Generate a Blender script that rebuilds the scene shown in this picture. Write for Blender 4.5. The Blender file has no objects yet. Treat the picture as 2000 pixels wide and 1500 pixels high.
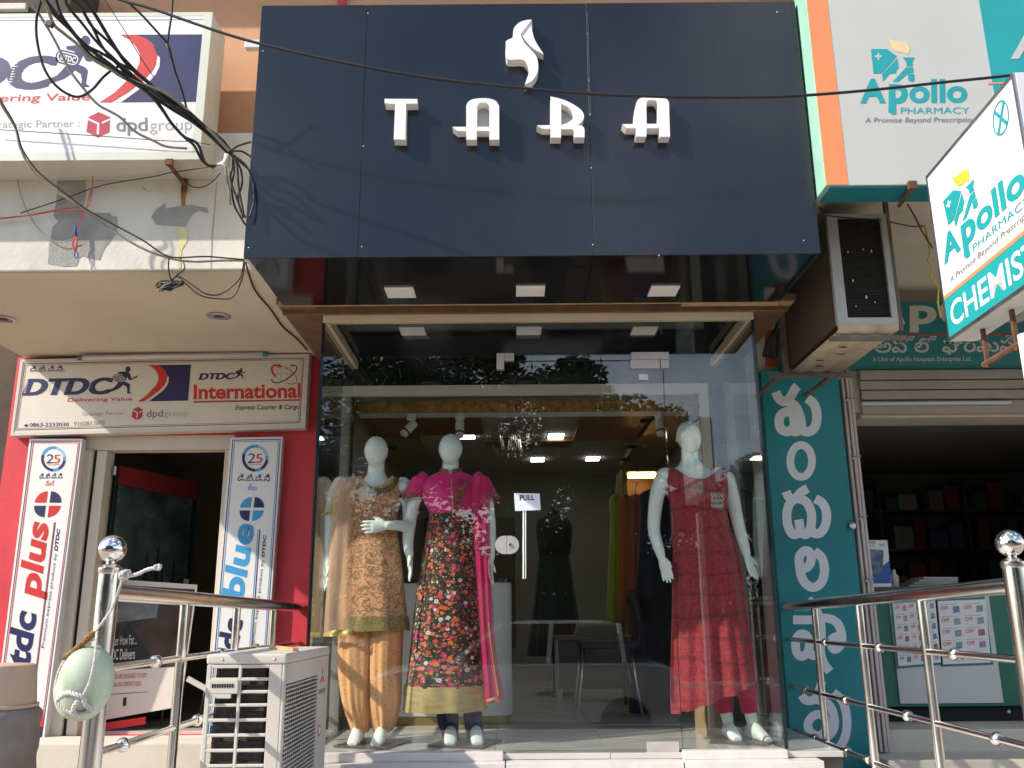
import bpy, bmesh, math, random
from mathutils import Vector, Matrix, noise as mnoise
from mathutils.geometry import tessellate_polygon
random.seed(7)
R = math.radians
SC = bpy.context.scene
COL = SC.collection

# ------------------------------------------------------------------ camera
F_PX, PITCH, ROLL, EYE = 1729.0, R(14.6), R(0.45), 1.55
cam_data = bpy.data.cameras.new('camera')
cam_data.sensor_width = 36.0
cam_data.lens = 36.0 * F_PX / 2000.0
cam_data.clip_start, cam_data.clip_end = 0.05, 2000.0
cam = bpy.data.objects.new('camera', cam_data)
COL.objects.link(cam)
cam.location = (0, 0, EYE)
cam.rotation_euler = (Matrix.Rotation(R(90) + PITCH, 3, 'X') @ Matrix.Rotation(-ROLL, 3, 'Z')).to_euler()
SC.camera = cam

# ------------------------------------------------------------------ light
SUN = Vector((-2.0, -1.0, 1.6)).normalized()          # towards the sun
elev = math.asin(SUN.z)
world = bpy.data.worlds.new('World')
SC.world = world
world.use_nodes = True
wn, wl = world.node_tree.nodes, world.node_tree.links
bg = wn['Background']
sky = wn.new('ShaderNodeTexSky')
sky.sky_type = 'NISHITA'
sky.sun_disc = False
sky.sun_elevation = elev
sky.sun_rotation = math.atan2(SUN.x, SUN.y)
sky.air_density, sky.dust_density, sky.ozone_density = 1.0, .8, 1.6
tc = wn.new('ShaderNodeTexCoord')
cn = wn.new('ShaderNodeTexNoise')
cn.inputs['Scale'].default_value = 3.4
cn.inputs['Detail'].default_value = 6
cr = wn.new('ShaderNodeValToRGB')
cr.color_ramp.elements[0].position = 0.50
cr.color_ramp.elements[1].position = 0.72
cr.color_ramp.elements[1].color = (0.7, 0.7, 0.7, 1)
cm = wn.new('ShaderNodeMixRGB')
cm.inputs['Color2'].default_value = (14, 14, 14.2, 1)
wl.new(tc.outputs['Generated'], cn.inputs['Vector'])
wl.new(cn.outputs['Fac'], cr.inputs['Fac'])
wl.new(cr.outputs['Color'], cm.inputs['Fac'])
wl.new(sky.outputs['Color'], cm.inputs['Color1'])
wl.new(cm.outputs['Color'], bg.inputs['Color'])
bg.inputs['Strength'].default_value = 0.15
sun_data = bpy.data.lights.new('sun', 'SUN')
sun_data.energy = 3.8
sun_data.angle = R(0.7)
sun_data.color = (1.0, 0.93, 0.82)
sun = bpy.data.objects.new('sun', sun_data)
COL.objects.link(sun)
sun.rotation_euler = SUN.to_track_quat('Z', 'Y').to_euler()
sun.location = (-8, -4, 9)
vs = SC.view_settings
vs.view_transform, vs.look, vs.gamma, vs.exposure = 'Standard', 'None', 1.0, 0.56
vs.use_curve_mapping = False
SC.cycles.use_denoising = True
SC.cycles.max_bounces = 10
SC.cycles.transparent_max_bounces = 16
SC.cycles.caustics_reflective = SC.cycles.caustics_refractive = False
SC.cycles.sample_clamp_indirect = 6.0

# ------------------------------------------------------------------ pixel helpers
def ray(x, y):
    u, v = (x - 1000) / F_PX, -(y - 750) / F_PX
    c, s = math.cos(ROLL), math.sin(ROLL)
    u, v = u * c + v * s, -u * s + v * c
    cp, sp = math.cos(PITCH), math.sin(PITCH)
    return Vector((u, cp - v * sp, sp + v * cp))
ORG = Vector((0, 0, EYE))
def P(x, y, X=None, Y=None, Z=None):
    d = ray(x, y)
    t = X / d.x if X is not None else Y / d.y if Y is not None else (Z - EYE) / d.z
    return ORG + d * t
class Plane:
    def __init__(s, p, n): s.p, s.n = Vector(p), Vector(n).normalized()
    def __call__(s, x, y, off=0.0):
        d = ray(x, y)
        return ORG + d * ((s.p + s.n * off - ORG).dot(s.n) / d.dot(s.n))
def YP(y): return Plane((0, y, 0), (0, -1, 0))

# ------------------------------------------------------------------ materials
def lin(h):
    h = h.lstrip('#')
    c = [int(h[i:i + 2], 16) / 255 for i in (0, 2, 4)]
    return tuple(x / 12.92 if x <= .04045 else ((x + .055) / 1.055) ** 2.4 for x in c)
def col4(c):
    if isinstance(c, str): c = lin(c)
    return (c[0], c[1], c[2], 1.0)
MATS = {}
def M(name, c=(.5, .5, .5), rough=.6, metal=0.0, var=.12, scale=5.0, bump=0.0, bscale=60.0, spec=.5,
      dirt=None, damt=.35, dscale=1.6, emit=None, estr=0.0, coat=0.0, sheen=0.0):
    if name in MATS: return MATS[name]
    m = bpy.data.materials.new(name); m.use_nodes = True
    n, l = m.node_tree.nodes, m.node_tree.links
    b = n['Principled BSDF']
    c = col4(c)
    b.inputs['Roughness'].default_value = rough
    b.inputs['Metallic'].default_value = metal
    b.inputs['Specular IOR Level'].default_value = spec
    b.inputs['Coat Weight'].default_value = coat
    b.inputs['Sheen Weight'].default_value = sheen
    t = n.new('ShaderNodeTexCoord')
    out = None
    if var:
        ns = n.new('ShaderNodeTexNoise'); ns.inputs['Scale'].default_value = scale; ns.inputs['Detail'].default_value = 8
        l.new(t.outputs['Object'], ns.inputs['Vector'])
        r = n.new('ShaderNodeValToRGB')
        r.color_ramp.elements[0].position, r.color_ramp.elements[1].position = .3, .7
        r.color_ramp.elements[0].color = tuple(x * (1 - var) for x in c[:3]) + (1,)
        r.color_ramp.elements[1].color = tuple(min(1, x * (1 + var * .7)) for x in c[:3]) + (1,)
        l.new(ns.outputs['Fac'], r.inputs['Fac'])
        out = r.outputs['Color']
        rr = n.new('ShaderNodeMapRange')
        rr.inputs['To Min'].default_value, rr.inputs['To Max'].default_value = max(0, rough - .08), min(1, rough + .1)
        l.new(ns.outputs['Fac'], rr.inputs['Value']); l.new(rr.outputs['Result'], b.inputs['Roughness'])
    if dirt is not None:
        nd = n.new('ShaderNodeTexNoise'); nd.inputs['Scale'].default_value = dscale; nd.inputs['Detail'].default_value = 10
        nd.inputs['Roughness'].default_value = .68
        mp = n.new('ShaderNodeMapping'); mp.inputs['Scale'].default_value = (1, 1, .45)
        l.new(t.outputs['Object'], mp.inputs['Vector']); l.new(mp.outputs['Vector'], nd.inputs['Vector'])
        dr = n.new('ShaderNodeValToRGB')
        dr.color_ramp.elements[0].position, dr.color_ramp.elements[1].position = .48, .72
        dr.color_ramp.elements[1].color = (damt, damt, damt, 1)
        l.new(nd.outputs['Fac'], dr.inputs['Fac'])
        mx = n.new('ShaderNodeMixRGB'); mx.inputs['Color2'].default_value = col4(dirt)
        mx.inputs['Color1'].default_value = c
        if out: l.new(out, mx.inputs['Color1'])
        l.new(dr.outputs['Color'], mx.inputs['Fac'])
        out = mx.outputs['Color']
    if out: l.new(out, b.inputs['Base Color'])
    else: b.inputs['Base Color'].default_value = c
    if bump:
        nb = n.new('ShaderNodeTexNoise'); nb.inputs['Scale'].default_value = bscale; nb.inputs['Detail'].default_value = 4
        bp = n.new('ShaderNodeBump'); bp.inputs['Strength'].default_value = bump; bp.inputs['Distance'].default_value = .01
        l.new(t.outputs['Object'], nb.inputs['Vector']); l.new(nb.outputs['Fac'], bp.inputs['Height'])
        l.new(bp.outputs['Normal'], b.inputs['Normal'])
    if emit is not None:
        b.inputs['Emission Color'].default_value = col4(emit); b.inputs['Emission Strength'].default_value = estr
    MATS[name] = m
    return m
def glass_mat(name, tint=(.86, .93, .90), r0=.05, rough=0.0):
    m = bpy.data.materials.new(name); m.use_nodes = True
    n, l = m.node_tree.nodes, m.node_tree.links
    n.remove(n['Principled BSDF'])
    o = n['Material Output']
    lw = n.new('ShaderNodeLayerWeight'); lw.inputs['Blend'].default_value = .5
    pw = n.new('ShaderNodeMath'); pw.operation = 'POWER'; pw.inputs[1].default_value = 4.5
    ml = n.new('ShaderNodeMath'); ml.operation = 'MULTIPLY_ADD'; ml.inputs[1].default_value = 1 - r0; ml.inputs[2].default_value = r0
    tr = n.new('ShaderNodeBsdfTransparent'); tr.inputs[0].default_value = (*tint, 1)
    gl = n.new('ShaderNodeBsdfGlossy'); gl.inputs['Roughness'].default_value = rough
    mx = n.new('ShaderNodeMixShader')
    l.new(lw.outputs['Facing'], pw.inputs[0]); l.new(pw.outputs[0], ml.inputs[0]); l.new(ml.outputs[0], mx.inputs[0])
    l.new(tr.outputs[0], mx.inputs[1]); l.new(gl.outputs[0], mx.inputs[2]); l.new(mx.outputs[0], o.inputs[0])
    MATS[name] = m
    return m
def sheer_mat(name, c, alpha=.55):
    m = bpy.data.materials.new(name); m.use_nodes = True
    n, l = m.node_tree.nodes, m.node_tree.links
    b = n['Principled BSDF']; b.inputs['Roughness'].default_value = .7
    t = n.new('ShaderNodeTexCoord')
    wv = n.new('ShaderNodeTexNoise'); wv.inputs['Scale'].default_value = 3.0; wv.inputs['Detail'].default_value = 3
    mp = n.new('ShaderNodeMapping'); mp.inputs['Scale'].default_value = (9, 9, .5)
    l.new(t.outputs['Object'], mp.inputs['Vector']); l.new(mp.outputs['Vector'], wv.inputs['Vector'])
    mr = n.new('ShaderNodeMapRange'); mr.inputs['From Min'].default_value = .3; mr.inputs['From Max'].default_value = .7
    mr.inputs['To Min'].default_value = alpha - .15; mr.inputs['To Max'].default_value = min(.98, alpha + .15)
    l.new(wv.outputs['Fac'], mr.inputs['Value']); l.new(mr.outputs['Result'], b.inputs['Alpha'])
    b.inputs['Base Color'].default_value = col4(c)
    MATS[name] = m
    return m

# ------------------------------------------------------------------ mesh builder
class MB:
    def __init__(s): s.v, s.f, s.uv, s.mi = [], [], None, None
    def add(s, vs, fs):
        o = len(s.v); s.v += [Vector(p) for p in vs]; s.f += [tuple(i + o for i in f) for f in fs]; return s
    def box(s, x0, x1, y0, y1, z0, z1):
        vs = [(x, y, z) for z in (z0, z1) for y in (y0, y1) for x in (x0, x1)]
        return s.add(vs, [(0, 2, 3, 1), (4, 5, 7, 6), (0, 1, 5, 4), (2, 6, 7, 3), (0, 4, 6, 2), (1, 3, 7, 5)])
    def obox(s, c, ax, ay, az):
        c, ax, ay, az = Vector(c), Vector(ax), Vector(ay), Vector(az)
        vs = [c + ax * i + ay * j + az * k for k in (-1, 1) for j in (-1, 1) for i in (-1, 1)]
        return s.add(vs, [(0, 2, 3, 1), (4, 5, 7, 6), (0, 1, 5, 4), (2, 6, 7, 3), (0, 4, 6, 2), (1, 3, 7, 5)])
    def sheet(s, outer, holes=()):
        loops = [list(outer)] + [list(h) for h in holes]
        allp = [Vector(p) for q in loops for p in q]
        return s.add(allp, [tuple(t) for t in tessellate_polygon([[Vector(p) for p in q] for q in loops])])
    def prism(s, outer, depth, holes=()):
        """outline (front loop) pushed back by the vector depth"""
        d = Vector(depth)
        loops = [[Vector(p) for p in outer]] + [[Vector(p) for p in h] for h in holes]
        allp = [p for q in loops for p in q]
        tris = [tuple(t) for t in tessellate_polygon(loops)]
        nrm = Vector((0, 0, 0))
        for t in tris:
            a, b, c = (allp[i] for i in t); nrm += (b - a).cross(c - a)
        if nrm.dot(d) > 0: tris = [t[::-1] for t in tris]
        N = len(allp)
        fs = tris + [tuple(i + N for i in t[::-1]) for t in tris]
        o = 0
        for q in loops:
            k = len(q)
            for i in range(k):
                a, b = o + i, o + (i + 1) % k
                fs.append((a, b, b + N, a + N))
            o += k
        s.add(allp + [p + d for p in allp], fs)
        return s
    def tube(s, pts, r, n=8, closed=False, caps=True):
        pts = [Vector(p) for p in pts]
        k = len(pts)
        rs = r if isinstance(r, (list, tuple)) else [r] * k
        up = None; rings = []
        for i in range(k):
            a = pts[(i - 1) % k] if (closed or i > 0) else pts[i]
            b = pts[(i + 1) % k] if (closed or i < k - 1) else pts[i]
            t = (b - a)
            t = t.normalized() if t.length > 1e-9 else Vector((0, 0, 1))
            if up is None:
                up = t.cross(Vector((0, 0, 1)))
                if up.length < .1: up = t.cross(Vector((0, 1, 0)))
                up.normalize()
            up = (up - t * up.dot(t))
            if up.length < 1e-6: up = t.orthogonal()
            up.normalize()
            w = t.cross(up)
            rings.append([pts[i] + (up * math.cos(2 * math.pi * j / n) + w * math.sin(2 * math.pi * j / n)) * rs[i] for j in range(n)])
        fs = []
        for i in range(k if closed else k - 1):
            for j in range(n):
                a, b = i * n + j, i * n + (j + 1) % n
                c = ((i + 1) % k) * n
                fs.append((a, b, c + (j + 1) % n, c + j))
        if caps and not closed:
            fs.append(tuple(reversed(range(n)))); fs.append(tuple((k - 1) * n + j for j in range(n)))
        return s.add([p for q in rings for p in q], fs)
    def loft(s, rings, cap=True, closed=True):
        n = len(rings[0]); fs = []
        for i in range(len(rings) - 1):
            for j in range(n if closed else n - 1):
                a, b = i * n + j, i * n + (j + 1) % n
                fs.append((a, b, b + n, a + n))
        if cap:
            fs.append(tuple(reversed(range(n)))); k = (len(rings) - 1) * n; fs.append(tuple(k + j for j in range(n)))
        return s.add([p for q in rings for p in q], fs)
    def lathe(s, prof, c, n=20, axis=(0, 0, 1)):
        c = Vector(c); q = Vector(axis).to_track_quat('Z', 'Y')
        rings = [[c + q @ Vector((r * math.cos(2 * math.pi * j / n), r * math.sin(2 * math.pi * j / n), z)) for j in range(n)] for r, z in prof]
        return s.loft(rings)
    def ball(s, c, r, n=16, m=10):
        c = Vector(c); rr = r if isinstance(r, (tuple, list)) else (r, r, r)
        rings = []
        for i in range(m + 1):
            a = math.pi * (i + .02) / (m + .04) - math.pi / 2
            rings.append([c + Vector((rr[0] * math.cos(a) * math.cos(2 * math.pi * j / n), rr[1] * math.cos(a) * math.sin(2 * math.pi * j / n), rr[2] * math.sin(a))) for j in range(n)])
        return s.loft(rings)

def spline(pts, sub=6, closed=False):
    pts = [Vector(p) for p in pts]; k = len(pts); out = []
    for i in range(k if closed else k - 1):
        p0 = pts[(i - 1) % k] if (closed or i > 0) else pts[i]
        p1, p2 = pts[i], pts[(i + 1) % k]
        p3 = pts[(i + 2) % k] if (closed or i + 2 < k) else p2
        for j in range(sub):
            t = j / sub
            out.append(.5 * ((2 * p1) + (p2 - p0) * t + (2 * p0 - 5 * p1 + 4 * p2 - p3) * t * t + (3 * p1 - p0 - 3 * p2 + p3) * t ** 3))
    if not closed: out.append(pts[-1])
    return out

def make_obj(name, mb, mat, loc, parent=None, smooth=False, bevel=0.0, seg=2, solid=None):
    me = bpy.data.meshes.new(name)
    o3 = Vector(loc)
    me.from_pydata([tuple(p - o3) for p in mb.v], [], mb.f)
    bm = bmesh.new(); bm.from_mesh(me)
    if mb.uv is None:
        bmesh.ops.recalc_face_normals(bm, faces=bm.faces)
    if bevel:
        bmesh.ops.bevel(bm, geom=[e for e in bm.edges], offset=bevel, segments=seg, profile=.6, affect='EDGES', clamp_overlap=True)
    bm.to_mesh(me); bm.free()
    if mb.uv is not None:
        ul = me.uv_layers.new(name='UVMap')
        for lp in me.loops: ul.data[lp.index].uv = mb.uv[lp.vertex_index]
    for mm in (mat if isinstance(mat, (list, tuple)) else [mat]): me.materials.append(mm)
    if mb.mi is not None:
        for p, i in zip(me.polygons, mb.mi): p.material_index = i
    if smooth is True:
        for p in me.polygons: p.use_smooth = True
    elif smooth:
        for p in me.polygons: p.use_smooth = True
        me.set_sharp_from_angle(angle=R(smooth))
    o = bpy.data.objects.new(name, me)
    COL.objects.link(o)
    if parent is not None: o.parent = parent
    else: o.location = o3
    return o

class Thing:
    def __init__(s, name, label, cat, loc=(0, 0, 0), group=None):
        s.loc = Vector(loc)
        s.o = bpy.data.objects.new(name, None); COL.objects.link(s.o)
        s.o.location = s.loc; s.o.empty_display_size = .1
        s.o['label'] = label; s.o['category'] = cat
        if group: s.o['group'] = group
    def part(s, name, mb, mat, parent=None, **k):
        return make_obj(name, mb, mat, s.loc, parent or s.o, **k)
def single(name, label, cat, mb, mat, loc, group=None, **k):
    o = make_obj(name, mb, mat, loc, None, **k)
    o['label'] = label; o['category'] = cat
    if group: o['group'] = group
    return o
def struct(name, mb, mat, kind='structure', **k):
    o = make_obj(name, mb, mat, (0, 0, 0), None, **k); o['kind'] = kind
    return o

# text mesh in font units -> list of verts / faces
_tc = {}
def text_geo(body, bold=0.0):
    key = (body, bold)
    if key in _tc: return _tc[key]
    cu = bpy.data.curves.new('txt', 'FONT'); cu.body = body; cu.size = 1.0; cu.offset = bold
    cu.resolution_u = 4; cu.fill_mode = 'FRONT'
    ob = bpy.data.objects.new('txt', cu); COL.objects.link(ob)
    dg = bpy.context.evaluated_depsgraph_get()
    me = bpy.data.meshes.new_from_object(ob.evaluated_get(dg))
    vs = [v.co.copy() for v in me.vertices]; fs = [tuple(p.vertices) for p in me.polygons]
    bpy.data.objects.remove(ob); bpy.data.curves.remove(cu); bpy.data.meshes.remove(me)
    _tc[key] = (vs, fs)
    return vs, fs
CAPH = max(v.y for v in text_geo('H')[0])

class Print:
    """flat print on a sign face: pixel tracing on the plane of that face"""
    def __init__(s, thing, plane, crop=(0, 0, 1), parent=None):
        s.t, s.pl, s.c, s.parent = thing, plane, crop, parent
    def at(s, p, off=.0015):
        x0, y0, k = s.c
        return s.pl(x0 + p[0] / k, y0 + p[1] / k, off)
    def poly(s, name, pts, mat, off=.0015, holes=(), smooth=0):
        if smooth: pts = [(p.x, p.y) for p in spline([(a, b, 0) for a, b in pts], smooth, True)]
        mb = MB().sheet([s.at(p, off) for p in pts], [[s.at(p, off) for p in h] for h in holes])
        return s.t.part(name, mb, mat, s.parent)
    def text(s, body, p0, p1, pc, mat, bold=0.0, off=.0015, name='lettering', cap=None, extrude=0):
        vs, fs = text_geo(body, bold)
        if not vs: return
        x0, x1 = min(v.x for v in vs), max(v.x for v in vs)
        h = cap or CAPH
        A, B, C = s.at(p0, off), s.at(p1, off), s.at(pc, off)
        eu, ev = (B - A) / (x1 - x0), (C - A) / h
        mb = MB().add([A + eu * (v.x - x0) + ev * v.y for v in vs], fs)
        return s.t.part(name, mb, mat, s.parent)
    def heavy(s, body, p0, p1, pc, mat, bold, w, off=.0015, **k):
        for i, d in enumerate((-w, 0, w)):
            s.text(body, (p0[0] + w + d * 1.0, p0[1]), (p1[0] - w + d, p1[1]), (pc[0] + w + d, pc[1]), mat, bold, off + i * 1.5e-4, **k)
    def stroke(s, name, paths, width, mat, off=.0015, sub=5):
        """paths of pixel points with a constant pixel width, one mesh"""
        mb = MB()
        for pts in paths:
            closed = len(pts) > 2 and pts[0] == pts[-1]
            q = [(p.x, p.y) for p in spline([(a, b, 0) for a, b in (pts[:-1] if closed else pts)], sub if len(pts) > 2 else 1, closed)]
            if closed: q.append(q[0])
            k = len(q); L, Rr = [], []
            for i in range(k):
                a = q[i - 1] if i else (q[-2] if closed else q[0]); b = q[i + 1] if i < k - 1 else (q[1] if closed else q[-1])
                dx, dy = b[0] - a[0], b[1] - a[1]; n = math.hypot(dx, dy) or 1
                nx, ny = -dy / n * width / 2, dx / n * width / 2
                L.append(s.at((q[i][0] + nx, q[i][1] + ny), off)); Rr.append(s.at((q[i][0] - nx, q[i][1] - ny), off))
                off += 2e-6
            mb.add(L + Rr, [(i, i + 1, k + i + 1, k + i) for i in range(k - 1)])
            off += .0002
        return s.t.part(name, mb, mat, s.parent)
def ell(cx, cy, rx, ry, n=28, a0=0, a1=360):
    return [(cx + rx * math.cos(R(a0 + (a1 - a0) * i / n)), cy + ry * math.sin(R(a0 + (a1 - a0) * i / n))) for i in range(n + (0 if abs(a1 - a0) >= 360 else 1))]

FL = 0.86       # shop floor level above the street
# ------------------------------------------------------------------ material library
m_road = M('asphalt', (.075, .072, .068), .9, var=.3, scale=14, bump=.5, bscale=160)
m_dust = M('dusty_concrete', (.42, .36, .29), .9, var=.25, scale=3, bump=.4, bscale=70, dirt=(.2, .16, .12), damt=.5)
m_conc = M('grey_concrete', (.30, .28, .25), .9, var=.2, scale=4, bump=.4, bscale=60, dirt=(.15, .13, .11), damt=.5)
m_peach = M('peach_paint', (.66, .36, .20), .85, var=.08, scale=2.5, bump=.15, bscale=45, dirt=(.42, .25, .16), damt=.35, dscale=1.2)
m_white_wall = M('white_limewash', (.74, .71, .64), .9, var=.07, scale=3, bump=.25, bscale=40, dirt=(.45, .40, .32), damt=.55, dscale=2.2)
m_ceil = M('beige_ceiling_paint', (.66, .56, .43), .9, var=.05, scale=2, bump=.12, bscale=50, dirt=(.48, .40, .30), damt=.3, dscale=1.3)
m_patch = M('bare_plaster', (.36, .35, .33), .95, var=.12, scale=12, bump=.4, bscale=60)
m_rust_stain = M('rust_stain', (.42, .16, .04), .9, var=.35, scale=20)
m_yellow_stain = M('yellowed_paint', (.74, .64, .36), .9, var=.1, scale=20)
m_red_wall = M('red_paint', (.66, .045, .06), .5, var=.12, scale=2.2, bump=.12, bscale=50, dirt=(.42, .03, .035), damt=.4)
m_cream_wall = M('cream_paint', (.66, .60, .50), .9, var=.06, scale=2.5, bump=.15, bscale=50, dirt=(.4, .34, .26), damt=.35)
m_darkwall = M('dark_brown_finish', (.10, .075, .055), .95, var=.3, scale=5, bump=.4)  # on the neighbouring wall this colour carries the shade of a recess
m_navy_panel = M('navy_composite_panel', (.011, .013, .020), .20, var=.05, scale=2, spec=.5, coat=.12, dirt=(.030, .030, .032), damt=.35, dscale=.9)
m_black_gloss = M('black_gloss_panel', (.008, .007, .007), .05, var=.05, scale=2, spec=.7)
m_letter = M('white_acrylic', (.86, .83, .80), .4, var=.02, scale=6)
m_letter_back = M('grey_acrylic', (.45, .47, .47), .3, var=.05)
m_cream_metal = M('cream_sheet_metal', (.62, .58, .49), .5, var=.08, scale=6, dirt=(.35, .28, .2), damt=.35)
m_flex = M('white_flex_print', (.82, .81, .80), .45, var=.03, scale=3, bump=.04, bscale=12, dirt=(.6, .57, .52), damt=.25)
m_flex_old = M('aged_white_print', (.72, .68, .60), .4, var=.03, scale=3, bump=.04, bscale=10, dirt=(.5, .45, .38), damt=.25)
m_pale = M('pale_grey_print', (.54, .54, .51), .4, var=.04, scale=2, bump=.05, bscale=10, dirt=(.52, .50, .46), damt=.3, dscale=3)
m_navy = M('navy_print', (.022, .022, .10), .4, var=.08)
m_redp = M('red_print', (.62, .035, .03), .4, var=.06)
m_purple = M('thin_purple_print', (.32, .10, .25), .4, var=.05)
m_blue = M('sky_blue_print', (.06, .34, .66), .4, var=.05)
m_greyp = M('grey_print', (.20, .20, .21), .4, var=.05)
m_lgreyp = M('light_grey_print', (.38, .37, .37), .4, var=.05)
m_blackp = M('black_print', (.02, .02, .022), .4, var=.05)
m_dpd = M('crimson_print', (.50, .03, .06), .4, var=.05)
m_teal = M('teal_print', (.010, .20, .22), .4, var=.06, scale=2)
m_teal_bright = M('bright_teal_print', (.015, .34, .36), .4, var=.04)
m_mint = M('mint_paint', (.30, .58, .46), .7, var=.12, scale=10, dirt=(.5, .52, .34), damt=.6, dscale=3, bump=.2)
m_orange = M('orange_print', (.80, .28, .11), .45, var=.05)
m_yellow = M('yellow_print', (.85, .55, .05), .45, var=.08, scale=9)
m_pale_yellow = M('faded_yellow_print', (.78, .62, .32), .45, var=.08, scale=9)
m_tan_print = M('grey_white_print', (.60, .57, .53), .4, var=.04)
m_chrome = M('polished_steel', (.80, .77, .73), .18, 1.0, var=.06, scale=9)
m_mirror = M('mirror_steel', (.82, .80, .77), .035, 1.0, var=.02, scale=9)
m_brushed = M('brushed_aluminium', (.62, .61, .60), .34, 1.0, var=.06, scale=14)
m_satin = M('satin_fitting_steel', (.66, .60, .58), .42, .6, var=.05, scale=14)
m_alu_white = M('white_aluminium', (.75, .75, .74), .35, .2, var=.05)
m_iron = M('rusty_iron', (.15, .075, .045), .85, .3, var=.4, scale=18, bump=.4, dirt=(.30, .12, .04), damt=.7, dscale=8)
m_oldpaint = M('old_grey_iron', (.22, .19, .16), .8, .3, var=.3, scale=14, bump=.3, dirt=(.25, .11, .05), damt=.7, dscale=6)
m_wood = M('raw_plywood', (.21, .11, .055), .8, var=.25, scale=9, bump=.2, dirt=(.11, .06, .03), damt=.5)
m_wood_light = M('pale_batten_wood', (.52, .33, .16), .75, var=.2, scale=12, bump=.2)
m_channel = M('cream_channel', (.84, .70, .49), .5, var=.05)
m_panel_off = M('frosted_diffuser', (.90, .85, .82), .35, var=.03)
m_tile = M('pale_vitrified_tile', (.60, .58, .53), .16, var=.06, scale=3, spec=.5)
m_step = M('white_stone_step', (.74, .70, .67), .35, var=.06, scale=3, dirt=(.42, .36, .30), damt=.4, dscale=3)
m_grout = M('dark_grout', (.16, .14, .12), .9, var=.2)
m_wire = M('black_cable_rubber', (.016, .015, .014), .5, var=.3, scale=30)
m_wire_tan = M('tan_cable', (.30, .25, .18), .6, var=.25, scale=30)
m_wire_grey = M('grey_cable', (.32, .30, .29), .6, var=.2, scale=30)
m_wire_red = M('red_thread', (.60, .08, .07), .8, var=.2, scale=30)
m_wire_yellow = M('yellow_cable', (.70, .52, .06), .6, var=.2, scale=30)
m_pvc = M('white_conduit', (.72, .71, .68), .5, var=.08)
m_ac = M('ivory_ac_casing', (.62, .58, .52), .5, var=.05, scale=4, dirt=(.45, .38, .30), damt=.4, dscale=3)
m_coil = M('condenser_fins', (.055, .05, .042), .5, .4, var=.4, scale=40, bump=.5, bscale=200)
m_dark = M('dark_void', (.02, .018, .016), .9, var=.3)
m_gourd = M('ash_gourd_skin', (.44, .53, .39), .6, var=.16, scale=14, dirt=(.64, .66, .58), damt=.75, dscale=7, bump=.12, bscale=40)
m_rope = M('white_rope', (.66, .63, .60), .8, var=.2, scale=60, bump=.5, bscale=200)
m_coir = M('brown_coir', (.30, .17, .06), .95, var=.4, scale=60, bump=.6, bscale=160)
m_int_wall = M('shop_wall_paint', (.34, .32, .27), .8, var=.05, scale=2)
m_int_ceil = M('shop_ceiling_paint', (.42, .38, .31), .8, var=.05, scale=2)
m_int_white = M('laminate_white', (.66, .66, .64), .3, var=.04, scale=2)
m_orange_lam = M('orange_wood_laminate', (.22, .09, .03), .4, var=.25, scale=5)
m_gold = M('gold_strip', (.32, .22, .08), .35, .3, var=.15, scale=8)
m_frame_white = M('white_frame_paint', (.62, .60, .55), .5, var=.05)
m_led = M('lit_led_panel', (.9, .9, .9), .4, var=0, emit=(1, .98, .95), estr=9.0)
m_warm = M('lit_warm_lamp', (.9, .8, .6), .4, var=0, emit=(1, .62, .22), estr=14.0)
m_mann = M('pale_mannequin_gloss', (.80, .84, .78), .25, var=.03, scale=3, spec=.5)
m_black_plastic = M('black_plastic', (.02, .02, .02), .4, var=.1)
m_card = M('brown_cardboard', (.36, .24, .13), .85, var=.1, scale=6)
m_green = M('green_laminate', (.03, .18, .115), .4, var=.15, scale=4, dirt=(.01, .10, .07), damt=.7, dscale=4)
m_shutter = M('shutter_steel', (.40, .34, .29), .55, .2, var=.1, scale=6, dirt=(.2, .15, .11), damt=.5)
m_gate = M('lilac_gate_paint', (.62, .52, .50), .55, .1, var=.12, scale=9, dirt=(.25, .17, .13), damt=.5, dscale=5)
m_glass = glass_mat('shop_glass', (.965, .985, .975), .06)
m_glass_edge = M('green_glass_edge', (.008, .028, .032), .1, var=.1)
m_leaf = M('leaf_green', (.055, .10, .022), .55, var=.5, scale=1.2)
m_leaf2 = M('leaf_dark_green', (.035, .07, .018), .55, var=.5, scale=1.2)
m_bark = M('bark', (.10, .075, .055), .95, var=.4, scale=8, bump=.6, bscale=30)

# ------------------------------------------------------------------ setting
struct('ground', MB().box(-300, 300, -300, 300, -.6, -.012), m_dust)
struct('road', MB().box(-120, 120, -7.6, -.6, -.011, -.004), m_road)
kerb = MB().box(-60, 60, -.6, -.42, -.011, .12)
struct('kerb', kerb, m_conc, bevel=.01)
struct('pavement', MB().box(-60, 60, -.42, 1.55, -.011, .115), m_dust)
# entrance steps and landing of the shop
st = MB()
for i in range(5):
    st.box(-1.34 + .003 * i, 1.71 - .003 * i, 1.55 + i * .27, 4.70, .115 + i * .118, .115 + (i + 1) * .118 - .0005 * i)
struct('entrance_steps', st, m_step)  # steps out of view, kept pale to bounce light onto the mannequins
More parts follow.
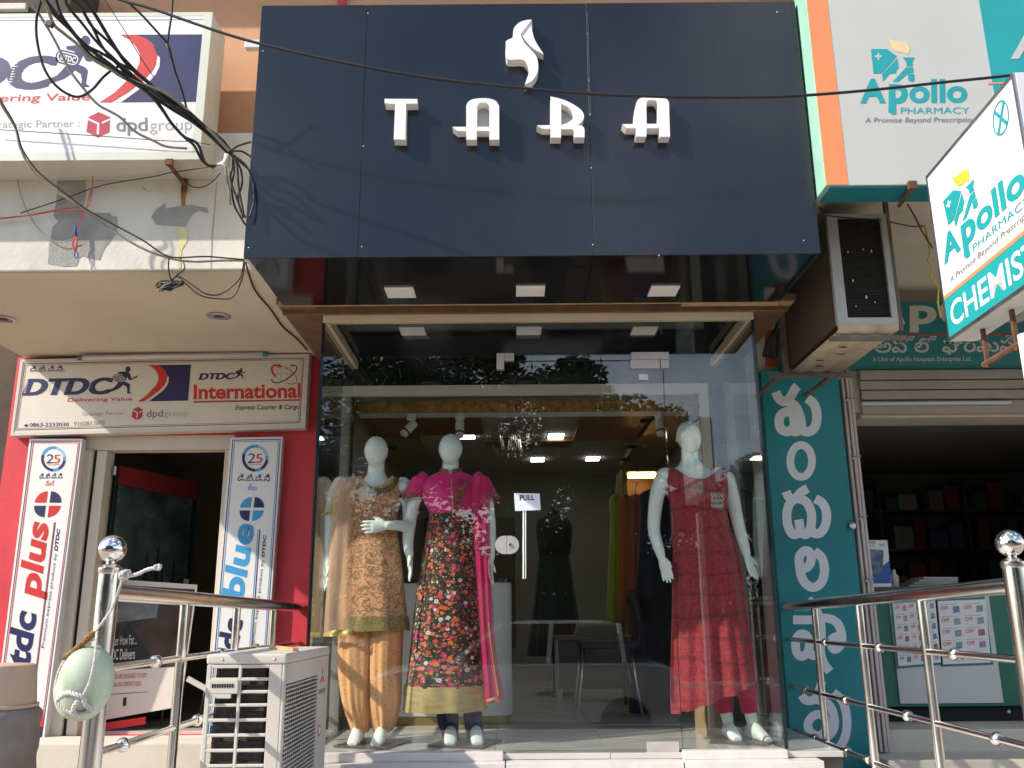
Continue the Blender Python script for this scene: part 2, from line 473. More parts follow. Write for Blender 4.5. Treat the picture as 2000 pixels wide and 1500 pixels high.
# platform below the three shops (concrete body) and the pale step face of the boutique
struct('shop_platform', MB().box(-1.335, 1.70, 4.94, 10.6, .0, FL - .03), m_conc)
sf = Thing('shop_floor', 'pale tiled floor', 'floor', (0, 5, FL)); sf.o['kind'] = 'structure'
for k in ('label', 'category'): del sf.o[k]
tw = .6
tile_me = None
for j in range(9):
    for i in range(5):
        x0, y0 = -1.30 + i * tw * .995, 4.865 + j * tw
        if tile_me is None:
            t = sf.part('tile', MB().box(0, tw - .006, 5, 5 + tw - .006, FL - .028, FL), m_tile, bevel=.002, seg=1)
            tile_me = t.data
        else:
            t = bpy.data.objects.new('tile', tile_me); COL.objects.link(t); t.parent = sf.o
        t.location = (x0, y0 - 5, random.uniform(-.0008, .0008))
sf.part('grout_bed', MB().box(-1.31, 1.70, 4.87, 10.3, FL - .0295, FL - .006), m_grout)
stp = Thing('front_step_facing', '', '', (0, 4.8, .2)); stp.o['kind'] = 'structure'
for k in ('label', 'category'): del stp.o[k]
for a, b in ((-1.33, -.31), (-.304, .56), (.566, 1.155), (1.161, 1.535)):
    stp.part('riser_slab', MB().box(a, b, 4.775, 4.80, .30, FL - .0655), m_step, bevel=.003)
for a, b in ((-1.33, -.05), (-.044, .845), (.851, 1.545)):
    stp.part('tread_slab', MB().box(a, b, 4.76, 4.935, FL - .065, FL - .0302), m_step, bevel=.003)
stp.part('pane_kerb', MB().box(-1.08, -.06, 4.835, 4.93, FL - .0298, FL + .012), m_step, bevel=.004)
stp.part('pane_kerb', MB().box(.86, 1.39, 4.835, 4.93, FL - .0298, FL + .012), m_step, bevel=.004)

# ------------------------------------------------------------------ the building
bd = Thing('commercial_building', 'peach painted building whose ground floor holds the three shops', 'building', (0, 8, 0))
# upper floor wall
bd.part('upper_wall', MB().box(-3.42, 9, 4.5, 4.72, 4.10, 8.5), m_peach)
bd.part('eave', MB().box(-3.42, 9, 3.98, 4.5, 5.72, 5.86), m_white_wall, bevel=.01)
bd.part('wall_band', MB().box(-1.01, -.965, 4.475, 4.5, 4.6, 8), m_red_wall)
# canopy over the courier office
bd.part('canopy', MB().box(-3.42, -1.335, 4.35, 5.95, 3.32, 4.12), m_white_wall, bevel=.006)
bd.part('ceiling', MB().box(-3.40, -1.345, 4.37, 5.93, 3.312, 3.319), m_ceil)
# slab over boutique and pharmacy
bd.part('slab', MB().box(-1.335, 1.62, 4.72, 10.4, 3.42, 4.10), m_white_wall)
bd.part('pharmacy_canopy', MB().box(1.62, 9, 4.45, 6.0, 3.75, 4.10), m_cream_wall, bevel=.006)
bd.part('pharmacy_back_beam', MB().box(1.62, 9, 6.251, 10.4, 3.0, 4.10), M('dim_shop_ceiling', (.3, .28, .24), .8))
# courier office walls
wl_ = MB()
RW = 5.95
def wall_open(mb, x0, x1, y0, y1, z0, z1, a, b, za, zb):
    mb.box(x0, a, y0, y1, z0, z1); mb.box(b, x1, y0, y1, z0, z1); mb.box(a, b, y0, y1, zb, z1)
    if za > z0: mb.box(a, b, y0, y1, z0, za)
wall_open(wl_, -3.46, -1.335, RW, 6.10, .0, 3.32, -2.93, -1.90, .82, 2.76)
bd.part('red_front_wall', wl_, m_red_wall)
bd.part('office_ledge', MB().box(-3.6, -1.36, 5.62, 5.949, .0, .832), m_cream_wall, bevel=.012)
bd.part('office_floor', MB().box(-3.46, -1.335, 6.10, 9.0, .7, .84), m_tile)
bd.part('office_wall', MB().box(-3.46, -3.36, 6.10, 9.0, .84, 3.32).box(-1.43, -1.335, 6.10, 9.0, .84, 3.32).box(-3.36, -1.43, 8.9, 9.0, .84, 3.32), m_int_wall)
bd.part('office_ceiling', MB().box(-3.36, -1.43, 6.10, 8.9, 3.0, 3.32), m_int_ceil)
bd.part('lintel', MB().box(-2.93, -1.90, 5.965, 6.09, 2.66, 2.758), m_cream_wall)
# boutique shell behind the glass box
bs = MB()
wall_open(bs, -1.335, 1.62, 5.92, 6.02, FL, 3.40, -1.10, 1.28, FL, 3.03)
bd.part('boutique_front_wall', bs, m_black_gloss)
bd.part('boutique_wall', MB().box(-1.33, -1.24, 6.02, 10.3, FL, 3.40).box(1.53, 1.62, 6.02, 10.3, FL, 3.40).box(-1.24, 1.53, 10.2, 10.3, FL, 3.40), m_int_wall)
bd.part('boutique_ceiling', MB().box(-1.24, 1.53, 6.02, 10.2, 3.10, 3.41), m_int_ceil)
# pharmacy shell
bd.part('pharmacy_side_wall', MB().box(1.621, 1.70, 5.951, 10.4, .0, 3.75), m_cream_wall)
bd.part('pharmacy_pier', MB().box(1.70, 2.30, 5.95, 6.25, .0, 3.75), m_cream_wall)
bd.part('pharmacy_lintel_and_light_stop', MB().box(2.30, 9, 5.95, 6.25, 2.88, 3.75).box(4.3, 9, 5.95, 6.25, .83, 2.879), m_cream_wall)  # right-hand pier is unseen, added to keep daylight out of the pharmacy
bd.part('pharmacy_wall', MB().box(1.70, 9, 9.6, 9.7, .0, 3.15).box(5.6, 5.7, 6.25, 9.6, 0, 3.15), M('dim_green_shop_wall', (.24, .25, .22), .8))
bd.part('pharmacy_ledge', MB().box(2.20, 9, 5.62, 5.95, .0, .70).box(2.20, 9, 5.95, 9.6, .0, .83), m_cream_wall, bevel=.01)
# bare plaster where the limewash has peeled off the canopy front
pw = Print(bd, YP(4.35), (0, 300, 3.125))
pw.poly('peeled_patch', [(350, 165), (520, 165), (525, 260), (510, 320), (560, 360), (670, 362), (680, 380), (715, 385), (718, 470), (690, 510), (640, 575), (625, 605), (607, 650), (560, 640), (500, 625), (480, 640), (470, 685), (390, 690), (292, 672), (300, 560), (320, 450), (355, 415), (325, 375), (345, 290)], m_patch, .0020)
pw.poly('peeled_patch', [(1008, 297), (1013, 335), (1060, 325), (1110, 315), (1165, 312), (1215, 322), (1262, 330), (1275, 352), (1265, 362), (1215, 348), (1180, 365), (1150, 410), (1128, 445), (1050, 440), (1000, 440), (950, 432), (935, 402), (922, 388), (950, 345)], m_patch, .0020)
pw.poly('peeled_patch', [(1090, 445), (1125, 450), (1147, 480), (1140, 540), (1108, 590), (1104, 700), (1085, 705)], m_yellow_stain, .0021)
pw.poly('rust_streak', [(1118, 168), (1146, 170), (1142, 215), (1134, 250), (1128, 316), (1108, 316), (1102, 240), (1112, 215)], m_rust_stain, .0024)
pw.poly('crack', [(1322, 170), (1325, 170), (1297, 500), (1288, 705), (1284, 705), (1292, 490)], m_patch, .0022)
pw.poly('crack', [(870, 190), (885, 215), (900, 228), (940, 225), (905, 232), (878, 220)], m_patch, .0022)
# neighbour to the left
nb = Thing('neighbouring_wall', 'wall coloured dark like a shaded recess at the far left edge beside the red wall', 'wall', (-4.5, 6.3, 0))
nb.part('wall', MB().box(-6.5, -3.47, 6.35, 6.5, 0, 3.9), m_darkwall)
nb.part('pier', MB().box(-6.5, -6.1, 5.9, 6.349, 0, 3.9), m_darkwall)

# round ceiling downlights of the canopy
for (x, y), lab in (((427, 617), 'round recessed downlight in beige ceiling nearest the navy fascia'), ((5, 622), 'round recessed downlight in beige ceiling at the left picture edge')):
    c = P(x, y, Z=3.31)
    t = Thing('downlight', lab, 'ceiling light', c, 'recessed canopy downlights')
    t.part('rim', MB().lathe([(.052, 0), (.068, 0), (.070, -.006), (.060, -.010), (.052, -.006)], c, 24), m_brushed, smooth=30)
    t.part('lens', MB().lathe([(.0, -.001), (.051, -.001), (.051, -.004), (.030, -.006), (.0, -.0065)], c, 24), m_coil, smooth=True)
    t.part('slot', MB().box(c.x - .018, c.x + .018, c.y - .003, c.y + .003, c.z - .012, c.z - .007).box(c.x - .018, c.x + .018, c.y + .009, c.y + .014, c.z - .012, c.z - .007), m_brushed)
# ------------------------------------------------------------------ navy fascia with the white letters
FY = 4.04
FX0, FX1, FZ0, FZ1 = -1.312, 1.518, 3.252, 4.690
fa = Thing('shop_fascia', 'glossy navy shop fascia with four raised white letters and a woman profile emblem', 'fascia', (0, 4.4, FZ0))
sx1, sx2 = P(708, 250, Y=FY).x, P(1152, 250, Y=FY).x
for a, b, dy in ((FX0, sx1 - .0008, 0), (sx1 + .0008, sx2 - .0008, .0012), (sx2 + .0008, FX1, .0004)):
    fa.part('panel', MB().box(a, b, FY + dy, FY + .02, FZ0, FZ1), m_navy_panel, bevel=.0015, seg=1)
fa.part('seam_strip', MB().box(FX0 + .01, FX1 - .01, FY + .0035, FY + .0195, FZ0 + .01, FZ1 - .01), m_oldpaint)
fa.part('side_panel', MB().box(FX0, FX0 + .02, FY + .0205, 4.60, FZ0, FZ1), m_cream_metal)
fa.part('side_panel', MB().box(FX1 - .02, FX1, FY + .0205, 4.72, FZ0, FZ1), m_navy_panel)
fa.part('top_panel', MB().box(FX0 + .021, FX1 - .021, FY + .0205, 4.50, FZ1 - .03, FZ1 - .01), m_navy_panel)
for a, b in ((FX0 + .021, sx1), (sx1 + .002, sx2), (sx2 + .002, FX1 - .021)):
    fa.part('soffit_panel', MB().box(a, b, FY + .0205, 4.735, FZ0 + .001, FZ0 + .012), m_black_gloss)
for px, py in ((707, 482), (1158, 478), (1287, 499), (1570, 470), (1518, 24), (514, 100), (719, 26), (1147, 66), (1150, 157), (1153, 224), (1155, 328), (486, 484), (710, 286)):
    c = P(px, py, Y=FY)
    fa.part('screw', MB().lathe([(.0, .0045), (.003, .004), (.004, .001), (.004, 0)], c, 8, (0, -1, 0)), m_brushed, smooth=True)
br = MB().box(P(475, 36, Y=4.30).x, FX0 - .001, 4.36, 4.40, 4.665, 4.715)
fa.part('fixing_bracket', br, m_alu_white, bevel=.003)

LD = .06
fpl = Plane((0, FY - LD, 0), (0, -1, 0))
c7 = lambda pts: [fpl(720 + x / 5.263, 20 + y / 5.263) for x, y in pts]
c6 = lambda pts: [fpl(940 + x / 5.263, 20 + y / 5.263) for x, y in pts]
back = Vector((0, LD, 0))
def arc(pts, sub=4):      # smooth a run of points
    return [(p.x, p.y) for p in spline([(a, b, 0) for a, b in pts], sub)]
fa.part('letter', MB().prism(c7([(163, 910), (500, 912), (501, 958), (385, 961), (378, 1330), (258, 1326), (272, 962), (165, 956)]), back), m_letter)
A1 = [(860, 1198), (1003, 1198)] + arc([(1003, 985), (1020, 945), (1070, 915), (1170, 903), (1260, 912), (1315, 940), (1341, 985)]) + [(1342, 1330), (1240, 1330), (1240, 1240), (1110, 1240), (1110, 1330), (1003, 1330), (1003, 1240), (912, 1240)]
A1h = [(1112, 1197)] + arc([(1115, 985), (1135, 955), (1175, 948), (1215, 955), (1240, 985)]) + [(1240, 1197)]
fa.part('letter', MB().prism(c7(A1), back, [c7(A1h)]), m_letter)
Rr_ = [(712, 885)] + arc([(800, 905), (900, 942), (1000, 1002), (1045, 1050), (1056, 1090), (1045, 1130), (1010, 1165), (985, 1180)]) + arc([(1030, 1186), (1055, 1205), (1062, 1235)]) + [(1062, 1305), (955, 1305), (950, 1240), (938, 1222), (820, 1222), (820, 1308), (712, 1308), (712, 1218), (625, 1218), (570, 1183), (712, 1180)]
Rh = [(822, 960)] + arc([(880, 985), (930, 1030), (948, 1075), (940, 1110), (900, 1150), (860, 1166)]) + [(822, 1178)]
fa.part('letter', MB().prism(c6(Rr_), back, [c6(Rh)]), m_letter)
A2 = [(1450, 1170), (1575, 1170), (1575, 1060)] + arc([(1590, 960), (1610, 920), (1650, 897)]) + arc([(1870, 897), (1915, 920), (1930, 955)]) + [(1940, 1300), (1835, 1300), (1830, 1212), (1700, 1212), (1697, 1298), (1592, 1298), (1590, 1212), (1492, 1212)]
A2h = [(1700, 1167)] + arc([(1697, 960), (1710, 930), (1745, 922), (1790, 926), (1815, 960)]) + [(1815, 1167)]
fa.part('letter', MB().prism(c6(A2), back, [c6(A2h)]), m_letter)
def plate(hole, cv):
    q = [p + Vector((0, LD - .004, 0)) for p in cv(hole)]
    fa.part('letter_backing', MB().prism([p + Vector((0, 0, -.002)) for p in q], (0, .003, 0)), m_letter_back)
plate(A1h, c7); plate(Rh, c6)
face = [(520, 97)] + arc([(480, 97), (400, 120), (345, 170), (328, 215), (325, 260), (315, 285), (270, 305), (250, 325)]) + [(262, 345), (250, 362), (258, 385), (247, 408), (255, 435)] + arc([(252, 460), (262, 490), (290, 508), (350, 506), (410, 505), (450, 522), (483, 575), (490, 625), (480, 670), (447, 762)]) + arc([(520, 728), (570, 660), (586, 590), (580, 515), (555, 455), (500, 395), (440, 325), (403, 245)])
fa.part('emblem_profile', MB().prism(c6(face), back), m_letter)
hair = [(405, 240), (521, 98)] + arc([(520, 180), (540, 270), (580, 350), (640, 440)]) + arc([(600, 425), (540, 388), (470, 322), (410, 246)])
fa.part('emblem_hair', MB().prism([p + Vector((0, .006, 0)) for p in c6(hair)], back - Vector((0, .006, 0))), m_letter)
Q6 = lambda x, y: P(940 + x / 5.263, 20 + y / 5.263, Y=FY - .004)
fa.part('joint_trim', MB().tube([Q6(1093, 20), Q6(1110, 560), Q6(1125, 1080)], .0010, 6).tube([Q6(1080, 20), Q6(1093, 560), Q6(1108, 1080)], .0010, 6), M('dull_joint_trim', (.10, .10, .11), .5))

# ------------------------------------------------------------------ plywood soffit behind the fascia
pl = Thing('plywood_soffit', 'raw plywood strip and battens under the fascia above the glass', 'soffit', (0, 5, 3.25))
for a, b in ((-1.333, -1.125), (1.43, 1.615)): pl.part('sheet', MB().box(a, b, 4.74, 5.90, FZ0 + .012, FZ0 + .03), m_wood)
pl.part('front_sheet', MB().box(-1.333, 1.615, 4.74, 4.875, FZ0 + .0305, FZ0 + .05), m_wood)
pl.part('batten', MB().box(-1.325, .97, 4.738, 4.752, FZ0 - .001, FZ0 + .030), m_wood_light, bevel=.002)
pl.part('batten', MB().box(.972, 1.60, 4.74, 4.80, FZ0 - .001, FZ0 + .0118), m_wood_light, bevel=.002)
pl.part('batten', MB().box(-1.325, 1.60, 4.846, 4.873, FZ0 - .012, FZ0 + .030), m_wood, bevel=.002)
for x in (-1.25, -.45, .33, 1.52):
    pl.part('nail', MB().tube([(x, 4.76, FZ0 + .0), (x + .004, 4.756, FZ0 - .016)], .0018, 6), m_iron)

# ------------------------------------------------------------------ the glass box
GY, GX0, GX1, GZ1 = 4.90, -1.098, 1.408, 3.225
SILL = FL + .0122
gb = Thing('glass_storefront', 'clear frameless glass shop front box under the navy fascia', 'shop front', (0, 5.2, FL))
def pane(name, x0, x1, y0, y1, z0, z1, parent=None, thing=gb):
    mb = MB().box(x0, x1, y0, y1, z0, z1)
    ax = 0 if x1 - x0 < y1 - y0 else 1
    mb.mi = [1, 1, 0, 0, 1, 1] if ax else [1, 1, 1, 1, 0, 0]
    me = bpy.data.meshes.new(name)
    me.from_pydata([tuple(p - thing.loc) for p in mb.v], [], mb.f)
    me.materials.append(m_glass); me.materials.append(m_glass_edge)
    for p, i in zip(me.polygons, mb.mi): p.material_index = i
    o = bpy.data.objects.new(name, me); COL.objects.link(o); o.parent = parent or thing.o
    return o
dx0, dx1, dz1 = -.037, .867, 2.960
pane('pane', GX0 + .013, dx0 - .003, GY, GY + .010, SILL, GZ1)                # left fixed
pane('pane', dx1 + .003, GX1 - .013, GY, GY + .010, SILL, GZ1)                # right fixed
pane('transom_pane', dx0 - .001, dx1 + .001, GY, GY + .010, dz1 + .004, GZ1)
pane('side_pane', GX0, GX0 + .012, GY, 5.915, FL + .004, GZ1)
pane('side_pane', GX1 - .012, GX1, GY, 5.915, FL + .004, GZ1)
door = pane('glass_door', dx0, dx1, GY + .0005, GY + .0115, FL + .009, dz1)
gb.part('top_channel', MB().box(GX0 + .0, GX1 - .0, GY - .012, GY - .0005, GZ1 - .022, GZ1 + .030).box(GX0, GX1, GY + .012, GY + .03, GZ1 - .022, GZ1 + .030), m_channel)
gb.part('side_channel', MB().box(GX0 + .0125, GX0 + .035, GY + .031, 5.90, GZ1 - .024, GZ1 + .030), m_channel)
gb.part('side_channel', MB().box(GX1 - .035, GX1 - .0125, GY + .031, 5.90, GZ1 - .024, GZ1 + .030), m_channel)
gb.part('box_ceiling', MB().box(GX0 + .036, GX1 - .036, GY + .031, 5.905, 3.272, 3.285), m_black_gloss)
gb.part('edge_trim', MB().box(GX0 - .004, GX0 - .0005, GY - .004, GY + .004, FL + .01, GZ1), m_black_plastic)
gb.part('edge_trim', MB().box(GX1 + .0005, GX1 + .004, GY - .004, GY + .004, FL + .01, GZ1), m_black_plastic)
gp = lambda x, y: P(x, y, Y=GY)
def fit(name, x0, y0, x1, y1, parent=None, mat=None, th=.016):
    a, b = gp(x0, y0), gp(x1, y1)
    return gb.part(name, MB().box(min(a.x, b.x), max(a.x, b.x), GY - th, GY + .0125 + th, min(a.z, b.z), max(a.z, b.z)), mat or m_satin, parent, bevel=.003)
fit('patch_fitting', 970, 691, 984.5, 722); fit('patch_fitting', 985, 691, 1004, 705.5)
fit('pivot_fitting', 1230, 704, 1288, 720, door); fit('pivot_fitting', 1232, 689, 1306, 703.2); fit('pivot_fitting', 1289, 703.6, 1306, 720)
fit('floor_spring_patch', 1263, 1448, 1326, 1471, door)
lc = gp(1000, 1064)
def oblong(x0, x1, y0, y1, n=10):
    a, b = gp(x0, y0), gp(x1, y1); r = (a.z - b.z) / 2; zc = (a.z + b.z) / 2
    return a.x, b.x, zc, r
xa, xb, zc, r = oblong(967, 1014, 1047, 1082)
xm = gp(989.5, 1064).x
L = [Vector((xa + r + r * math.cos(R(t)), GY - .014, zc + r * math.sin(R(t)))) for t in range(90, 271, 15)]
gb.part('lock_keeper', MB().prism([Vector((xm - .001, GY - .014, zc + r))] + L + [Vector((xm - .001, GY - .014, zc - r))], (0, .036, 0)), m_satin)
L = [Vector((xb - r + r * math.cos(R(t)), GY - .014, zc + r * math.sin(R(t)))) for t in range(-90, 91, 15)]
lk = gb.part('lock', MB().prism([Vector((xm + .001, GY - .014, zc - r))] + L + [Vector((xm + .001, GY - .014, zc + r))], (0, .036, 0)), m_satin, door)
kc = gp(996, 1064)
gb.part('lock_cylinder', MB().lathe([(.0, .010), (.008, .010), (.010, .007), (.010, 0)], kc + Vector((0, -.0145, 0)), 14, (0, -1, 0)), m_chrome, door, smooth=40)
ht, hb = gp(1024, 985), gp(1024, 1131)
gb.part('pull_handle', MB().tube([ht + Vector((0, -.045, 0)), hb + Vector((0, -.045, 0))], .011, 14).tube([ht + Vector((0, 0, -.05)), ht + Vector((0, -.045, -.05))], .007, 10).tube([hb + Vector((0, 0, .05)), hb + Vector((0, -.045, .05))], .007, 10), m_chrome, door, smooth=40)
# papers on the glass
pn = YP(GY - .068)
a, b, c, d = (pn(*q) for q in ((1004, 963), (1054, 964), (1056, 996), (1006, 998)))
pt = Thing('pull_notice', 'white paper notice reading PULL above the door handle', 'notice', (a + c) / 2)
pt.part('paper', MB().prism([a, b, c, d], (0, .0008, 0)), M('white_paper', (.74, .78, .84), .7, var=.04))
Print(pt, Plane((0, GY - .068, 0), (0, -1, 0))).text('PULL', (1015, 977), (1044, 976.5), (1015, 967.5), m_blackp, .02, .0012)
a, b, c, d = (YP(GY - .0015)(*q) for q in ((1247, 731), (1265, 731), (1266, 742), (1248, 742)))
single('paper_sticker', 'small white sticker stuck high on the glass door', 'sticker', MB().prism([a, b, c, d], (0, .001, 0)), MATS['white_paper'], (a + c) / 2)

# square panel lights (switched off) in the two black soffits
for k, ((x, y), z, lab) in enumerate((((782, 570), FZ0, 'square soffit panel light under the fascia, left one outside the glass'), ((1036, 567), FZ0, 'square soffit panel light under the fascia, middle one outside the glass'), ((1296, 567), FZ0, 'square soffit panel light under the fascia, right one outside the glass'),
        ((806, 646), 3.272, 'square ceiling panel light behind the glass, left one of three'), ((1033, 645), 3.272, 'square ceiling panel light behind the glass, middle one of three'), ((1258, 645), 3.272, 'square ceiling panel light behind the glass, right one of three'))):
    c = P(x, y, Z=z)
    t = Thing('panel_light', lab, 'ceiling light', c, 'square soffit panel lights')
    h = .078
    t.part('frame', MB().box(c.x - h, c.x + h, c.y - h, c.y + h, z - .008, z + .001), m_panel_off, bevel=.003)
    t.part('diffuser', MB().box(c.x - h + .014, c.x + h - .014, c.y - h + .014, c.y + h - .014, z - .0095, z - .0075), M('milky_diffuser', (.92, .88, .82), .3, var=.02))

# white opening frame between glass box and boutique
of = Thing('opening_frame', 'white frame round the opening behind the glass box', 'frame', (0, 5.9, FL))
of.part('head', MB().box(-1.16, 1.34, 5.87, 5.918, 3.005, 3.075), m_frame_white, bevel=.003)
of.part('jamb', MB().box(-1.16, -1.10, 5.872, 5.918, FL, 3.0045), m_frame_white, bevel=.003)
of.part('jamb', MB().box(1.28, 1.34, 5.872, 5.918, FL, 3.0045), m_frame_white, bevel=.003)
# ------------------------------------------------------------------ shared sign art
RUN_HEAD = ell(1612, 265, 32, 36, 16)
RUN_BODY = [(1485, 302), (1570, 292), (1620, 300), (1642, 330), (1652, 375), (1665, 378), (1700, 357), (1728, 343), (1733, 356), (1725, 370), (1690, 382), (1650, 404), (1622, 397), (1602, 362), (1585, 400), (1572, 422), (1620, 440), (1640, 462), (1636, 500), (1632, 550), (1662, 570), (1600, 573), (1602, 520), (1594, 487), (1552, 462), (1522, 492), (1480, 520), (1420, 541), (1390, 552), (1335, 582), (1350, 550), (1382, 520), (1432, 498), (1468, 460), (1490, 428), (1545, 412), (1560, 380), (1540, 335), (1488, 322)]
def rrect(cx, cy, w, h, ang, r=.5, n=6):
    pts = []; rr = r * h
    for sx, sy, a0 in ((1, 1, 0), (-1, 1, 90), (-1, -1, 180), (1, -1, 270)):
        for i in range(n + 1):
            a = R(a0 + 90 * i / n)
            pts.append((sx * (w / 2 - rr) + rr * math.cos(a), sy * (h / 2 - rr) + rr * math.sin(a)))
    c, s = math.cos(R(ang)), math.sin(R(ang))
    return [(cx + x * c - y * s, cy + x * s + y * c) for x, y in pts]
RUN_SRC = ((1335, 580), (1662, 572), (1612, 240))
def affine(src, dst):
    (ax, ay), (bx, by), (cx, cy) = src
    det = (bx - ax) * (cy - ay) - (cx - ax) * (by - ay)
    def f(p):
        px, py = p[0] - ax, p[1] - ay
        s = (px * (cy - ay) - (cx - ax) * py) / det
        t = ((bx - ax) * py - px * (by - ay)) / det
        return (dst[0][0] + s * (dst[1][0] - dst[0][0]) + t * (dst[2][0] - dst[0][0]), dst[0][1] + s * (dst[1][1] - dst[0][1]) + t * (dst[2][1] - dst[0][1]))
    return f
def runner(pr, dst, mat, detail=True, light=None):
    f = affine(RUN_SRC, dst)
    mb = MB()
    mb.sheet([pr.at(f(p), .0015) for p in RUN_BODY]); mb.sheet([pr.at(f(p), .0016) for p in RUN_HEAD])
    mb.sheet([pr.at(f(p), .0018) for p in rrect(1500, 382, 168, 92, 14)])
    pr.t.part('runner_logo', mb, mat, pr.parent)
    if detail:
        pr.poly('runner_bag', [f(p) for p in rrect(1500, 382, 146, 70, 14)], light or m_flex_old, .0021)
        pr.poly('runner_bag', [f(p) for p in rrect(1500, 382, 130, 56, 14)], mat, .0024)
        pr.text('DTDC', f((1448, 388)), f((1550, 412)), f((1456, 355)), light or m_flex_old, .03, .0027)
SW_RED = [(935, 270), (1060, 272), (1140, 300), (1195, 350), (1228, 430), (1215, 510), (1180, 570), (1120, 630), (1000, 720), (870, 800), (778, 800), (900, 720), (1000, 620), (1060, 560), (1090, 490), (1092, 420), (1060, 360), (1010, 310)]
SW_NAVY = [(1060, 271), (1588, 268), (1535, 795), (945, 800), (1060, 718), (1160, 645), (1222, 575), (1243, 500), (1250, 450), (1229, 430), (1196, 350), (1141, 300)]
SW_LIGHT = [(1250, 450), (1246, 520), (1216, 580), (1151, 652), (1060, 718), (945, 800), (888, 800), (1020, 715), (1130, 622), (1200, 550), (1238, 490)]
def swoosh(pr, f, light):
    pr.poly('navy_block', [f(p) for p in SW_NAVY], m_navy, .0014)
    pr.poly('red_swoosh', [f(p) for p in SW_RED], m_redp, .0017)
    pr.poly('light_swoosh', [f(p) for p in SW_LIGHT], light, .0019)
def cube_logo(pr, f, light):
    pr.poly('cube_logo', [f(p) for p in [(770, 875), (858, 912), (855, 1030), (765, 1075), (675, 1030), (690, 915)]], m_dpd, .0015)
    for a in ([(690, 922), (776, 962), (771, 1052), (755, 1045), (760, 972), (686, 936)], [(795, 952), (858, 926), (858, 940), (800, 966)]):
        pr.poly('cube_line', [f(p) for p in a], light, .0019)
def border(pr, corners, w, mat, off=.0015, name='border_line'):
    """thin rectangular line: corners in pixels, w in pixels"""
    cx = sum(c[0] for c in corners) / 4; cy = sum(c[1] for c in corners) / 4
    inner = []
    for x, y in corners:
        inner.append((x + (w if x < cx else -w), y + (w if y < cy else -w)))
    mb = MB()
    for i in range(4):
        j = (i + 1) % 4
        mb.sheet([pr.at(p, off) for p in (corners[i], corners[j], inner[j], inner[i])])
    pr.t.part(name, mb, mat, pr.parent)
def streaks(pr, x0, y0, x1, y1, n, w, mat, seed=1):
    """light speed lines bitten into the left side of a slanted letter; (x0,y0) bottom, (x1,y1) top"""
    rnd = random.Random(seed); mb = MB(); h = abs(y1 - y0) / n
    for i in range(n):
        t = (i + .5) / n; x = x0 + (x1 - x0) * t; y = y0 + (y1 - y0) * t
        L = w * rnd.uniform(.5, 1)
        mb.sheet([pr.at(p, .0022 + i * 1e-5) for p in ((x - 2, y - h * .30), (x + L, y), (x - 2, y + h * .30))])
    pr.t.part('speed_lines', mb, mat, pr.parent)

# ------------------------------------------------------------------ big courier signboard above the canopy
SY = 4.13
sg = Thing('courier_signboard', 'large white lightbox signboard with runner logo and red swoosh above the left canopy', 'signboard', (-2.5, 4.2, 3.84))
X0, X1, Z0, Z1 = -3.55, -1.605, 3.838, 4.72
sg.part('box', MB().box(X0, X1, SY + .004, 4.349, Z0, Z1), m_cream_metal, bevel=.004)
tr = .045
sg.part('front_trim', MB().box(X0, X1, SY - .002, SY + .0035, Z0, Z0 + tr).box(X0, X1, SY - .002, SY + .0035, Z1 - tr * .5, Z1).box(X1 - tr, X1, SY - .002, SY + .0035, Z0 + tr, Z1 - tr * .5).box(X0, X0 + tr, SY - .002, SY + .0035, Z0 + tr, Z1 - tr * .5), M('pale_green_trim', (.66, .67, .58), .5, var=.05))
fc = sg.part('printed_face', MB().box(X0 + tr, X1 - tr, SY - .0005, SY + .0035, Z0 + tr, Z1 - tr * .5), m_flex)
pr = Print(sg, YP(SY), (0, 0, 4), fc)
ident = lambda p: p
swoosh(pr, ident, m_flex); cube_logo(pr, ident, m_flex)
runner(pr, ((325, 685), (705, 680), (668, 290)), m_navy, True, m_flex)
pr.heavy('DTDC', (-1010, 700), (372, 685), (-900, 460), m_navy, .028, 14)
streaks(pr, 62, 668, 120, 468, 10, 46, m_flex, 3)
pr.text('Delivering Value', (-331, 797), (700, 782), (-318, 742), m_redp, .012)
pr.text('Strategic Partner :', (-95, 1000), (622, 990), (-95, 945), m_lgreyp, 0)
pr.text('dpd', (908, 1026), (1152, 1021), (908, 918), m_greyp, .012, cap=.72)
pr.text('group', (1170, 1022), (1500, 1012), (1170, 930), m_lgreyp, -.008, cap=.72)
border(pr, [(-1400, 165), (1640, 150), (1540, 1210), (-1400, 1228)], 5, m_purple)
for px in (332,):
    a, b = P(px, 315, Y=4.12), P(365, 362, Y=4.345)
    sg.part('support_angle', MB().obox(P(331, 317, Y=SY - .012), (.018, 0, 0), (0, .01, 0), (0, 0, .016)).tube([P(331, 322, Y=SY - .01), Vector((P(360, 352, Y=4.33).x, 4.33, Z0 - .035))], .014, 4).box(P(360, 352, Y=4.33).x - .014, P(360, 352, Y=4.33).x + .014, 4.33, 4.349, Z0 - .075, Z0 - .001), m_iron)

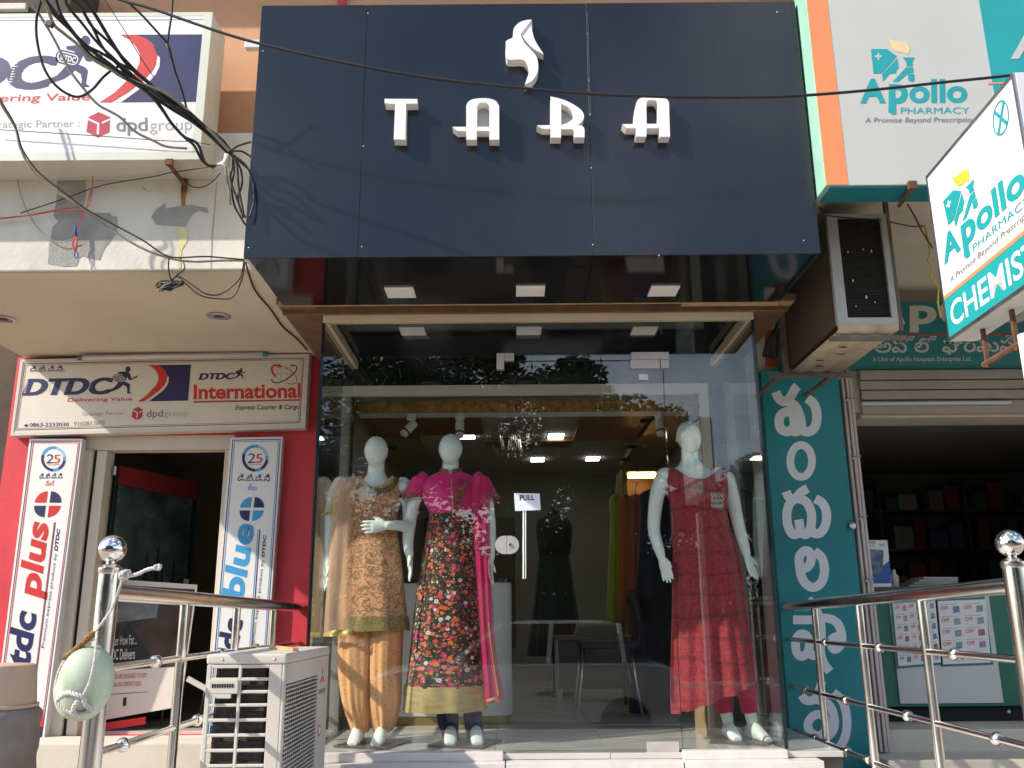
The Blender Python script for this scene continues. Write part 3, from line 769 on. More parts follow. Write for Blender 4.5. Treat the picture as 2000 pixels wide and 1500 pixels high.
# ------------------------------------------------------------------ courier sign over the office door
DY = 5.86
ds = Thing('door_signboard', 'aged white courier signboard with red rule mounted over the office door', 'signboard', (-2.4, 5.9, 2.78))
dpl = YP(DY)
q = [dpl(*p) for p in ((40, 702), (604, 691), (596, 836), (20, 851))]
ds.part('backing', MB().prism([p + Vector((0, .003, 0)) for p in q], (0, .085, 0)), m_cream_metal)
fr_ = MB()
o_ = [(40, 702), (604, 691), (596, 836), (20, 851)]; i_ = [(45, 707), (598, 696), (590, 830), (26, 845)]
for i in range(4):
    j = (i + 1) % 4
    fr_.prism([dpl(*o_[i], .004), dpl(*o_[j], .004), dpl(*i_[j], .004), dpl(*i_[i], .004)], (0, .0068, 0))
ds.part('frame', fr_, m_frame_white)
fc = ds.part('printed_face', MB().prism([dpl(*p) for p in i_], (0, .0025, 0)), m_flex_old)
pr = Print(ds, dpl, (0, 680, 6.4516), fc)
pr.text('డి.టి.డి.సి.', (378, 298), (815, 290), (380, 240), m_navy, .01, cap=.62)
pr.heavy('DTDC', (275, 590), (1365, 572), (350, 395), m_navy, .028, 11)
for k, (xa, ya, xb, yb) in enumerate(((300, 570, 345, 410), (600, 562, 625, 420), (795, 560, 850, 402), (1090, 560, 1150, 410))): streaks(pr, xa, ya, xb, yb, 8, 34, m_flex_old, k)
pr.text('Delivering Value', (848, 674), (1666, 660), (856, 630), m_redp, .012)
runner(pr, RUN_SRC, m_navy, True, m_flex_old)
pr.text('Strategic Partner :', (1035, 850), (1603, 838), (1035, 806), m_lgreyp, .004)
pr.text('0863-2233030', (372, 990), (864, 982), (374, 944), m_navy, .006)
pr.poly('phone_mark', [(308, 990), (352, 989), (350, 960), (310, 961)], m_navy)
pr.text('9160813601', (930, 984), (1312, 966), (934, 928), m_greyp, -.004)
f = affine(((935, 270), (1588, 268), (778, 800)), ((1862, 214), (2408, 206), (1735, 672)))
swoosh(pr, f, m_flex_old)
f = affine(((770, 875), (858, 912), (765, 1075)), ((1738, 738), (1802, 772), (1722, 906)))
cube_logo(pr, f, m_flex_old)
pr.text('dpd', (1848, 868), (2052, 860), (1850, 778), m_greyp, .012, cap=.72)
pr.text('group', (2066, 858), (2368, 850), (2068, 785), m_lgreyp, -.008, cap=.72)
pr = Print(ds, dpl, (300, 680, 6.25), fc)
pr.heavy('DTDC', (548, 383), (972, 376), (575, 310), m_navy, .028, 4)
runner(pr, ((975, 375), (1105, 372), (1070, 245)), m_navy, False)
pr.text('International', (487, 618), (1797, 597), (490, 452), m_redp, .03)
pr.poly('red_rule', [(485, 645), (1787, 622), (1787, 640), (485, 664)], m_redp)
pr.poly('dark_rule', [(485, 660), (1787, 636), (1787, 641), (485, 665)], m_navy, .0018)
pr.text('Express Courier & Cargo', (1000, 752), (1778, 742), (1012, 695), m_blackp, .008)
pr.stroke('globe_line', [ell(1590, 310, 92, 92, 24) + [(1682, 310)], ell(1590, 310, 40, 92, 24) + [(1630, 310)], [(1500, 310), (1682, 306)], [(1510, 262), (1670, 258)]], 4, m_lgreyp, .0014, 1)
pr.stroke('orbit_arrow', [[(1490, 350), (1450, 290), (1445, 235), (1480, 210), (1540, 215)]], 24, m_redp, .0017)
pr.poly('orbit_arrow', [(1515, 178), (1580, 232), (1510, 238), (1540, 215)], m_redp, .0018)
pr.stroke('orbit_arrow', [[(1605, 235), (1680, 280), (1740, 350), (1745, 410), (1700, 438), (1615, 430)]], 9, m_redp, .0017)
pr.stroke('orbit_arrow', [[(1445, 370), (1445, 400), (1490, 422), (1570, 408), (1660, 350), (1735, 280), (1745, 230), (1715, 212), (1670, 215)]], 14, m_navy, .0019)
pr = Print(ds, dpl, (0, 0, 1), fc)
border(pr, [(48, 710), (594, 699), (586, 826), (30, 840.5)], 1.1, m_navy, .0013)
border(pr, [(51, 713), (591, 702), (583, 823), (33, 837.5)], .8, m_redp, .0013)
# tube light clipped along the top of that sign
tl = Thing('tube_light', 'white tube light with blue end caps along the top of the door sign', 'tube light', P(340, 702, Y=5.81))
a, b = P(160, 699, Y=5.815), P(514, 692, Y=5.815)
tl.part('batten', MB().obox((a + b) / 2 + Vector((0, .017, .005)), (b - a) / 2, (0, .012, 0), (0, 0, .018)), m_cream_metal, bevel=.002)
tl.part('tube', MB().tube([a, b], .014, 12), m_int_white, smooth=True)
for p, q_ in ((a, -1), (b, 1)):
    d = (b - a).normalized() * .012 * q_
    tl.part('end_cap', MB().tube([p + d * .05, p + d * 2], .0175, 10), M('blue_plastic', (.04, .22, .40), .5), smooth=40)

# ------------------------------------------------------------------ upright courier boards beside the door
def vboard(label, corners, main_mat, word, crop, tel2, build):
    pl_ = YP(5.885)
    t = Thing('upright_signboard', label, 'signboard', (pl_(*corners[3]) + pl_(*corners[2])) / 2, 'upright courier boards')
    w = [pl_(*p) for p in corners]
    t.part('backing', MB().prism([p + Vector((0, .002, 0)) for p in w], (0, .0625, 0)), m_alu_white)
    f_ = t.part('printed_face', MB().prism([p + (sum((q for q in w), Vector()) / 4 - p).normalized() * .012 for p in w], (0, .0018, 0)), m_flex)
    build(t, pl_, f_)
    return t
def badge(pr, cx, cy, r):
    pr.poly('badge_ring', ell(cx, cy, r, r * 1.02, 32), m_blue, .0014, [ell(cx, cy, r * .78, r * .80, 32)])
    pr.poly('badge_ring', ell(cx, cy, r * 1.0, r * 1.02, 16, 90, 200) + ell(cx, cy, r * .78, r * .80, 16, 200, 90), m_navy, .0017)
    pr.poly('badge_ring', ell(cx, cy, r * 1.0, r * 1.02, 8, 10, 60) + ell(cx, cy, r * .78, r * .80, 8, 60, 10), m_navy, .0017)
    pr.poly('badge_ring', ell(cx, cy, r * 1.0, r * 1.02, 8, -75, -10) + ell(cx, cy, r * .78, r * .80, 8, -10, -75), M('pale_blue_print', (.35, .55, .72), .4), .0017)
    pr.text('2', (cx - r * .62, cy + r * .38), (cx - r * .05, cy + r * .36), (cx - r * .5, cy - r * .35), m_navy, .0)
    pr.text('5', (cx - r * .02, cy + r * .36), (cx + r * .52, cy + r * .33), (cx + r * .06, cy - r * .32), m_redp, .0)
    pr.text('Years of Excellence', (cx - r * .45, cy + r * .55), (cx + r * .5, cy + r * .5), (cx - r * .45, cy + r * .43), m_redp, .01)
def quarter(pr, cx, cy, rx, ry, mats, g=.12, sk=0.0):
    for k, (a0, mm) in enumerate(zip((180, 270, 90, 0), mats)):
        am = R(a0 + 45); ox, oy = g * rx * (1 if math.cos(am) > 0 else -1), g * ry * (1 if math.sin(am) > 0 else -1)
        pts = [(cx + ox, cy + oy)] + [(cx + ox + (rx * (1 - g)) * math.cos(R(a0 + 90 * i / 8)), cy + oy + (ry * (1 - g)) * math.sin(R(a0 + 90 * i / 8))) for i in range(9)]
        pr.poly('round_logo_quarter', [(x - (y - cy) * sk, y) for x, y in pts], mm)
def left_art(t, pl_, f_):
    p = Print(t, pl_, (0, 680, 3.2258), f_)
    badge(p, 336, 697, 78)
    p.text('డి.టి.డి.సి', (247, 822), (392, 820), (248, 795), m_navy, .01, cap=.62)
    p.text('ప్లస్', (287, 866), (342, 864), (288, 843), m_redp, .01, cap=.62)
    quarter(p, 300, 983, 84, 82, (m_redp, m_navy, m_navy, m_redp), sk=.14)
    p = Print(t, pl_, (0, 880, 2.586), f_)
    p.text('plus', (196, 742), (243, 372), (90, 708), m_redp, .035, cap=.70)
    p.text('dtdc', (126, 1210), (181, 826), (14, 1175), m_navy, .035, cap=.70)
    p.text('Premium express product by', (222, 998), (287, 520), (208, 996), m_navy, .0)
    p.text('DTDC', (289, 508), (303, 398), (274, 503), m_navy, .04)
    p.poly('red_rule', [(272, 362), (276, 362), (180, 1130), (176, 1130)], m_redp)
    p.poly('blue_rule', [(278, 362), (281, 362), (185, 1130), (182, 1130)], m_navy)
    p.poly('foot_block', [(196, 1308), (222, 1308), (216, 1395), (190, 1395)], m_redp, .0013)
    p.poly('foot_block', [(190, 1395), (216, 1395), (210, 1482), (180, 1482)], m_navy, .0013)
    p = Print(t, pl_, (0, 0, 1), f_)
    for d, mm, w in ((4, m_navy, 1.4), (7, m_redp, 1.6)):
        mb = MB()
        A = [(57.5 + d, 857 + d), (161 - d, 857 + d), (85 - d, 1448), (-17 + d, 1448)]
        B = [(57.5 + d + w, 857 + d + w), (161 - d - w, 857 + d + w), (85 - d - w, 1448), (-17 + d + w, 1448)]
        for i in (0, 1, 3):
            j = (i + 1) % 4
            mb.sheet([p.at(z, .0012) for z in (A[i], A[j], B[j], B[i])])
        t.part('border_line', mb, mm, f_)
def right_art(t, pl_, f_):
    p = Print(t, pl_, (300, 680, 6.25), f_)
    badge(p, 1240, 1343, 162)
    p = Print(t, pl_, (400, 850, 3.571), f_)
    p.text('డి.టి.డి.సి', (228, 318), (455, 320), (230, 280), m_navy, .01, cap=.62)
    p.text('బ్లూ', (300, 384), (374, 384), (300, 352), m_blue, .01, cap=.62)
    quarter(p, 328, 515, 84, 84, (m_blue, m_navy, m_navy, m_blue), sk=.12)
    p.text('blue', (258, 1150), (342, 630), (115, 1110), m_blue, .035, cap=.70)
    p.text('dtdc', (180, 1700), (262, 1290), (45, 1672), m_navy, .035, cap=.70)
    p.text('Premium express product by', (340, 1500), (412, 868), (320, 1498), m_navy, .0)
    p.text('DTDC', (414, 850), (428, 700), (396, 845), m_navy, .04)
    p.poly('blue_rule', [(368, 657), (373, 657), (305, 1620), (300, 1620)], m_blue)
    p.poly('navy_rule', [(380, 657), (387, 657), (320, 1620), (313, 1620)], m_navy)
    p = Print(t, pl_, (0, 0, 1), f_)
    p.poly('foot_block', [(417, 1385), (520, 1385), (516, 1416), (412, 1416)], m_blue, .0013)
    p.poly('foot_block', [(411, 1417), (516, 1417), (512, 1448), (406, 1448)], m_navy, .0013)
    for d, mm, w in ((4, m_navy, 1.6), (7.5, m_blue, 1.3)):
        mb = MB()
        A = [(450 + d, 855 + d), (552 - d, 853 + d), (512 - d, 1448), (400 + d, 1448)]
        B = [(450 + d + w, 855 + d + w), (552 - d - w, 853 + d + w), (512 - d - w, 1448), (400 + d + w, 1448)]
        for i in (0, 1, 3):
            j = (i + 1) % 4
            mb.sheet([p.at(z, .0012) for z in (A[i], A[j], B[j], B[i])])
        t.part('border_line', mb, mm, f_)
vboard('upright white board with red and navy lettering left of the office door', [(57.5, 857), (161, 857), (85, 1452), (-18, 1456)], None, 'plus', None, None, left_art)
vboard('upright white board with sky blue lettering right of the office door', [(450, 855), (552, 853), (511, 1455), (399, 1457)], None, 'blue', None, None, right_art)

# ------------------------------------------------------------------ pharmacy board high on the right
AY = 3.92
ab = Thing('pharmacy_signboard', 'big pale grey pharmacy signboard with orange edge and mint side at upper right', 'signboard', (2.8, 4.2, 3.55))
ab.part('box', MB().box(1.532, 5.2, AY + .004, 4.09, 3.555, 5.6), m_mint, bevel=.004)
ab.part('bottom_sheet', MB().box(1.56, 5.2, AY + .012, 4.085, 3.545, 3.5545), m_teal)
fc = ab.part('printed_face', MB().box(1.533, 5.2, AY, AY + .0038, 3.557, 5.6), m_pale)
apl = YP(AY)
pr = Print(ab, apl, (1540, 0, 4.285), fc)
ab.part('orange_edge', MB().box(1.534, P(1650, 300, Y=AY).x, AY - .0012, AY - .0002, 3.558, 5.6), m_orange, fc)
tx = P(1928, 100, Y=AY).x
ab.part('teal_field', MB().box(tx, 5.2, AY - .0012, AY - .0002, 3.558, 5.6), m_teal_bright, fc)
def apollo(pr, f, flame, mat, white, big=True):
    pr.poly('flame_logo', [f(p) for p in [(820, 300), (850, 330), (910, 345), (960, 350), (1000, 372), (1015, 410), (1000, 455), (965, 440), (900, 430), (862, 395), (850, 360)]], flame, .0016, smooth=3)
    pr.poly('profile_logo', [f(p) for p in [(690, 410), (825, 410), (907, 470), (780, 612), (712, 615)]], mat, .0016)
    pr.poly('profile_logo', [f(p) for p in [(910, 488), (922, 572), (905, 580), (898, 610), (845, 618), (790, 680), (785, 620)]], mat, .0016)
    pr.poly('cross_mark', [f(p) for p in [(745, 445), (760, 445), (760, 463), (780, 463), (780, 478), (760, 478), (760, 498), (745, 498), (745, 478), (722, 478), (722, 463), (745, 463)]], white, .0020)
    pr.poly('torch_logo', [f(p) for p in [(955, 480), (1056, 480), (1035, 520), (1040, 552), (990, 552), (985, 515)]], mat, .0016)
    pr.poly('torch_logo', [f(p) for p in [(985, 562), (1042, 562), (1045, 605), (1000, 612), (920, 684), (872, 684)]], mat, .0016)
    pr.poly('torch_logo', [f(p) for p in [(1000, 620), (1050, 615), (1056, 668), (1035, 685), (1003, 672)]], mat, .0016)
    pr.text('A', f((600, 855)), f((815, 853)), f((600 - 0, 668)), mat, .035)
    pr.text('p', f((838, 856)), f((998, 856)), f((842, 640)), mat, .035, cap=CAPH)
    pr.text('ollo', f((1010, 854)), f((1498, 850)), f((1010, 662)), mat, .03, cap=CAPH * 1.05)
    pr.poly('long_stem', [f(p) for p in [(845, 735), (890, 735), (902, 955), (858, 957)]], mat, .0018)
    pr.text('PHARMACY', f((940, 952)), f((1515, 950)), f((940, 900)), mat, .0)
    pr.text('A Promise Beyond Prescription', f((640, 1026)), f((1565, 1020)), f((648, 985)), m_greyp, .002)
ident = lambda p: p
apollo(pr, ident, m_pale_yellow, m_teal_bright, m_pale)
pr.text('APOLLO', (1862, 480), (3500, 470), (1900, 190), m_pale, .03, .003)
pr.poly('orange_line', [(1670, 690), (3300, 660), (3300, 676), (1670, 704)], m_orange, .0028)
ab.part('support_angle', MB().obox(P(1782, 362, Y=AY - .01), (.02, 0, 0), (0, .01, 0), (0, 0, .02)).tube([P(1782, 366, Y=AY - .004), P(1756, 402, Y=4.08)], .013, 4), m_iron)

# ------------------------------------------------------------------ projecting pharmacy sign on a pole
c0 = P(1853, 668, Y=2.9); c1 = P(1803, 350, Y=2.9)
hx = Vector((-.05, -1, 0)).normalized()           # along the board, towards the street
hn = Vector((-hx.y, hx.x, 0)); hn = hn if hn.x < 0 else -hn
hpl = Plane(c0, hn)
t0 = hpl(1978, 135)
wid = (t0 - Vector((c0.x, c0.y, t0.z))).length
hz0, hz1 = c0.z, t0.z - .0
hz1 = (c1.z + t0.z) / 2
hs = Thing('projecting_sign', 'white double sided pharmacy sign on a pole jutting out at far right', 'sign', (c0.x + .1, 2.6, 0))
base = Vector((c0.x, 2.9, 0))
Hc = base + hx * wid / 2 + Vector((0, 0, (hz0 + hz1) / 2)) - hn * .05
hs.part('box', MB().obox(Hc, hx * wid / 2, hn * .047, Vector((0, 0, (hz1 - hz0) / 2))), m_alu_white, bevel=.004)
fr2 = MB()
for z in (hz0 + .006, hz1 - .006): fr2.obox(Vector((Hc.x, Hc.y, z)) + hn * .0496, hx * wid / 2, hn * .002, (0, 0, .006))
for s_ in (-1, 1): fr2.obox(Hc + hx * s_ * (wid / 2 - .006) + hn * .0496, hx * .006, hn * .002, (0, 0, (hz1 - hz0) / 2 - .0125))
hs.part('edge_frame', fr2, m_brushed)
fc = hs.part('printed_face', MB().obox(Hc + hn * .0485, hx * (wid / 2 - .012), hn * .0012, Vector((0, 0, (hz1 - hz0) / 2 - .0125))), m_flex)
fpl2 = Plane(Hc + hn * .0498, hn)
pr = Print(hs, fpl2, (1790, 130, 2.7286), fc)
# affine-free: map the board art through four world directions measured on the photograph
def hmap(u, v):           # u,v in board units 0..1 from lower left
    return Vector((0, 0, 0)) + (base + hx * (wid * u) + Vector((0, 0, hz0 + (hz1 - hz0) * v))) + hn * .0
class HP(Print):
    def at(s, p, off=.0015):
        q = hmap(p[0], p[1]); d = (fpl2.p + fpl2.n * off - q).dot(fpl2.n)
        return q + fpl2.n * d
hp = HP(hs, fpl2, (0, 0, 1), fc)
fA = affine(((600, 1026), (1600, 1026), (600, 300)), ((.075, .30), (1.05, .30), (.075, .845)))
apollo(hp, fA, m_yellow, m_teal_bright, m_flex)
hp.poly('orange_line', [(.02, .238), (.98, .238), (.98, .258), (.02, .258)], m_orange)
hp.poly('teal_band', [(.02, .02), (.98, .02), (.98, .236), (.02, .236)], m_teal_bright, .0013)
hp.text('CHEMIST', (.07, .062), (.965, .062), (.07, .190), m_flex, .014, .0019)
hp.poly('roundel', ell(.84, .86, .075, .085, 28), m_teal_bright, .0015, [ell(.84, .86, .066, .076, 28)])
hp.poly('roundel_cross', [(.79, .80), (.805, .79), (.895, .915), (.88, .925)], m_teal_bright, .0017)
hp.poly('roundel_cross', [(.88, .795), (.895, .805), (.805, .925), (.79, .915)], m_teal_bright, .0019)
for u in (.22, .52):
    q = hmap(u, 0) - hn * .05
    hs.part('rust_strut', MB().box(q.x - .006, q.x + .006, q.y - .006, q.y + .006, hz0 - .13, hz0 - .001), m_iron)
q = hmap(.52, 0) - hn * .05
hs.part('cross_bar', MB().tube([hmap(.18, 0) - hn * .05 + Vector((0, 0, -.115)), hmap(.75, 0) - hn * .05 + Vector((0, 0, -.115))], .010, 6), m_iron)
pp = hmap(.62, 0) - hn * .05
hs.part('pole', MB().tube([(pp.x, pp.y, .115), (pp.x, pp.y, hz0 - .10)], .026, 16), m_pvc, smooth=40)

# ------------------------------------------------------------------ teal pharmacy signs below the canopy
ps = Thing('teal_pharmacy_sign', 'teal pharmacy sign with local script over the dark shop opening', 'signboard', (3, 5.9, 3.17))
ppl = YP(5.80)
ps.part('board', MB().box(1.86, 5.2, 5.803, 5.949, 3.172, 3.626), m_teal, bevel=.004)
fc = ps.part('printed_face', MB().box(1.865, 5.2, 5.800, 5.8028, 3.177, 3.621), m_teal)
pr = Print(ps, ppl, (1480, 330, 3.571), fc)
pr.text('p', (1060, 1075), (1248, 1070), (1060, 905), m_tan_print, .035)
pr.text('ollo', (1262, 1070), (1900, 1062), (1262, 850), m_tan_print, .03)
pr.text('A', (840, 1080), (1030, 1076), (850, 905), m_tan_print, .03)
pr.poly('red_line', [(700, 1160), (1800, 1150), (1800, 1160), (700, 1170)], m_redp)
pr.text('అపోలో ఫార్మసీ', (815, 1280), (1790, 1272), (818, 1205), m_tan_print, .015, cap=.55)
pr.text('A Unit of Apollo Hospitals Enterprise Ltd.', (800, 1342), (1490, 1338), (802, 1312), m_tan_print, .006)
pr = Print(ps, ppl, (0, 0, 1), fc)

tv = Thing('upright_pharmacy_sign', 'tall teal sign with white local script beside the glass box', 'signboard', (1.97, 5.9, .5))
tpl = YP(5.885)
tv.part('board', MB().box(1.712, 2.245, 5.888, 5.949, .30, 3.165), m_teal, bevel=.003)
m_tealv = M('teal_blue_print', (.012, .25, .28), .4, var=.3, scale=.9)
fc = tv.part('printed_face', MB().box(1.716, 2.241, 5.885, 5.8878, .305, 3.16), m_tealv)
pr = Print(tv, tpl, (1460, 700, 3.7037), fc)
m_script = M('script_white_print', (.80, .81, .84), .4, var=.03)
pr.stroke('script_letter', [[(205, 242), (228, 292), (275, 312), (318, 268), (340, 225), (362, 200)], [(300, 318), (345, 345), (372, 400), (388, 470), (380, 515), (345, 530), (318, 515)], [(335, 440), (322, 395), (275, 388), (238, 415), (228, 460), (243, 510), (285, 530), (318, 515), (338, 480), (335, 440)], [(388, 490), (410, 525), (450, 528), (490, 490), (502, 410), (480, 330), (430, 290)]], 68, m_script)
pr.stroke('script_letter', [ell(388, 742, 78, 115, 24) + [(466, 742)]], 56, m_script)
pr.stroke('script_letter', [[(280, 962), (300, 1005), (345, 1015), (385, 970), (435, 940)], [(350, 1012), (305, 1050), (285, 1120), (290, 1200), (320, 1265), (355, 1272), (378, 1235), (370, 1165)], [(350, 1012), (420, 1035), (460, 1110), (460, 1200), (440, 1262), (405, 1272), (378, 1235)], [(455, 1215), (478, 1262), (525, 1262), (565, 1200), (570, 1110), (540, 1045), (490, 1015)]], 66, m_script)
pr = Print(tv, tpl, (1460, 1040, 3.2609), fc)
pr.stroke('script_letter', [[(405, 175), (395, 125), (362, 118), (332, 150), (330, 200), (348, 226), (385, 218), (405, 175)], [(330, 190), (340, 270), (370, 325), (420, 350), (470, 318), (490, 245), (475, 165), (425, 118)]], 58, m_script)
pr.stroke('script_letter', [[(290, 556), (400, 556), (500, 545), (570, 575), (600, 650), (590, 720), (550, 745), (532, 705), (545, 672), (585, 660)], [(385, 425), (430, 480), (462, 560), (470, 650), (465, 760), (490, 840), (525, 885)], [(392, 700), (375, 655), (335, 648), (308, 690), (312, 760), (345, 790), (385, 760), (392, 700)], [(385, 755), (420, 785), (458, 770)]], 56, m_script)
pr.stroke('script_letter', [[(345, 1035), (375, 1070), (425, 1062), (455, 1010), (475, 945)], [(430, 1062), (510, 1090), (548, 1160), (552, 1240), (520, 1290), (480, 1285)], [(500, 1220), (480, 1165), (425, 1165), (385, 1215), (400, 1270), (450, 1295), (490, 1270), (500, 1220)], [(545, 1020), (605, 1075), (632, 1180), (625, 1290), (580, 1375), (520, 1395), (500, 1370)]], 56, m_script)
# ------------------------------------------------------------------ steel railings
def railing(label, X, ya, yb, za, zb, posts, bars, knobs, side):
    t = Thing('steel_railing', label, 'railing', (X, (ya + yb) / 2, .5), 'steel railings beside the entrance')
    lz = lambda y: za + (zb - za) * (y - ya) / (yb - ya)
    foot = .58
    t.part('newel_post', MB().tube([(X, ya, .32), (X, ya, za + .035)], .036, 20), m_chrome, smooth=40)
    nw = t.part('newel_cap', MB().lathe([(.038, 0), (.040, .006), (.040, .02), (.028, .03), (.016, .036), (.016, .046)], (X, ya, za + .03), 20), m_chrome, smooth=40)
    t.part('finial_ball', MB().ball((X, ya, za + .115), .047, 28, 18), m_mirror, nw, smooth=True)
    t.part('top_rail', MB().tube([(X, ya + .02, lz(ya) - .03), (X, yb, lz(yb) - .03)], .030, 18), m_chrome, smooth=40)
    for y in posts:
        zf = .70 if y < 4.7 else FL - .03
        t.part('baluster', MB().tube([(X, y, zf), (X, y, lz(y) - .055)], .0195, 14), m_chrome, smooth=40)
    for z, ks in zip(bars, knobs):
        t.part('cross_bar', MB().tube([(X, ya + .03, z), (X, yb, z)], .0135, 12), m_chrome, smooth=40)
        for y in ks:
            t.part('bar_bead', MB().ball((X, y, z), .0255, 16, 10), m_mirror, smooth=True)
    return t
yk = lambda px, X: P(px, 1300, X=X).y
LX, RX = -1.385, 1.75
railing('steel railing at left with an ash gourd tied to its ball topped post', LX, 3.10, 5.945, 1.665, 1.635, (3.84, 4.57, 5.27), (1.385, 1.115, .86), ([yk(303, LX), yk(428, LX), 4.95], [yk(255, LX), yk(393, LX), 4.7], [3.55, 4.3]), -1)
railing('steel railing at right in front of the tall teal sign and pharmacy counter', RX, 3.165, 5.884, 1.665, 1.615, (3.92, 4.63, 5.32), (1.385, 1.10, .84), ([yk(1868, RX), yk(1722, RX), yk(1617, RX)], [yk(1928, RX), yk(1762, RX), yk(1646, RX), 5.6], [yk(1678, RX), 5.0, yk(1580, RX)]), 1)
# slanting strip behind the left railing
a, b = P(366, 1325, Y=4.9), P(440, 1366, Y=4.9)
single('slanting_strip', 'narrow beige strip slanting down behind the left railing and beside the outdoor unit', 'strip', MB().obox((a + b) / 2, (b - a) / 2, (0, .006, 0), (.006, 0, .012)).box(b.x - .015, b.x + .005, 4.89, 4.91, .815, b.z), m_cream_metal, (a + b) / 2)

# ------------------------------------------------------------------ ash gourd slung from the left post
gc = P(165, 1334, Y=3.02)
gd = Thing('ash_gourd', 'pale green ash gourd hanging in white rope from the left railing post', 'gourd', gc)
up = Vector((.16, -.10, 1)).normalized(); qd = up.to_track_quat('Z', 'Y')
rings = []
for i in range(25):
    a_ = math.pi * (i + .15) / 24.3 - math.pi / 2
    rr = .088 * math.cos(a_) ** .82; z = .116 * math.sin(a_)
    rings.append([gc + qd @ Vector((rr * math.cos(2 * math.pi * j / 32) * (1 + .012 * math.sin(5 * 2 * math.pi * j / 32 + i * .2)), rr * math.sin(2 * math.pi * j / 32), z)) for j in range(32)])
gd.part('fruit', MB().loft(rings), m_gourd, smooth=True)
def rope(pts, r=.0045, twist=90.0, n=6):
    """two-strand twisted rope"""
    q = spline(pts, 10); mb = MB(); L = 0
    ds_ = [0]
    for i in range(1, len(q)): L += (q[i] - q[i - 1]).length; ds_.append(L)
    for k in range(3):
        s_ = []
        for i, p in enumerate(q):
            a_ = q[max(0, i - 1)]; b_ = q[min(len(q) - 1, i + 1)]; t_ = (b_ - a_).normalized()
            u = t_.cross(Vector((.3, .9, .2))).normalized(); w = t_.cross(u)
            an = ds_[i] * twist * 2 + k * 2.094
            s_.append(p + (u * math.cos(an) + w * math.sin(an)) * r * .55)
        mb.tube(s_, r * .62, n)
    return mb
g = lambda x, y, dy=-.02: P(80 + x / 4.054, 1050 + y / 4.054, Y=3.02 + dy)
def dens(pts, d=.006):
    out = [Vector(pts[0])]
    for a_, b_ in zip(pts, pts[1:]):
        n_ = max(1, int((Vector(b_) - Vector(a_)).length / d / 10)); out += [Vector(a_).lerp(Vector(b_), (i + 1) / n_) for i in range(n_)]
    return out
gd.part('rope', rope(dens([g(645, 330, .04), g(560, 560, .03), g(435, 740, -.03)])), m_rope, smooth=True)
gd.part('rope', rope(dens([g(470, 400, .06), g(455, 600, .03), g(440, 800, -.05), g(425, 960, -.088), g(390, 1130, -.098), g(330, 1260, -.08)])), m_rope, smooth=True)
gd.part('rope', rope(dens([g(440, 790, -.03), g(300, 880, -.03), g(190, 970, -.05), g(130, 1100, -.06), g(120, 1290, -.05)])), m_rope, smooth=True)
gd.part('rope', rope(dens([g(660, 310, .02), g(760, 290, .02), g(850, 250, .02), g(950, 235, .02)], .006), .006), m_rope, smooth=True)
gd.part('rope_net', rope(dens([g(125, 1290, -.06), g(200, 1230, -.085), g(280, 1245, -.095), g(330, 1270, -.09), g(350, 1320, -.08), g(410, 1370, -.06), g(340, 1400, -.06), g(250, 1390, -.06), g(170, 1340, -.06), g(125, 1290, -.06)]), .007), m_rope, smooth=True)
gd.part('rope_net', rope(dens([g(300, 1280, -.09), g(255, 1360, -.075), g(300, 1405, -.06), g(400, 1380, -.055)]), .007), m_rope, smooth=True)
gd.part('coir_tie', rope(dens([g(470, 770, .0), g(400, 770, -.03), g(340, 830, -.03), g(230, 925, -.04), g(180, 965, -.05)]), .010), m_coir, smooth=True)
knot = MB()
for i in range(6):
    a_ = i * 1.05; c = g(665, 295, .015)
    knot.tube([c + Vector((.012 * math.cos(a_ + k * .7), .012 * math.sin(a_ * 1.7 + k * .7), .014 * math.sin(a_ + k * .9))) for k in range(7)], .0052, 6)
for i in range(5):
    c = g(925, 235, .02); a_ = i * 1.3
    knot.tube([c + Vector((.010 * math.cos(a_ + k * .8), .008 * math.sin(a_ * 2 + k), .008 * math.sin(a_ + k * .9))) for k in range(6)], .0042, 6)
gd.part('knot', knot, m_rope, smooth=True)

# ------------------------------------------------------------------ outdoor air conditioner on the landing
ax0, ax1, ay0, ay1 = -1.232, -.918, 3.72, 4.58
az0, az1 = .80, 1.405
ac = Thing('air_conditioner', 'ivory outdoor air conditioner unit standing on the landing in front of the glass', 'air conditioner', ((ax0 + ax1) / 2, (ay0 + ay1) / 2, .705))
ac.part('foot', MB().box(ax0 + .02, ax1 - .02, ay0 + .12, ay0 + .17, .705, az0), m_oldpaint)
ac.part('foot', MB().box(ax0 + .02, ax1 - .02, ay1 - .17, ay1 - .12, .705, az0), m_oldpaint)
ac.part('top_cover', MB().box(ax0 - .004, ax1 + .004, ay0 - .004, ay1 + .004, az1 - .040, az1), m_ac, bevel=.012, seg=3)
ac.part('base_pan', MB().box(ax0, ax1, ay0, ay1, az0, az0 + .03), m_ac, bevel=.004)
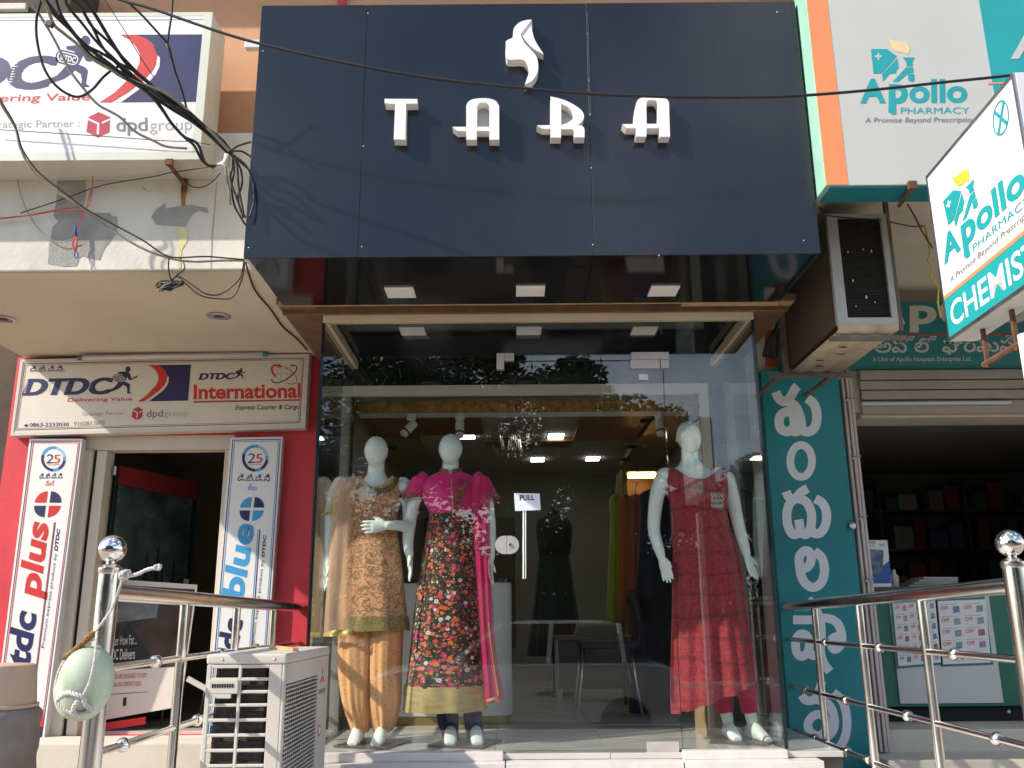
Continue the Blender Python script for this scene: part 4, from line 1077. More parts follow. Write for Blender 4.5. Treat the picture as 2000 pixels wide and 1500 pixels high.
# end face with slots: a grid of openings two across
end = MB(); zt = az1 - .041; xs0, xs1 = ax0, ax1 - .052
rows = [.075, .075, .075] + [.082] * 5
gap = .012
zz = zt - .014
cw = (xs1 - xs0 - .030 - .012) / 2
ca = xs0 + .018; cb = ca + cw + .012
end.box(xs0, ca, ay0, ay0 + .012, az0 + .03, zt)
end.box(ca + cw, cb, ay0, ay0 + .012, az0 + .03, zt)
end.box(cb + cw, ax1 - .012, ay0, ay0 + .012, az0 + .03, zt)
end.box(ca, ca + cw, ay0, ay0 + .012, zz, zt).box(cb, cb + cw, ay0, ay0 + .012, zz, zt)
for i, h in enumerate((.036, .036, .038, .044, .044, .044, .044, .044, .044)):
    z1 = zz; z0 = zz - h
    lo = z0 - gap if i < 8 else az0 + .03
    end.box(ca, ca + cw, ay0, ay0 + .012, lo, z0)
    end.box(cb, cb + cw, ay0, ay0 + .012, lo, z0)
    if i == 1:
        ac.part('inlet_cover', MB().box(ca - .004, ca + cw + .004, ay0 - .010, ay0 - .0005, z0 - .012, z1 + .006).box(ca + .022, ca + cw - .022, ay0 - .009, ay0 - .0005, z0 - .03, z0 - .0125), m_ac, bevel=.003)
        for k in range(9):
            ac.part('inlet_slot', MB().box(ca + .010 + k * .010, ca + .016 + k * .010, ay0 - .0125, ay0 - .0102, z0 + .012, z1 - .010), m_dark)
    zz = z0 - gap
ac.part('slotted_end', end, m_ac, bevel=.0025, seg=1)
ac.part('corner_post', MB().box(ax1 - .0118, ax1, ay0 + .001, ay0 + .03, az0 + .03, zt), m_ac, bevel=.004)
ac.part('condenser_coil', MB().box(ax0 + .035, ax1 - .085, ay0 + .030, ay0 + .055, az0 + .032, zt - .002), m_coil)
fin = MB()
for k in range(15): fin.box(ax0 + .03, ax1 - .085, ay0 + .022, ay0 + .029, az0 + .05 + k * .036, az0 + .054 + k * .036)
ac.part('coil_tube', fin, M('dull_copper', (.07, .055, .045), .6, .3))
# fan side facing right
sd = MB()
fy0, fy1, fz0_, fz1_ = ay0 + .03, ay0 + .62, az0 + .05, az1 - .12
sd.box(ax1 - .012, ax1, ay0 + .0305, ay1, fz1_, zt).box(ax1 - .012, ax1, fy1, ay1, az0 + .03, fz1_ - .0001).box(ax1 - .012, ax1, ay0 + .0305, fy1 - .0001, az0 + .03, fz0_)
ac.part('fan_panel', sd, m_ac)
gr = MB()
for k in range(26):
    z = fz0_ + (k + .5) * (fz1_ - fz0_) / 26
    gr.box(ax1 - .003, ax1 + .004, fy0, fy1, z - .0022, z + .0022)
for k in range(17):
    y = fy0 + (k + .5) * (fy1 - fy0) / 17
    gr.box(ax1 - .006, ax1 - .0032, y - .002, y + .002, fz0_, fz1_)
ac.part('fan_grille', gr, m_ac)
fb = MB()
cy, cz = (fy0 + fy1) / 2, (fz0_ + fz1_) / 2
for k in range(3):
    a_ = R(120 * k + 20)
    blade = [Vector((ax1 - .06 + .02 * s_, cy + r_ * math.cos(a_ + s_ * .45), cz + r_ * math.sin(a_ + s_ * .45))) for r_, s_ in ((.04, -1), (.2, -1), (.215, 0), (.2, 1), (.04, 1))]
    fb.prism(blade, (.003, 0, 0))
fb.lathe([(.0, .0), (.045, 0), (.045, .04), (.0, .05)], (ax1 - .09, cy, cz), 16, (1, 0, 0))
ac.part('fan', fb, m_black_plastic)
ac.part('inner_shroud', MB().box(ax0 + .02, ax1 - .10, ay0 + .06, ay1 - .02, az0 + .032, zt - .002), m_dark)
ac.part('rear_panel', MB().box(ax0, ax0 + .010, ay0 + .30, ay1, az0 + .03, zt).box(ax0 + .0105, ax1 - .013, ay1 - .01, ay1, az0 + .03, zt), m_ac)
for x in (ax0 + .06, ax1 - .045):
    ac.part('screw', MB().lathe([(.0, .004), (.005, .003), (.006, 0)], (x, ay0 - .004, az1 - .02), 10, (0, -1, 0)), m_brushed, smooth=True)
# three-diamond badge, name strip and round sticker on the fan side
bx = ax1 + .0006; by = ay1 - .13; bz = az1 - .135
bm_ = MB()
for a_ in (90, 210, 330):
    u = Vector((0, math.cos(R(a_)), math.sin(R(a_)))); w = Vector((0, -math.sin(R(a_)), math.cos(R(a_))))
    c = Vector((bx, by, bz))
    bm_.sheet([c, c + u * .026 + w * .015, c + u * .052, c + u * .026 - w * .015])
ac.part('badge', bm_, m_redp)
ac.part('name_strip', MB().box(ax1 + .0002, ax1 + .001, by - .07, by + .07, bz - .075, bz - .055), m_greyp)
ac.part('sticker', MB().lathe([(.0, .001), (.028, .001), (.028, 0)], (ax1 + .0002, by - .02, bz - .24), 20, (1, 0, 0)), m_dpd)
ac.part('sticker', MB().lathe([(.0, .0016), (.017, .0016), (.017, .0008)], (ax1 + .0002, by - .02, bz - .24), 20, (1, 0, 0)), m_flex)
# wood batten lying on top
a, b = Vector((-1.13, 4.30, az1 + .008)), Vector((-.93, 3.93, az1 + .008))
d = (b - a).normalized(); w = Vector((-d.y, d.x, 0))
single('wood_batten', 'short raw wood batten lying on top of the outdoor air conditioner', 'wood', MB().obox((a + b) / 2, (b - a) / 2, w * .013, (0, 0, .0075)), m_wood_light, (a + b) / 2, bevel=.002)

# ------------------------------------------------------------------ containers in the left corner
bc = P(18, 1440, Y=4.45)
bt = Thing('grey_barrel', 'grey ribbed barrel standing in the lower left corner', 'barrel', (-2.47, 4.5, .0))
prof = [(.0, .0), (.20, .0)]
for k in range(8): prof += [(.205, .03 + k * .138), (.20, .06 + k * .138), (.198, .09 + k * .138), (.204, .12 + k * .138)]
prof += [(.20, 1.12), (.185, 1.135), (.0, 1.135)]
bt.part('barrel', MB().lathe(prof, (-2.49, 4.5, .0), 28), M('grey_sack', (.24, .22, .21), .8, var=.25, scale=5, dirt=(.12, .10, .09), damt=.6, bump=.3), smooth=40)
bk = Thing('upturned_bucket', 'pale pink beige bucket upside down on the grey barrel', 'bucket', (-2.50, 4.5, 1.136))
mbk = M('pale_terracotta_plastic', (.62, .46, .34), .6, var=.1, scale=5, dirt=(.4, .27, .18), damt=.5)
bk.part('bucket', MB().lathe([(.185, .006), (.188, .0), (.182, .02), (.168, .16), (.158, .195), (.15, .20), (.0, .20)], (-2.50, 4.5, 1.136), 28), mbk, smooth=35)
bk.part('rim', MB().lathe([(.186, .0), (.194, .002), (.194, .016), (.186, .018)], (-2.50, 4.5, 1.136), 28), mbk, smooth=35)

# ------------------------------------------------------------------ courier office doorway
od = Thing('office_door_frame', 'beige door frame of the dark office doorway', 'door frame', (-2.4, 6.0, .84))
od.part('jamb', MB().box(-2.93, -2.86, 5.945, 6.09, .83, 2.657), m_cream_wall, bevel=.004)
od.part('jamb', MB().box(-2.838, -2.77, 5.965, 6.09, .83, 2.657), m_cream_wall, bevel=.004)
od.part('guide_rail', MB().box(-2.859, -2.839, 5.975, 6.05, .83, 2.657), m_dark)
od.part('jamb', MB().box(-1.965, -1.90, 5.965, 6.09, .83, 2.657), m_cream_wall, bevel=.004)
gdr = Thing('open_office_door', 'open glass office door with red top band and dark poster print', 'door', (-2.75, 6.2, .84))
h0 = Vector((-2.735, 6.06, 0)); h1 = Vector((-2.47, 6.92, 0)); hd = (h1 - h0).normalized(); hw = Vector((hd.y, -hd.x, 0))
L_ = (h1 - h0).length
def leaf(u0, u1, z0, z1, th, off=0):
    c = h0 + hd * L_ * (u0 + u1) / 2 + hw * off
    return MB().obox((c.x, c.y, (z0 + z1) / 2), hd * L_ * (u1 - u0) / 2, hw * th, (0, 0, (z1 - z0) / 2))
m_poster_dark = M('dark_forest_print', (.06, .085, .085), .25, var=.7, scale=4)
gdr.part('leaf', leaf(0, 1, .86, 2.56, .005), m_glass_edge)
gdr.part('red_band', leaf(.02, .98, 2.44, 2.57, .002, .0075), M('dark_red_print', (.22, .02, .02), .4))
gdr.part('poster', leaf(.03, .93, 1.62, 2.435, .0015, .007), m_poster_dark)
gdr.part('red_band', leaf(.03, .97, 1.50, 1.615, .0015, .007), m_redp)
gdr.part('poster', leaf(.03, .93, .95, 1.495, .0015, .007), M('pale_brochure_print', (.22, .23, .22), .4, var=.6, scale=9))
for u, h in ((.25, 1.95), (.42, 2.05), (.55, 2.12), (.62, 1.92), (.76, 2.0), (.86, 1.9)):
    c = h0 + hd * L_ * u + hw * .0095
    gdr.part('printed_tree', MB().sheet([(c.x - hd.x * .045, c.y - hd.y * .045, 1.63), (c.x + hd.x * .045, c.y + hd.y * .045, 1.63), (c.x, c.y, h)]), m_blackp)
gdr.part('hinge', MB().lathe([(.014, 0), (.014, .06)], h0 + Vector((-.01, -.005, 2.50)), 10), m_brushed, smooth=40)
c = h0 + hd * L_ * .93 + hw * .012
gdr.part('door_sticker', MB().obox((c.x, c.y, 1.72), hd * .03, hw * .001, (0, 0, .11)), m_flex_old)
sp = Thing('poster_stand', 'dark courier poster stand with printed slogan inside the office doorway', 'poster', (-2.38, 6.25, .84))
spl = Plane((0, 6.25, 0), (.08, -1, .10))
q = [spl(*p) for p in ((178, 1128), (385, 1142), (352, 1380), (170, 1412))]
sp.part('board', MB().prism([p + Vector((0, .002, 0)) for p in q], (0, .012, 0)), m_flex_old)
pr = Print(sp, spl, (160, 860, 2.5424))
pr.poly('poster_field', [(80, 712), (560, 740), (510, 1120), (60, 1150)], M('brown_landscape_print', (.07, .045, .03), .3, var=.6, scale=7), .0008)
pr.poly('poster_cloud', [(170, 790), (385, 790), (370, 880), (165, 905)], M('grey_cloud_print', (.20, .21, .22), .4, var=.4, scale=9), .0012)
pr.poly('poster_road', [(155, 1010), (235, 905), (335, 1060), (325, 1120), (150, 1135)], m_blackp, .0014)
pr.text('No Matter How Far...', (95, 1022), (272, 1012), (95, 975), m_flex_old, .0, .002)
pr.text('DTDC Delivers', (118, 1092), (262, 1085), (120, 1040), m_flex_old, .008, .002)
pr.text('OUR SERVICES ARE DESIGNED TO SUIT', (88, 1188), (322, 1178), (88, 1165), m_redp, .0, .0012)
pr.text('YOUR INDIVIDUAL AND CORPORATE NEEDS', (88, 1228), (295, 1218), (88, 1205), m_redp, .0, .0012)
pr.poly('poster_rule', [(110, 1262), (325, 1248), (325, 1250), (110, 1265)], m_blackp, .0012)
pr.poly('poster_mark', [(205, 1278), (222, 1276), (220, 1318), (203, 1320)], m_blackp, .0012)
pr.poly('poster_foot', [(20, 1418), (318, 1372), (314, 1410), (18, 1455)], m_redp, .0012)
for x_ in (-.30, .02):
    sp.part('stand_leg', MB().tube([(-2.38 + x_ * .8, 6.30, .84), (-2.38 + x_, 6.32, 1.35)], .008, 8), m_black_plastic)
cs = Thing('office_stool', 'chrome legged stool in the shade inside the office doorway', 'stool', (-2.12, 6.75, .84))
cs.part('seat', MB().lathe([(.0, 0), (.13, 0), (.14, .012), (.14, .03), (.12, .045), (.0, .05)], (-2.08, 6.75, 1.38), 20), m_black_plastic, smooth=40)
for sx_ in (-1, 1):
    for sy_ in (-1, 1):
        cs.part('leg', MB().tube([(-2.08 + sx_ * .09, 6.75 + sy_ * .09, 1.38), (-2.08 + sx_ * .14, 6.75 + sy_ * .14, .84)], .009, 8), m_chrome, smooth=True)
cs.part('foot_ring', MB().tube([(-2.08 + .165 * math.cos(a_ * .3142), 6.75 + .165 * math.sin(a_ * .3142), 1.08) for a_ in range(20)], .006, 6, closed=True), m_chrome, smooth=True)
# dim notices on the back wall of the office
for k, (x_, z_, w_, h_) in enumerate(((-2.05, 1.9, .12, .25), (-1.80, 1.95, .10, .28), (-1.75, 1.45, .14, .2))):
    single('office_notice', ('tall dim notice high on the office back wall', 'narrow dim notice beside the taller one on the office back wall', 'low dim notice on the office back wall')[k], 'notice', MB().box(x_ - w_, x_ + w_, 8.885, 8.899, z_ - h_, z_ + h_), M('dim_notice', (.12, .10, .10), .6, var=.5, scale=12), (x_, 8.89, z_))

# ------------------------------------------------------------------ condenser unit on iron bars under the pharmacy board
ry0 = 4.42
rf = [P(*p, Y=ry0) for p in ((1612, 420), (1727, 415), (1757, 625), (1640, 640))]
rx0, rx1 = (rf[0].x + rf[3].x) / 2, (rf[1].x + rf[2].x) / 2
rz1, rz0 = (rf[0].z + rf[1].z) / 2, rf[3].z
ry1 = P(1575, 725, Z=rz0).y
wu = Thing('wall_condenser', 'grimy cream condenser unit slung on iron bars beside the navy fascia', 'air conditioner', ((rx0 + rx1) / 2, 4.9, rz0))
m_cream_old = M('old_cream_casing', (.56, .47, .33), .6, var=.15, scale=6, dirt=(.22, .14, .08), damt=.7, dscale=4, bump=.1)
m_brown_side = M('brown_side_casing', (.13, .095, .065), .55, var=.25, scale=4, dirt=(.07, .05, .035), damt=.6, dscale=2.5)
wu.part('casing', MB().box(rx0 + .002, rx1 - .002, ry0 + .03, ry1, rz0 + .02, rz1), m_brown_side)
fw = .055
wu.part('front_frame', MB().box(rx0, rx0 + fw, ry0, ry0 + .029, rz0 + .02, rz1).box(rx1 - fw * .55, rx1, ry0, ry0 + .029, rz0 + .02, rz1).box(rx0 + fw, rx1 - fw * .55, ry0, ry0 + .029, rz0 + .02, rz0 + .055).box(rx0 + fw, rx1 - fw * .55, ry0, ry0 + .029, rz1 - .02, rz1), M('grey_white_casing', (.50, .50, .46), .55, var=.12, scale=9, dirt=(.3, .26, .2), damt=.5))
fn = MB()
nf = 46
for k in range(nf):
    z = rz0 + .058 + (k + .5) * (rz1 - rz0 - .08) / nf
    fn.box(rx0 + fw, rx1 - fw * .55, ry0 + .014, ry0 + .026, z - .002, z + .002)
wu.part('coil_fins', fn, m_coil)
bs_ = MB()
n_ = 40
ring0, ring1 = [], []
for j in range(n_ + 1):
    x_ = rx0 + (rx1 - rx0) * j / n_
    ring0.append(Vector((x_, ry0 + .002, rz0 + .0195))); ring1.append(Vector((x_, ry0 + .012, rz0 - .012 - .010 * abs(math.sin(j * .235)))))
bs_.loft([ring0, ring1, [p + Vector((0, ry1 - ry0 - .02, 0)) for p in ring1], [p + Vector((0, ry1 - ry0 - .01, 0)) for p in ring0]], cap=False, closed=False)
wu.part('base_pan', bs_, m_cream_old, smooth=True)
for k in range(5):
    y_ = ry0 + .15 + k * .13
    wu.part('rust_hole', MB().obox((rx0 + .08 + .04 * (k % 3), y_, rz0 - .0235), (.022, 0, 0), (0, .005, 0), (0, 0, .001)), m_dark)
wu.part('iron_bar', MB().obox(P(1695, 661, Y=ry0 + .04), (.20, .0, .0), (0, .013, 0), (0, 0, .011)), m_oldpaint)
cbar = (P(1525, 735, Z=rz0 - .035) + P(1702, 728, Z=rz0 - .035)) / 2
wu.part('iron_bar', MB().obox((rx0 + .12, ry1 - .03, rz0 - .035), (.26, 0, 0), (0, .014, 0), (0, 0, .011)), m_oldpaint)
wu.part('iron_upright', MB().box(rx0 - .045, rx0 - .012, ry1 - .05, ry1 - .02, rz0 - .024, rz1 + .12), m_oldpaint)
wu.part('iron_upright', MB().box(rx1 + .008, rx1 + .03, ry0 + .02, ry0 + .04, rz0 - .01, 3.755), m_oldpaint)
wu.part('iron_upright', MB().box(rx1 + .008, rx1 + .03, ry1 - .06, ry1 - .03, rz0 - .024, 3.755), m_oldpaint)
wu.part('hanger_bar', MB().box(rx0 - .045, rx0 - .012, ry1 - .0195, 5.95, rz0 - .012, rz0 + .01).box(rx1 - .03, rx1 + .0, ry1 + .001, 5.95, rz0 - .012, rz0 + .01), m_oldpaint)
for k, (x_, y_, r_) in enumerate(((1656, 492, 5), (1686, 487, 4), (1702, 490, 6), (1666, 548, 6), (1692, 580, 7), (1709, 590, 4), (1672, 598, 4))):
    c = P(x_, y_, Y=ry0 + .0125)
    wu.part('bird_dropping', MB().ball(c, (.0035 * r_ / 5, .002, .008 * r_ / 5), 8, 5), m_pvc, smooth=True)
# painted stripes and pipes between fascia and that unit
wp = Print(bd, YP(5.95), (1000, 440, 3.125))
wp.poly('orange_stripe', [(1540, 640), (1645, 640), (1648, 866), (1545, 866)], M('orange_red_paint', (.55, .10, .03), .6, var=.1), .002)
for k in range(4):
    o_ = k * 7
    cb_ = MB().tube(spline([P(1525 - k * 2, 625 + k * 3, Y=5.5), P(1500 + o_ * .5, 668, Y=5.55), P(1492 + o_, 695 + k * 2, Y=5.6), P(1510 + o_ * .6, 680, Y=5.6), P(1526 + k * 3, 640, Y=5.55), P(1548 + k, 670, Y=5.5), P(1577 + k * 2, 700 + k * 6, Y=5.3)], 6), .011, 8)
    single('refrigerant_pipe', 'black insulated pipe looping between the fascia and the wall condenser', 'pipe', cb_, m_wire, P(1525, 650, Y=5.55), 'insulated pipes behind the condenser', smooth=True)

# ------------------------------------------------------------------ pharmacy front
gt = Thing('folding_gate', 'folded lilac grey steel gate beside the tall teal sign', 'gate', (2.31, 5.9, .7))
for k in range(3):
    x_ = 2.262 + k * .026
    gt.part('gate_bar', MB().box(x_, x_ + .018, 5.88 - .012 * (k % 2), 5.93, .71, 3.10), m_gate, bevel=.002)
for k in range(6):
    z_ = .95 + k * .4
    gt.part('rivet_link', MB().obox((2.298, 5.862, z_), (.034, 0, .008), (0, .004, 0), (0, 0, .006)), m_gate)
    for j in range(3): gt.part('rivet', MB().ball((2.271 + j * .026, 5.857, z_ + .003 * j), .006, 8, 6), m_oldpaint, smooth=True)
gt.part('lock_knob', MB().ball(P(1665, 1027, Y=5.86), (.024, .02, .028), 14, 9), m_brushed, smooth=True)
sh = Thing('rolling_shutter', 'rolled up steel shutter housing above the dark pharmacy opening', 'shutter', (3.5, 6, 2.9))
for k, (za_, zb_, y_) in enumerate(((3.10, 3.168, 5.90), (3.03, 3.094, 5.915), (2.96, 3.022, 5.905), (2.86, 2.955, 5.925))):
    sh.part('shutter_slat', MB().box(2.40, 5.2, y_, 5.949, za_, zb_), m_shutter, bevel=.006)
sh.part('bottom_rail', MB().box(2.40, 5.2, 5.96, 6.24, 2.842, 2.879), m_cream_metal, bevel=.004)
sh.part('tube_lamp', MB().box(P(1680, 785, Y=5.93).x, P(1970, 785, Y=5.93).x, 5.895, 5.924, 2.918, 2.938), m_int_white, bevel=.004)
ct = Thing('pharmacy_counter', 'green and white pharmacy counter covered with offer leaflets', 'counter', (3.3, 6.4, .83))
cz1 = 1.715
ct.part('green_body', MB().box(2.36, 5.0, 6.32, 6.95, .93, cz1 - .03), m_green, bevel=.004)
ct.part('plinth', MB().box(2.40, 4.9, 6.36, 6.9, .83, .929), m_dark)
ct.part('top', MB().box(2.34, 5.0, 6.29, 6.98, cz1 - .029, cz1), M('dark_counter_top', (.06, .055, .05), .3, var=.2), bevel=.004)
cpl = YP(6.31)
ca_, cb2 = cpl(1750, 1300), cpl(1950, 1300)
ct.part('white_front', MB().box(ca_.x, cb2.x, 6.308, 6.3195, .95, cz1 - .05), m_int_white, bevel=.003)
ct.part('door_knob', MB().ball(P(1970, 1390, Y=6.30), .014, 12, 8), m_brushed, smooth=True)
def leaflet(label, corners, seed, head=None):
    pl_ = YP(6.302)
    q = [pl_(*p) for p in corners]
    t = Thing('offer_leaflet', label, 'poster', sum(q, Vector()) / 4, 'leaflets on the pharmacy counter')
    t.part('sheet', MB().prism(q, (0, .005, 0)), m_teal)
    f = affine(((0, 0), (1, 0), (0, 1)), (corners[3], corners[2], corners[0]))
    p = Print(t, pl_)
    p.poly('paper', [f(z) for z in ((.04, .03), (.96, .03), (.96, .9), (.04, .9))], m_flex, .0012)
    rnd = random.Random(seed)
    cols = [M('muted_%s_print' % n_, c_, .5, var=.5, scale=60) for n_, c_ in (('red', (.42, .18, .15)), ('blue', (.20, .26, .40)), ('grey', (.36, .38, .38)), ('tan', (.50, .40, .28)), ('teal', (.22, .38, .40)), ('mauve', (.40, .28, .38)))]
    nx, ny = (3, 6) if head is None else (2, 5)
    for i in range(nx):
        for j in range(ny):
            u, v = .08 + i * .9 / nx, .07 + j * .82 / ny
            cw_, ch_ = .8 / nx, .7 / ny
            p.poly('product_picture', [f(z) for z in ((u + cw_ * .58, v), (u + cw_ * .92, v + .01), (u + cw_ * .9, v + ch_ * .7), (u + cw_ * .6, v + ch_ * .65))], rnd.choice(cols), .0016)
            p.text('OFF', f((u, v + ch_ * .35)), f((u + cw_ * .38, v + ch_ * .35)), f((u, v + ch_ * .7)), m_redp, .02, .0016)
            p.poly('small_print', [f(z) for z in ((u, v + ch_ * .85), (u + cw_ * .8, v + ch_ * .85), (u + cw_ * .8, v + ch_ * .9), (u, v + ch_ * .9))], m_lgreyp, .0016)
    if head: p.text(head, f((.22, .925)), f((.9, .925)), f((.22, .975)), m_flex, .02, .0018)
leaflet('offer leaflet with small product pictures on the counter, left one behind the railing', [(1738, 1160), (1828, 1155), (1842, 1298), (1752, 1306)], 4)
leaflet('offer leaflet with bigger product pictures on the counter, right one near the post', [(1826, 1160), (1922, 1158), (1940, 1298), (1838, 1302)], 9, 'OFFER MONTH')
oc = Thing('orthopaedic_carton', 'white and blue product box standing on the pharmacy counter', 'box', P(1708, 1140, Y=6.32))
opl = YP(6.30)
q = [opl(*p) for p in ((1673, 1055), (1733, 1055), (1741, 1140), (1680, 1140))]
q[2].z = q[3].z = cz1 + .001
oc.part('carton', MB().prism(q, (0, .09, 0)), m_flex)
p = Print(oc, opl)
p.text('ORTHOCHOICE', (1673.5, 1062), (1709, 1062), (1673.5, 1057), m_blackp, .01, .001)
p.text('HEALTH SUPPORT', (1674, 1067), (1710, 1067), (1674, 1064), m_blue, .01, .001)
p.text('Apollo', (1717, 1066), (1729, 1066), (1717, 1062), m_greyp, .01, .001)
p.poly('blue_field', [(1677, 1112), (1700, 1118), (1725, 1105), (1737, 1095), (1740.5, 1139.5), (1680, 1139.5)], M('royal_blue_print', (.03, .10, .42), .4), .001)
p.poly('picture', rrect(1704, 1098, 42, 50, 2, .12), M('blue_brace_picture', (.12, .18, .30), .4, var=.8, scale=25), .0018)
np_ = Thing('newspaper_pile', 'pile of newspapers and packets on the pharmacy counter', 'papers', (2.95, 6.5, cz1))
for k in range(4):
    np_.part('newspaper', MB().obox((2.95 + .02 * k, 6.5, cz1 + .010 + k * .017), (.17 - .012 * k, .01 * k, 0), (0, .12, 0), (0, 0, .008)), M('newsprint', (.42, .40, .36), .8, var=.15), bevel=.003)
single('medicine_bottle', 'pale medicine bottle beside the newspapers on the pharmacy counter', 'bottle', MB().lathe([(.0, 0), (.028, 0), (.03, .01), (.03, .08), (.014, .10), (.014, .125), (.0, .126)], (2.73, 6.5, cz1 + .0005), 16), m_pvc, (2.73, 6.5, cz1), smooth=40)
for k, (c_, w_, h_) in enumerate(((P(1708, 1280, Y=6.05), .035, .13), (P(1715, 1380, Y=6.0), .055, .27))):
    single('cardboard_sheet', ('small upper cardboard piece leaning by the pharmacy gate', 'larger lower cardboard piece leaning by the pharmacy gate')[k], 'cardboard', MB().obox((c_.x, 6.0 + .06 * (1 - k), (.832 + h_ if k else 1.38 + h_ * .7)), (w_, .01, 0), (0, .012, 0), (0, .02, h_ * (1 if k else .9))), m_card, (c_.x, 6, c_.z), bevel=.002)
# dim shelves at the back of the pharmacy
sv = Thing('medicine_shelves', 'dim wall of medicine shelves deep inside the pharmacy', 'shelves', (3.6, 9.3, .83))
for z_ in (1.35, 1.75, 2.15, 2.55): sv.part('shelf', MB().box(2.0, 5.55, 9.25, 9.59, z_, z_ + .025), m_oldpaint)
for x_ in (2.0, 2.9, 3.8, 4.7, 5.52): sv.part('upright', MB().box(x_, x_ + .03, 9.24, 9.59, .83, 2.9), m_oldpaint)
rnd = random.Random(5)
bxm = [M('carton_' + n_, c_, .7, var=.15, scale=9) for n_, c_ in (('white', (.55, .55, .52)), ('blue', (.12, .20, .36)), ('red', (.36, .10, .08)), ('green', (.10, .28, .18)), ('tan', (.42, .33, .22)))]
for z_ in (1.375, 1.775, 2.175, 2.575):
    x_ = 2.06
    while x_ < 5.4:
        w_ = rnd.uniform(.07, .2); h_ = rnd.uniform(.12, .3)
        if rnd.random() < .85 and not any(abs(x_ + w_ / 2 - u - .015) < w_ / 2 + .03 for u in (2.9, 3.8, 4.7)):
            single('medicine_carton', 'medicine carton on the dim shelves deep inside the pharmacy', 'carton', MB().box(x_, x_ + w_, 9.27, 9.45, z_ + .0005, z_ + h_), rnd.choice(bxm), (x_ + w_ / 2, 9.36, z_), 'cartons on the pharmacy shelves')
        x_ += w_ + rnd.uniform(.008, .05)
# ------------------------------------------------------------------ fabric materials (UV in metres)
def fabric(name, build, rough=.75, bump=.15):
    m = bpy.data.materials.new(name); m.use_nodes = True
    n, l = m.node_tree.nodes, m.node_tree.links
    b = n['Principled BSDF']; b.inputs['Roughness'].default_value = rough; b.inputs['Sheen Weight'].default_value = .25
    uv = n.new('ShaderNodeUVMap')
    def node(t, **k):
        q = n.new(t)
        for a, v in k.items():
            if a in q.inputs: q.inputs[a].default_value = v
            else: setattr(q, a, v)
        return q
    def math_(op, a, bb=None):
        q = node('ShaderNodeMath', operation=op)
        for i, v in enumerate((a, bb)):
            if v is None: continue
            if isinstance(v, (int, float)): q.inputs[i].default_value = v
            else: l.new(v, q.inputs[i])
        return q.outputs[0]
    def mix(f, a, c):
        q = node('ShaderNodeMixRGB')
        for i, v in zip((0, 1, 2), (f, a, c)):
            if isinstance(v, (int, float)): q.inputs[i].default_value = v
            elif isinstance(v, tuple): q.inputs[i].default_value = col4(v)
            else: l.new(v, q.inputs[i])
        return q.outputs[0]
    vec = uv.outputs['UV']
    def tex(t, scale, v=None, **k):
        q = node(t, **k); q.inputs['Scale'].default_value = scale; l.new(v or vec, q.inputs['Vector']); return q
    def shift(o, sc=(1, 1, 1)):
        q = node('ShaderNodeMapping'); q.inputs['Location'].default_value = o; q.inputs['Scale'].default_value = sc; l.new(vec, q.inputs['Vector']); return q.outputs[0]
    c = build(tex, math_, mix, shift, node, l)
    l.new(c, b.inputs['Base Color'])
    w = tex('ShaderNodeTexNoise', 220); bp = node('ShaderNodeBump', Strength=bump, Distance=.004)
    l.new(w.outputs['Fac'], bp.inputs['Height']); l.new(bp.outputs['Normal'], b.inputs['Normal'])
    MATS[name] = m
    return m
def pal(node, l, src, cols):
    r = node('ShaderNodeValToRGB'); cr_ = r.color_ramp; cr_.interpolation = 'CONSTANT'
    while len(cr_.elements) < len(cols): cr_.elements.new(.5)
    for i, c in enumerate(cols): cr_.elements[i].position = i / len(cols); cr_.elements[i].color = col4(c)
    l.new(src, r.inputs['Fac']); return r.outputs['Color']
def b_floral(tex, M_, mix, shift, node, l):
    base = (.014, .008, .006)
    out = base
    # leaf scribbles
    nz = tex('ShaderNodeTexNoise', 26, shift((3, 1, 0)), Detail=2.0, Distortion=1.6)
    band = M_('LESS_THAN', M_('ABSOLUTE', M_('SUBTRACT', nz.outputs['Fac'], .5)), .022)
    out = mix(band, base, (.17, .12, .045))
    for sc, off, rad, cols, dens in ((62, (9, 4, 0), .30, [(.60, .42, .16), (.45, .10, .06), (.65, .50, .25), (.30, .20, .06)], .8), (33, (0, 0, 0), .40, [(.66, .05, .02), (.75, .16, .02), (.62, .02, .12), (.70, .12, .09), (.72, .08, .03), (.60, .60, .62)], .95), (27, (5, 7, 0), .28, [(.62, .04, .025), (.75, .20, .03), (.6, .03, .15), (.68, .15, .12)], .85)):
        wob = tex('ShaderNodeTexNoise', sc * 2.3, shift(off), Detail=1.0)
        v = tex('ShaderNodeTexVoronoi', sc, shift(off)); v.inputs['Randomness'].default_value = .85
        sep = node('ShaderNodeSeparateColor'); l.new(v.outputs['Color'], sep.inputs[0])
        d = M_('ADD', v.outputs['Distance'], M_('MULTIPLY', M_('SUBTRACT', wob.outputs['Fac'], .5), .26))
        mask = M_('MULTIPLY', M_('LESS_THAN', d, rad), M_('LESS_THAN', sep.outputs[1], dens))
        colr = pal(node, l, sep.outputs[0], cols)
        core = M_('LESS_THAN', v.outputs['Distance'], rad * .30)
        out = mix(mask, out, mix(core, colr, (.55, .10, .16)))
    return out
m_floral = fabric('floral_embroidered_cloth', b_floral)
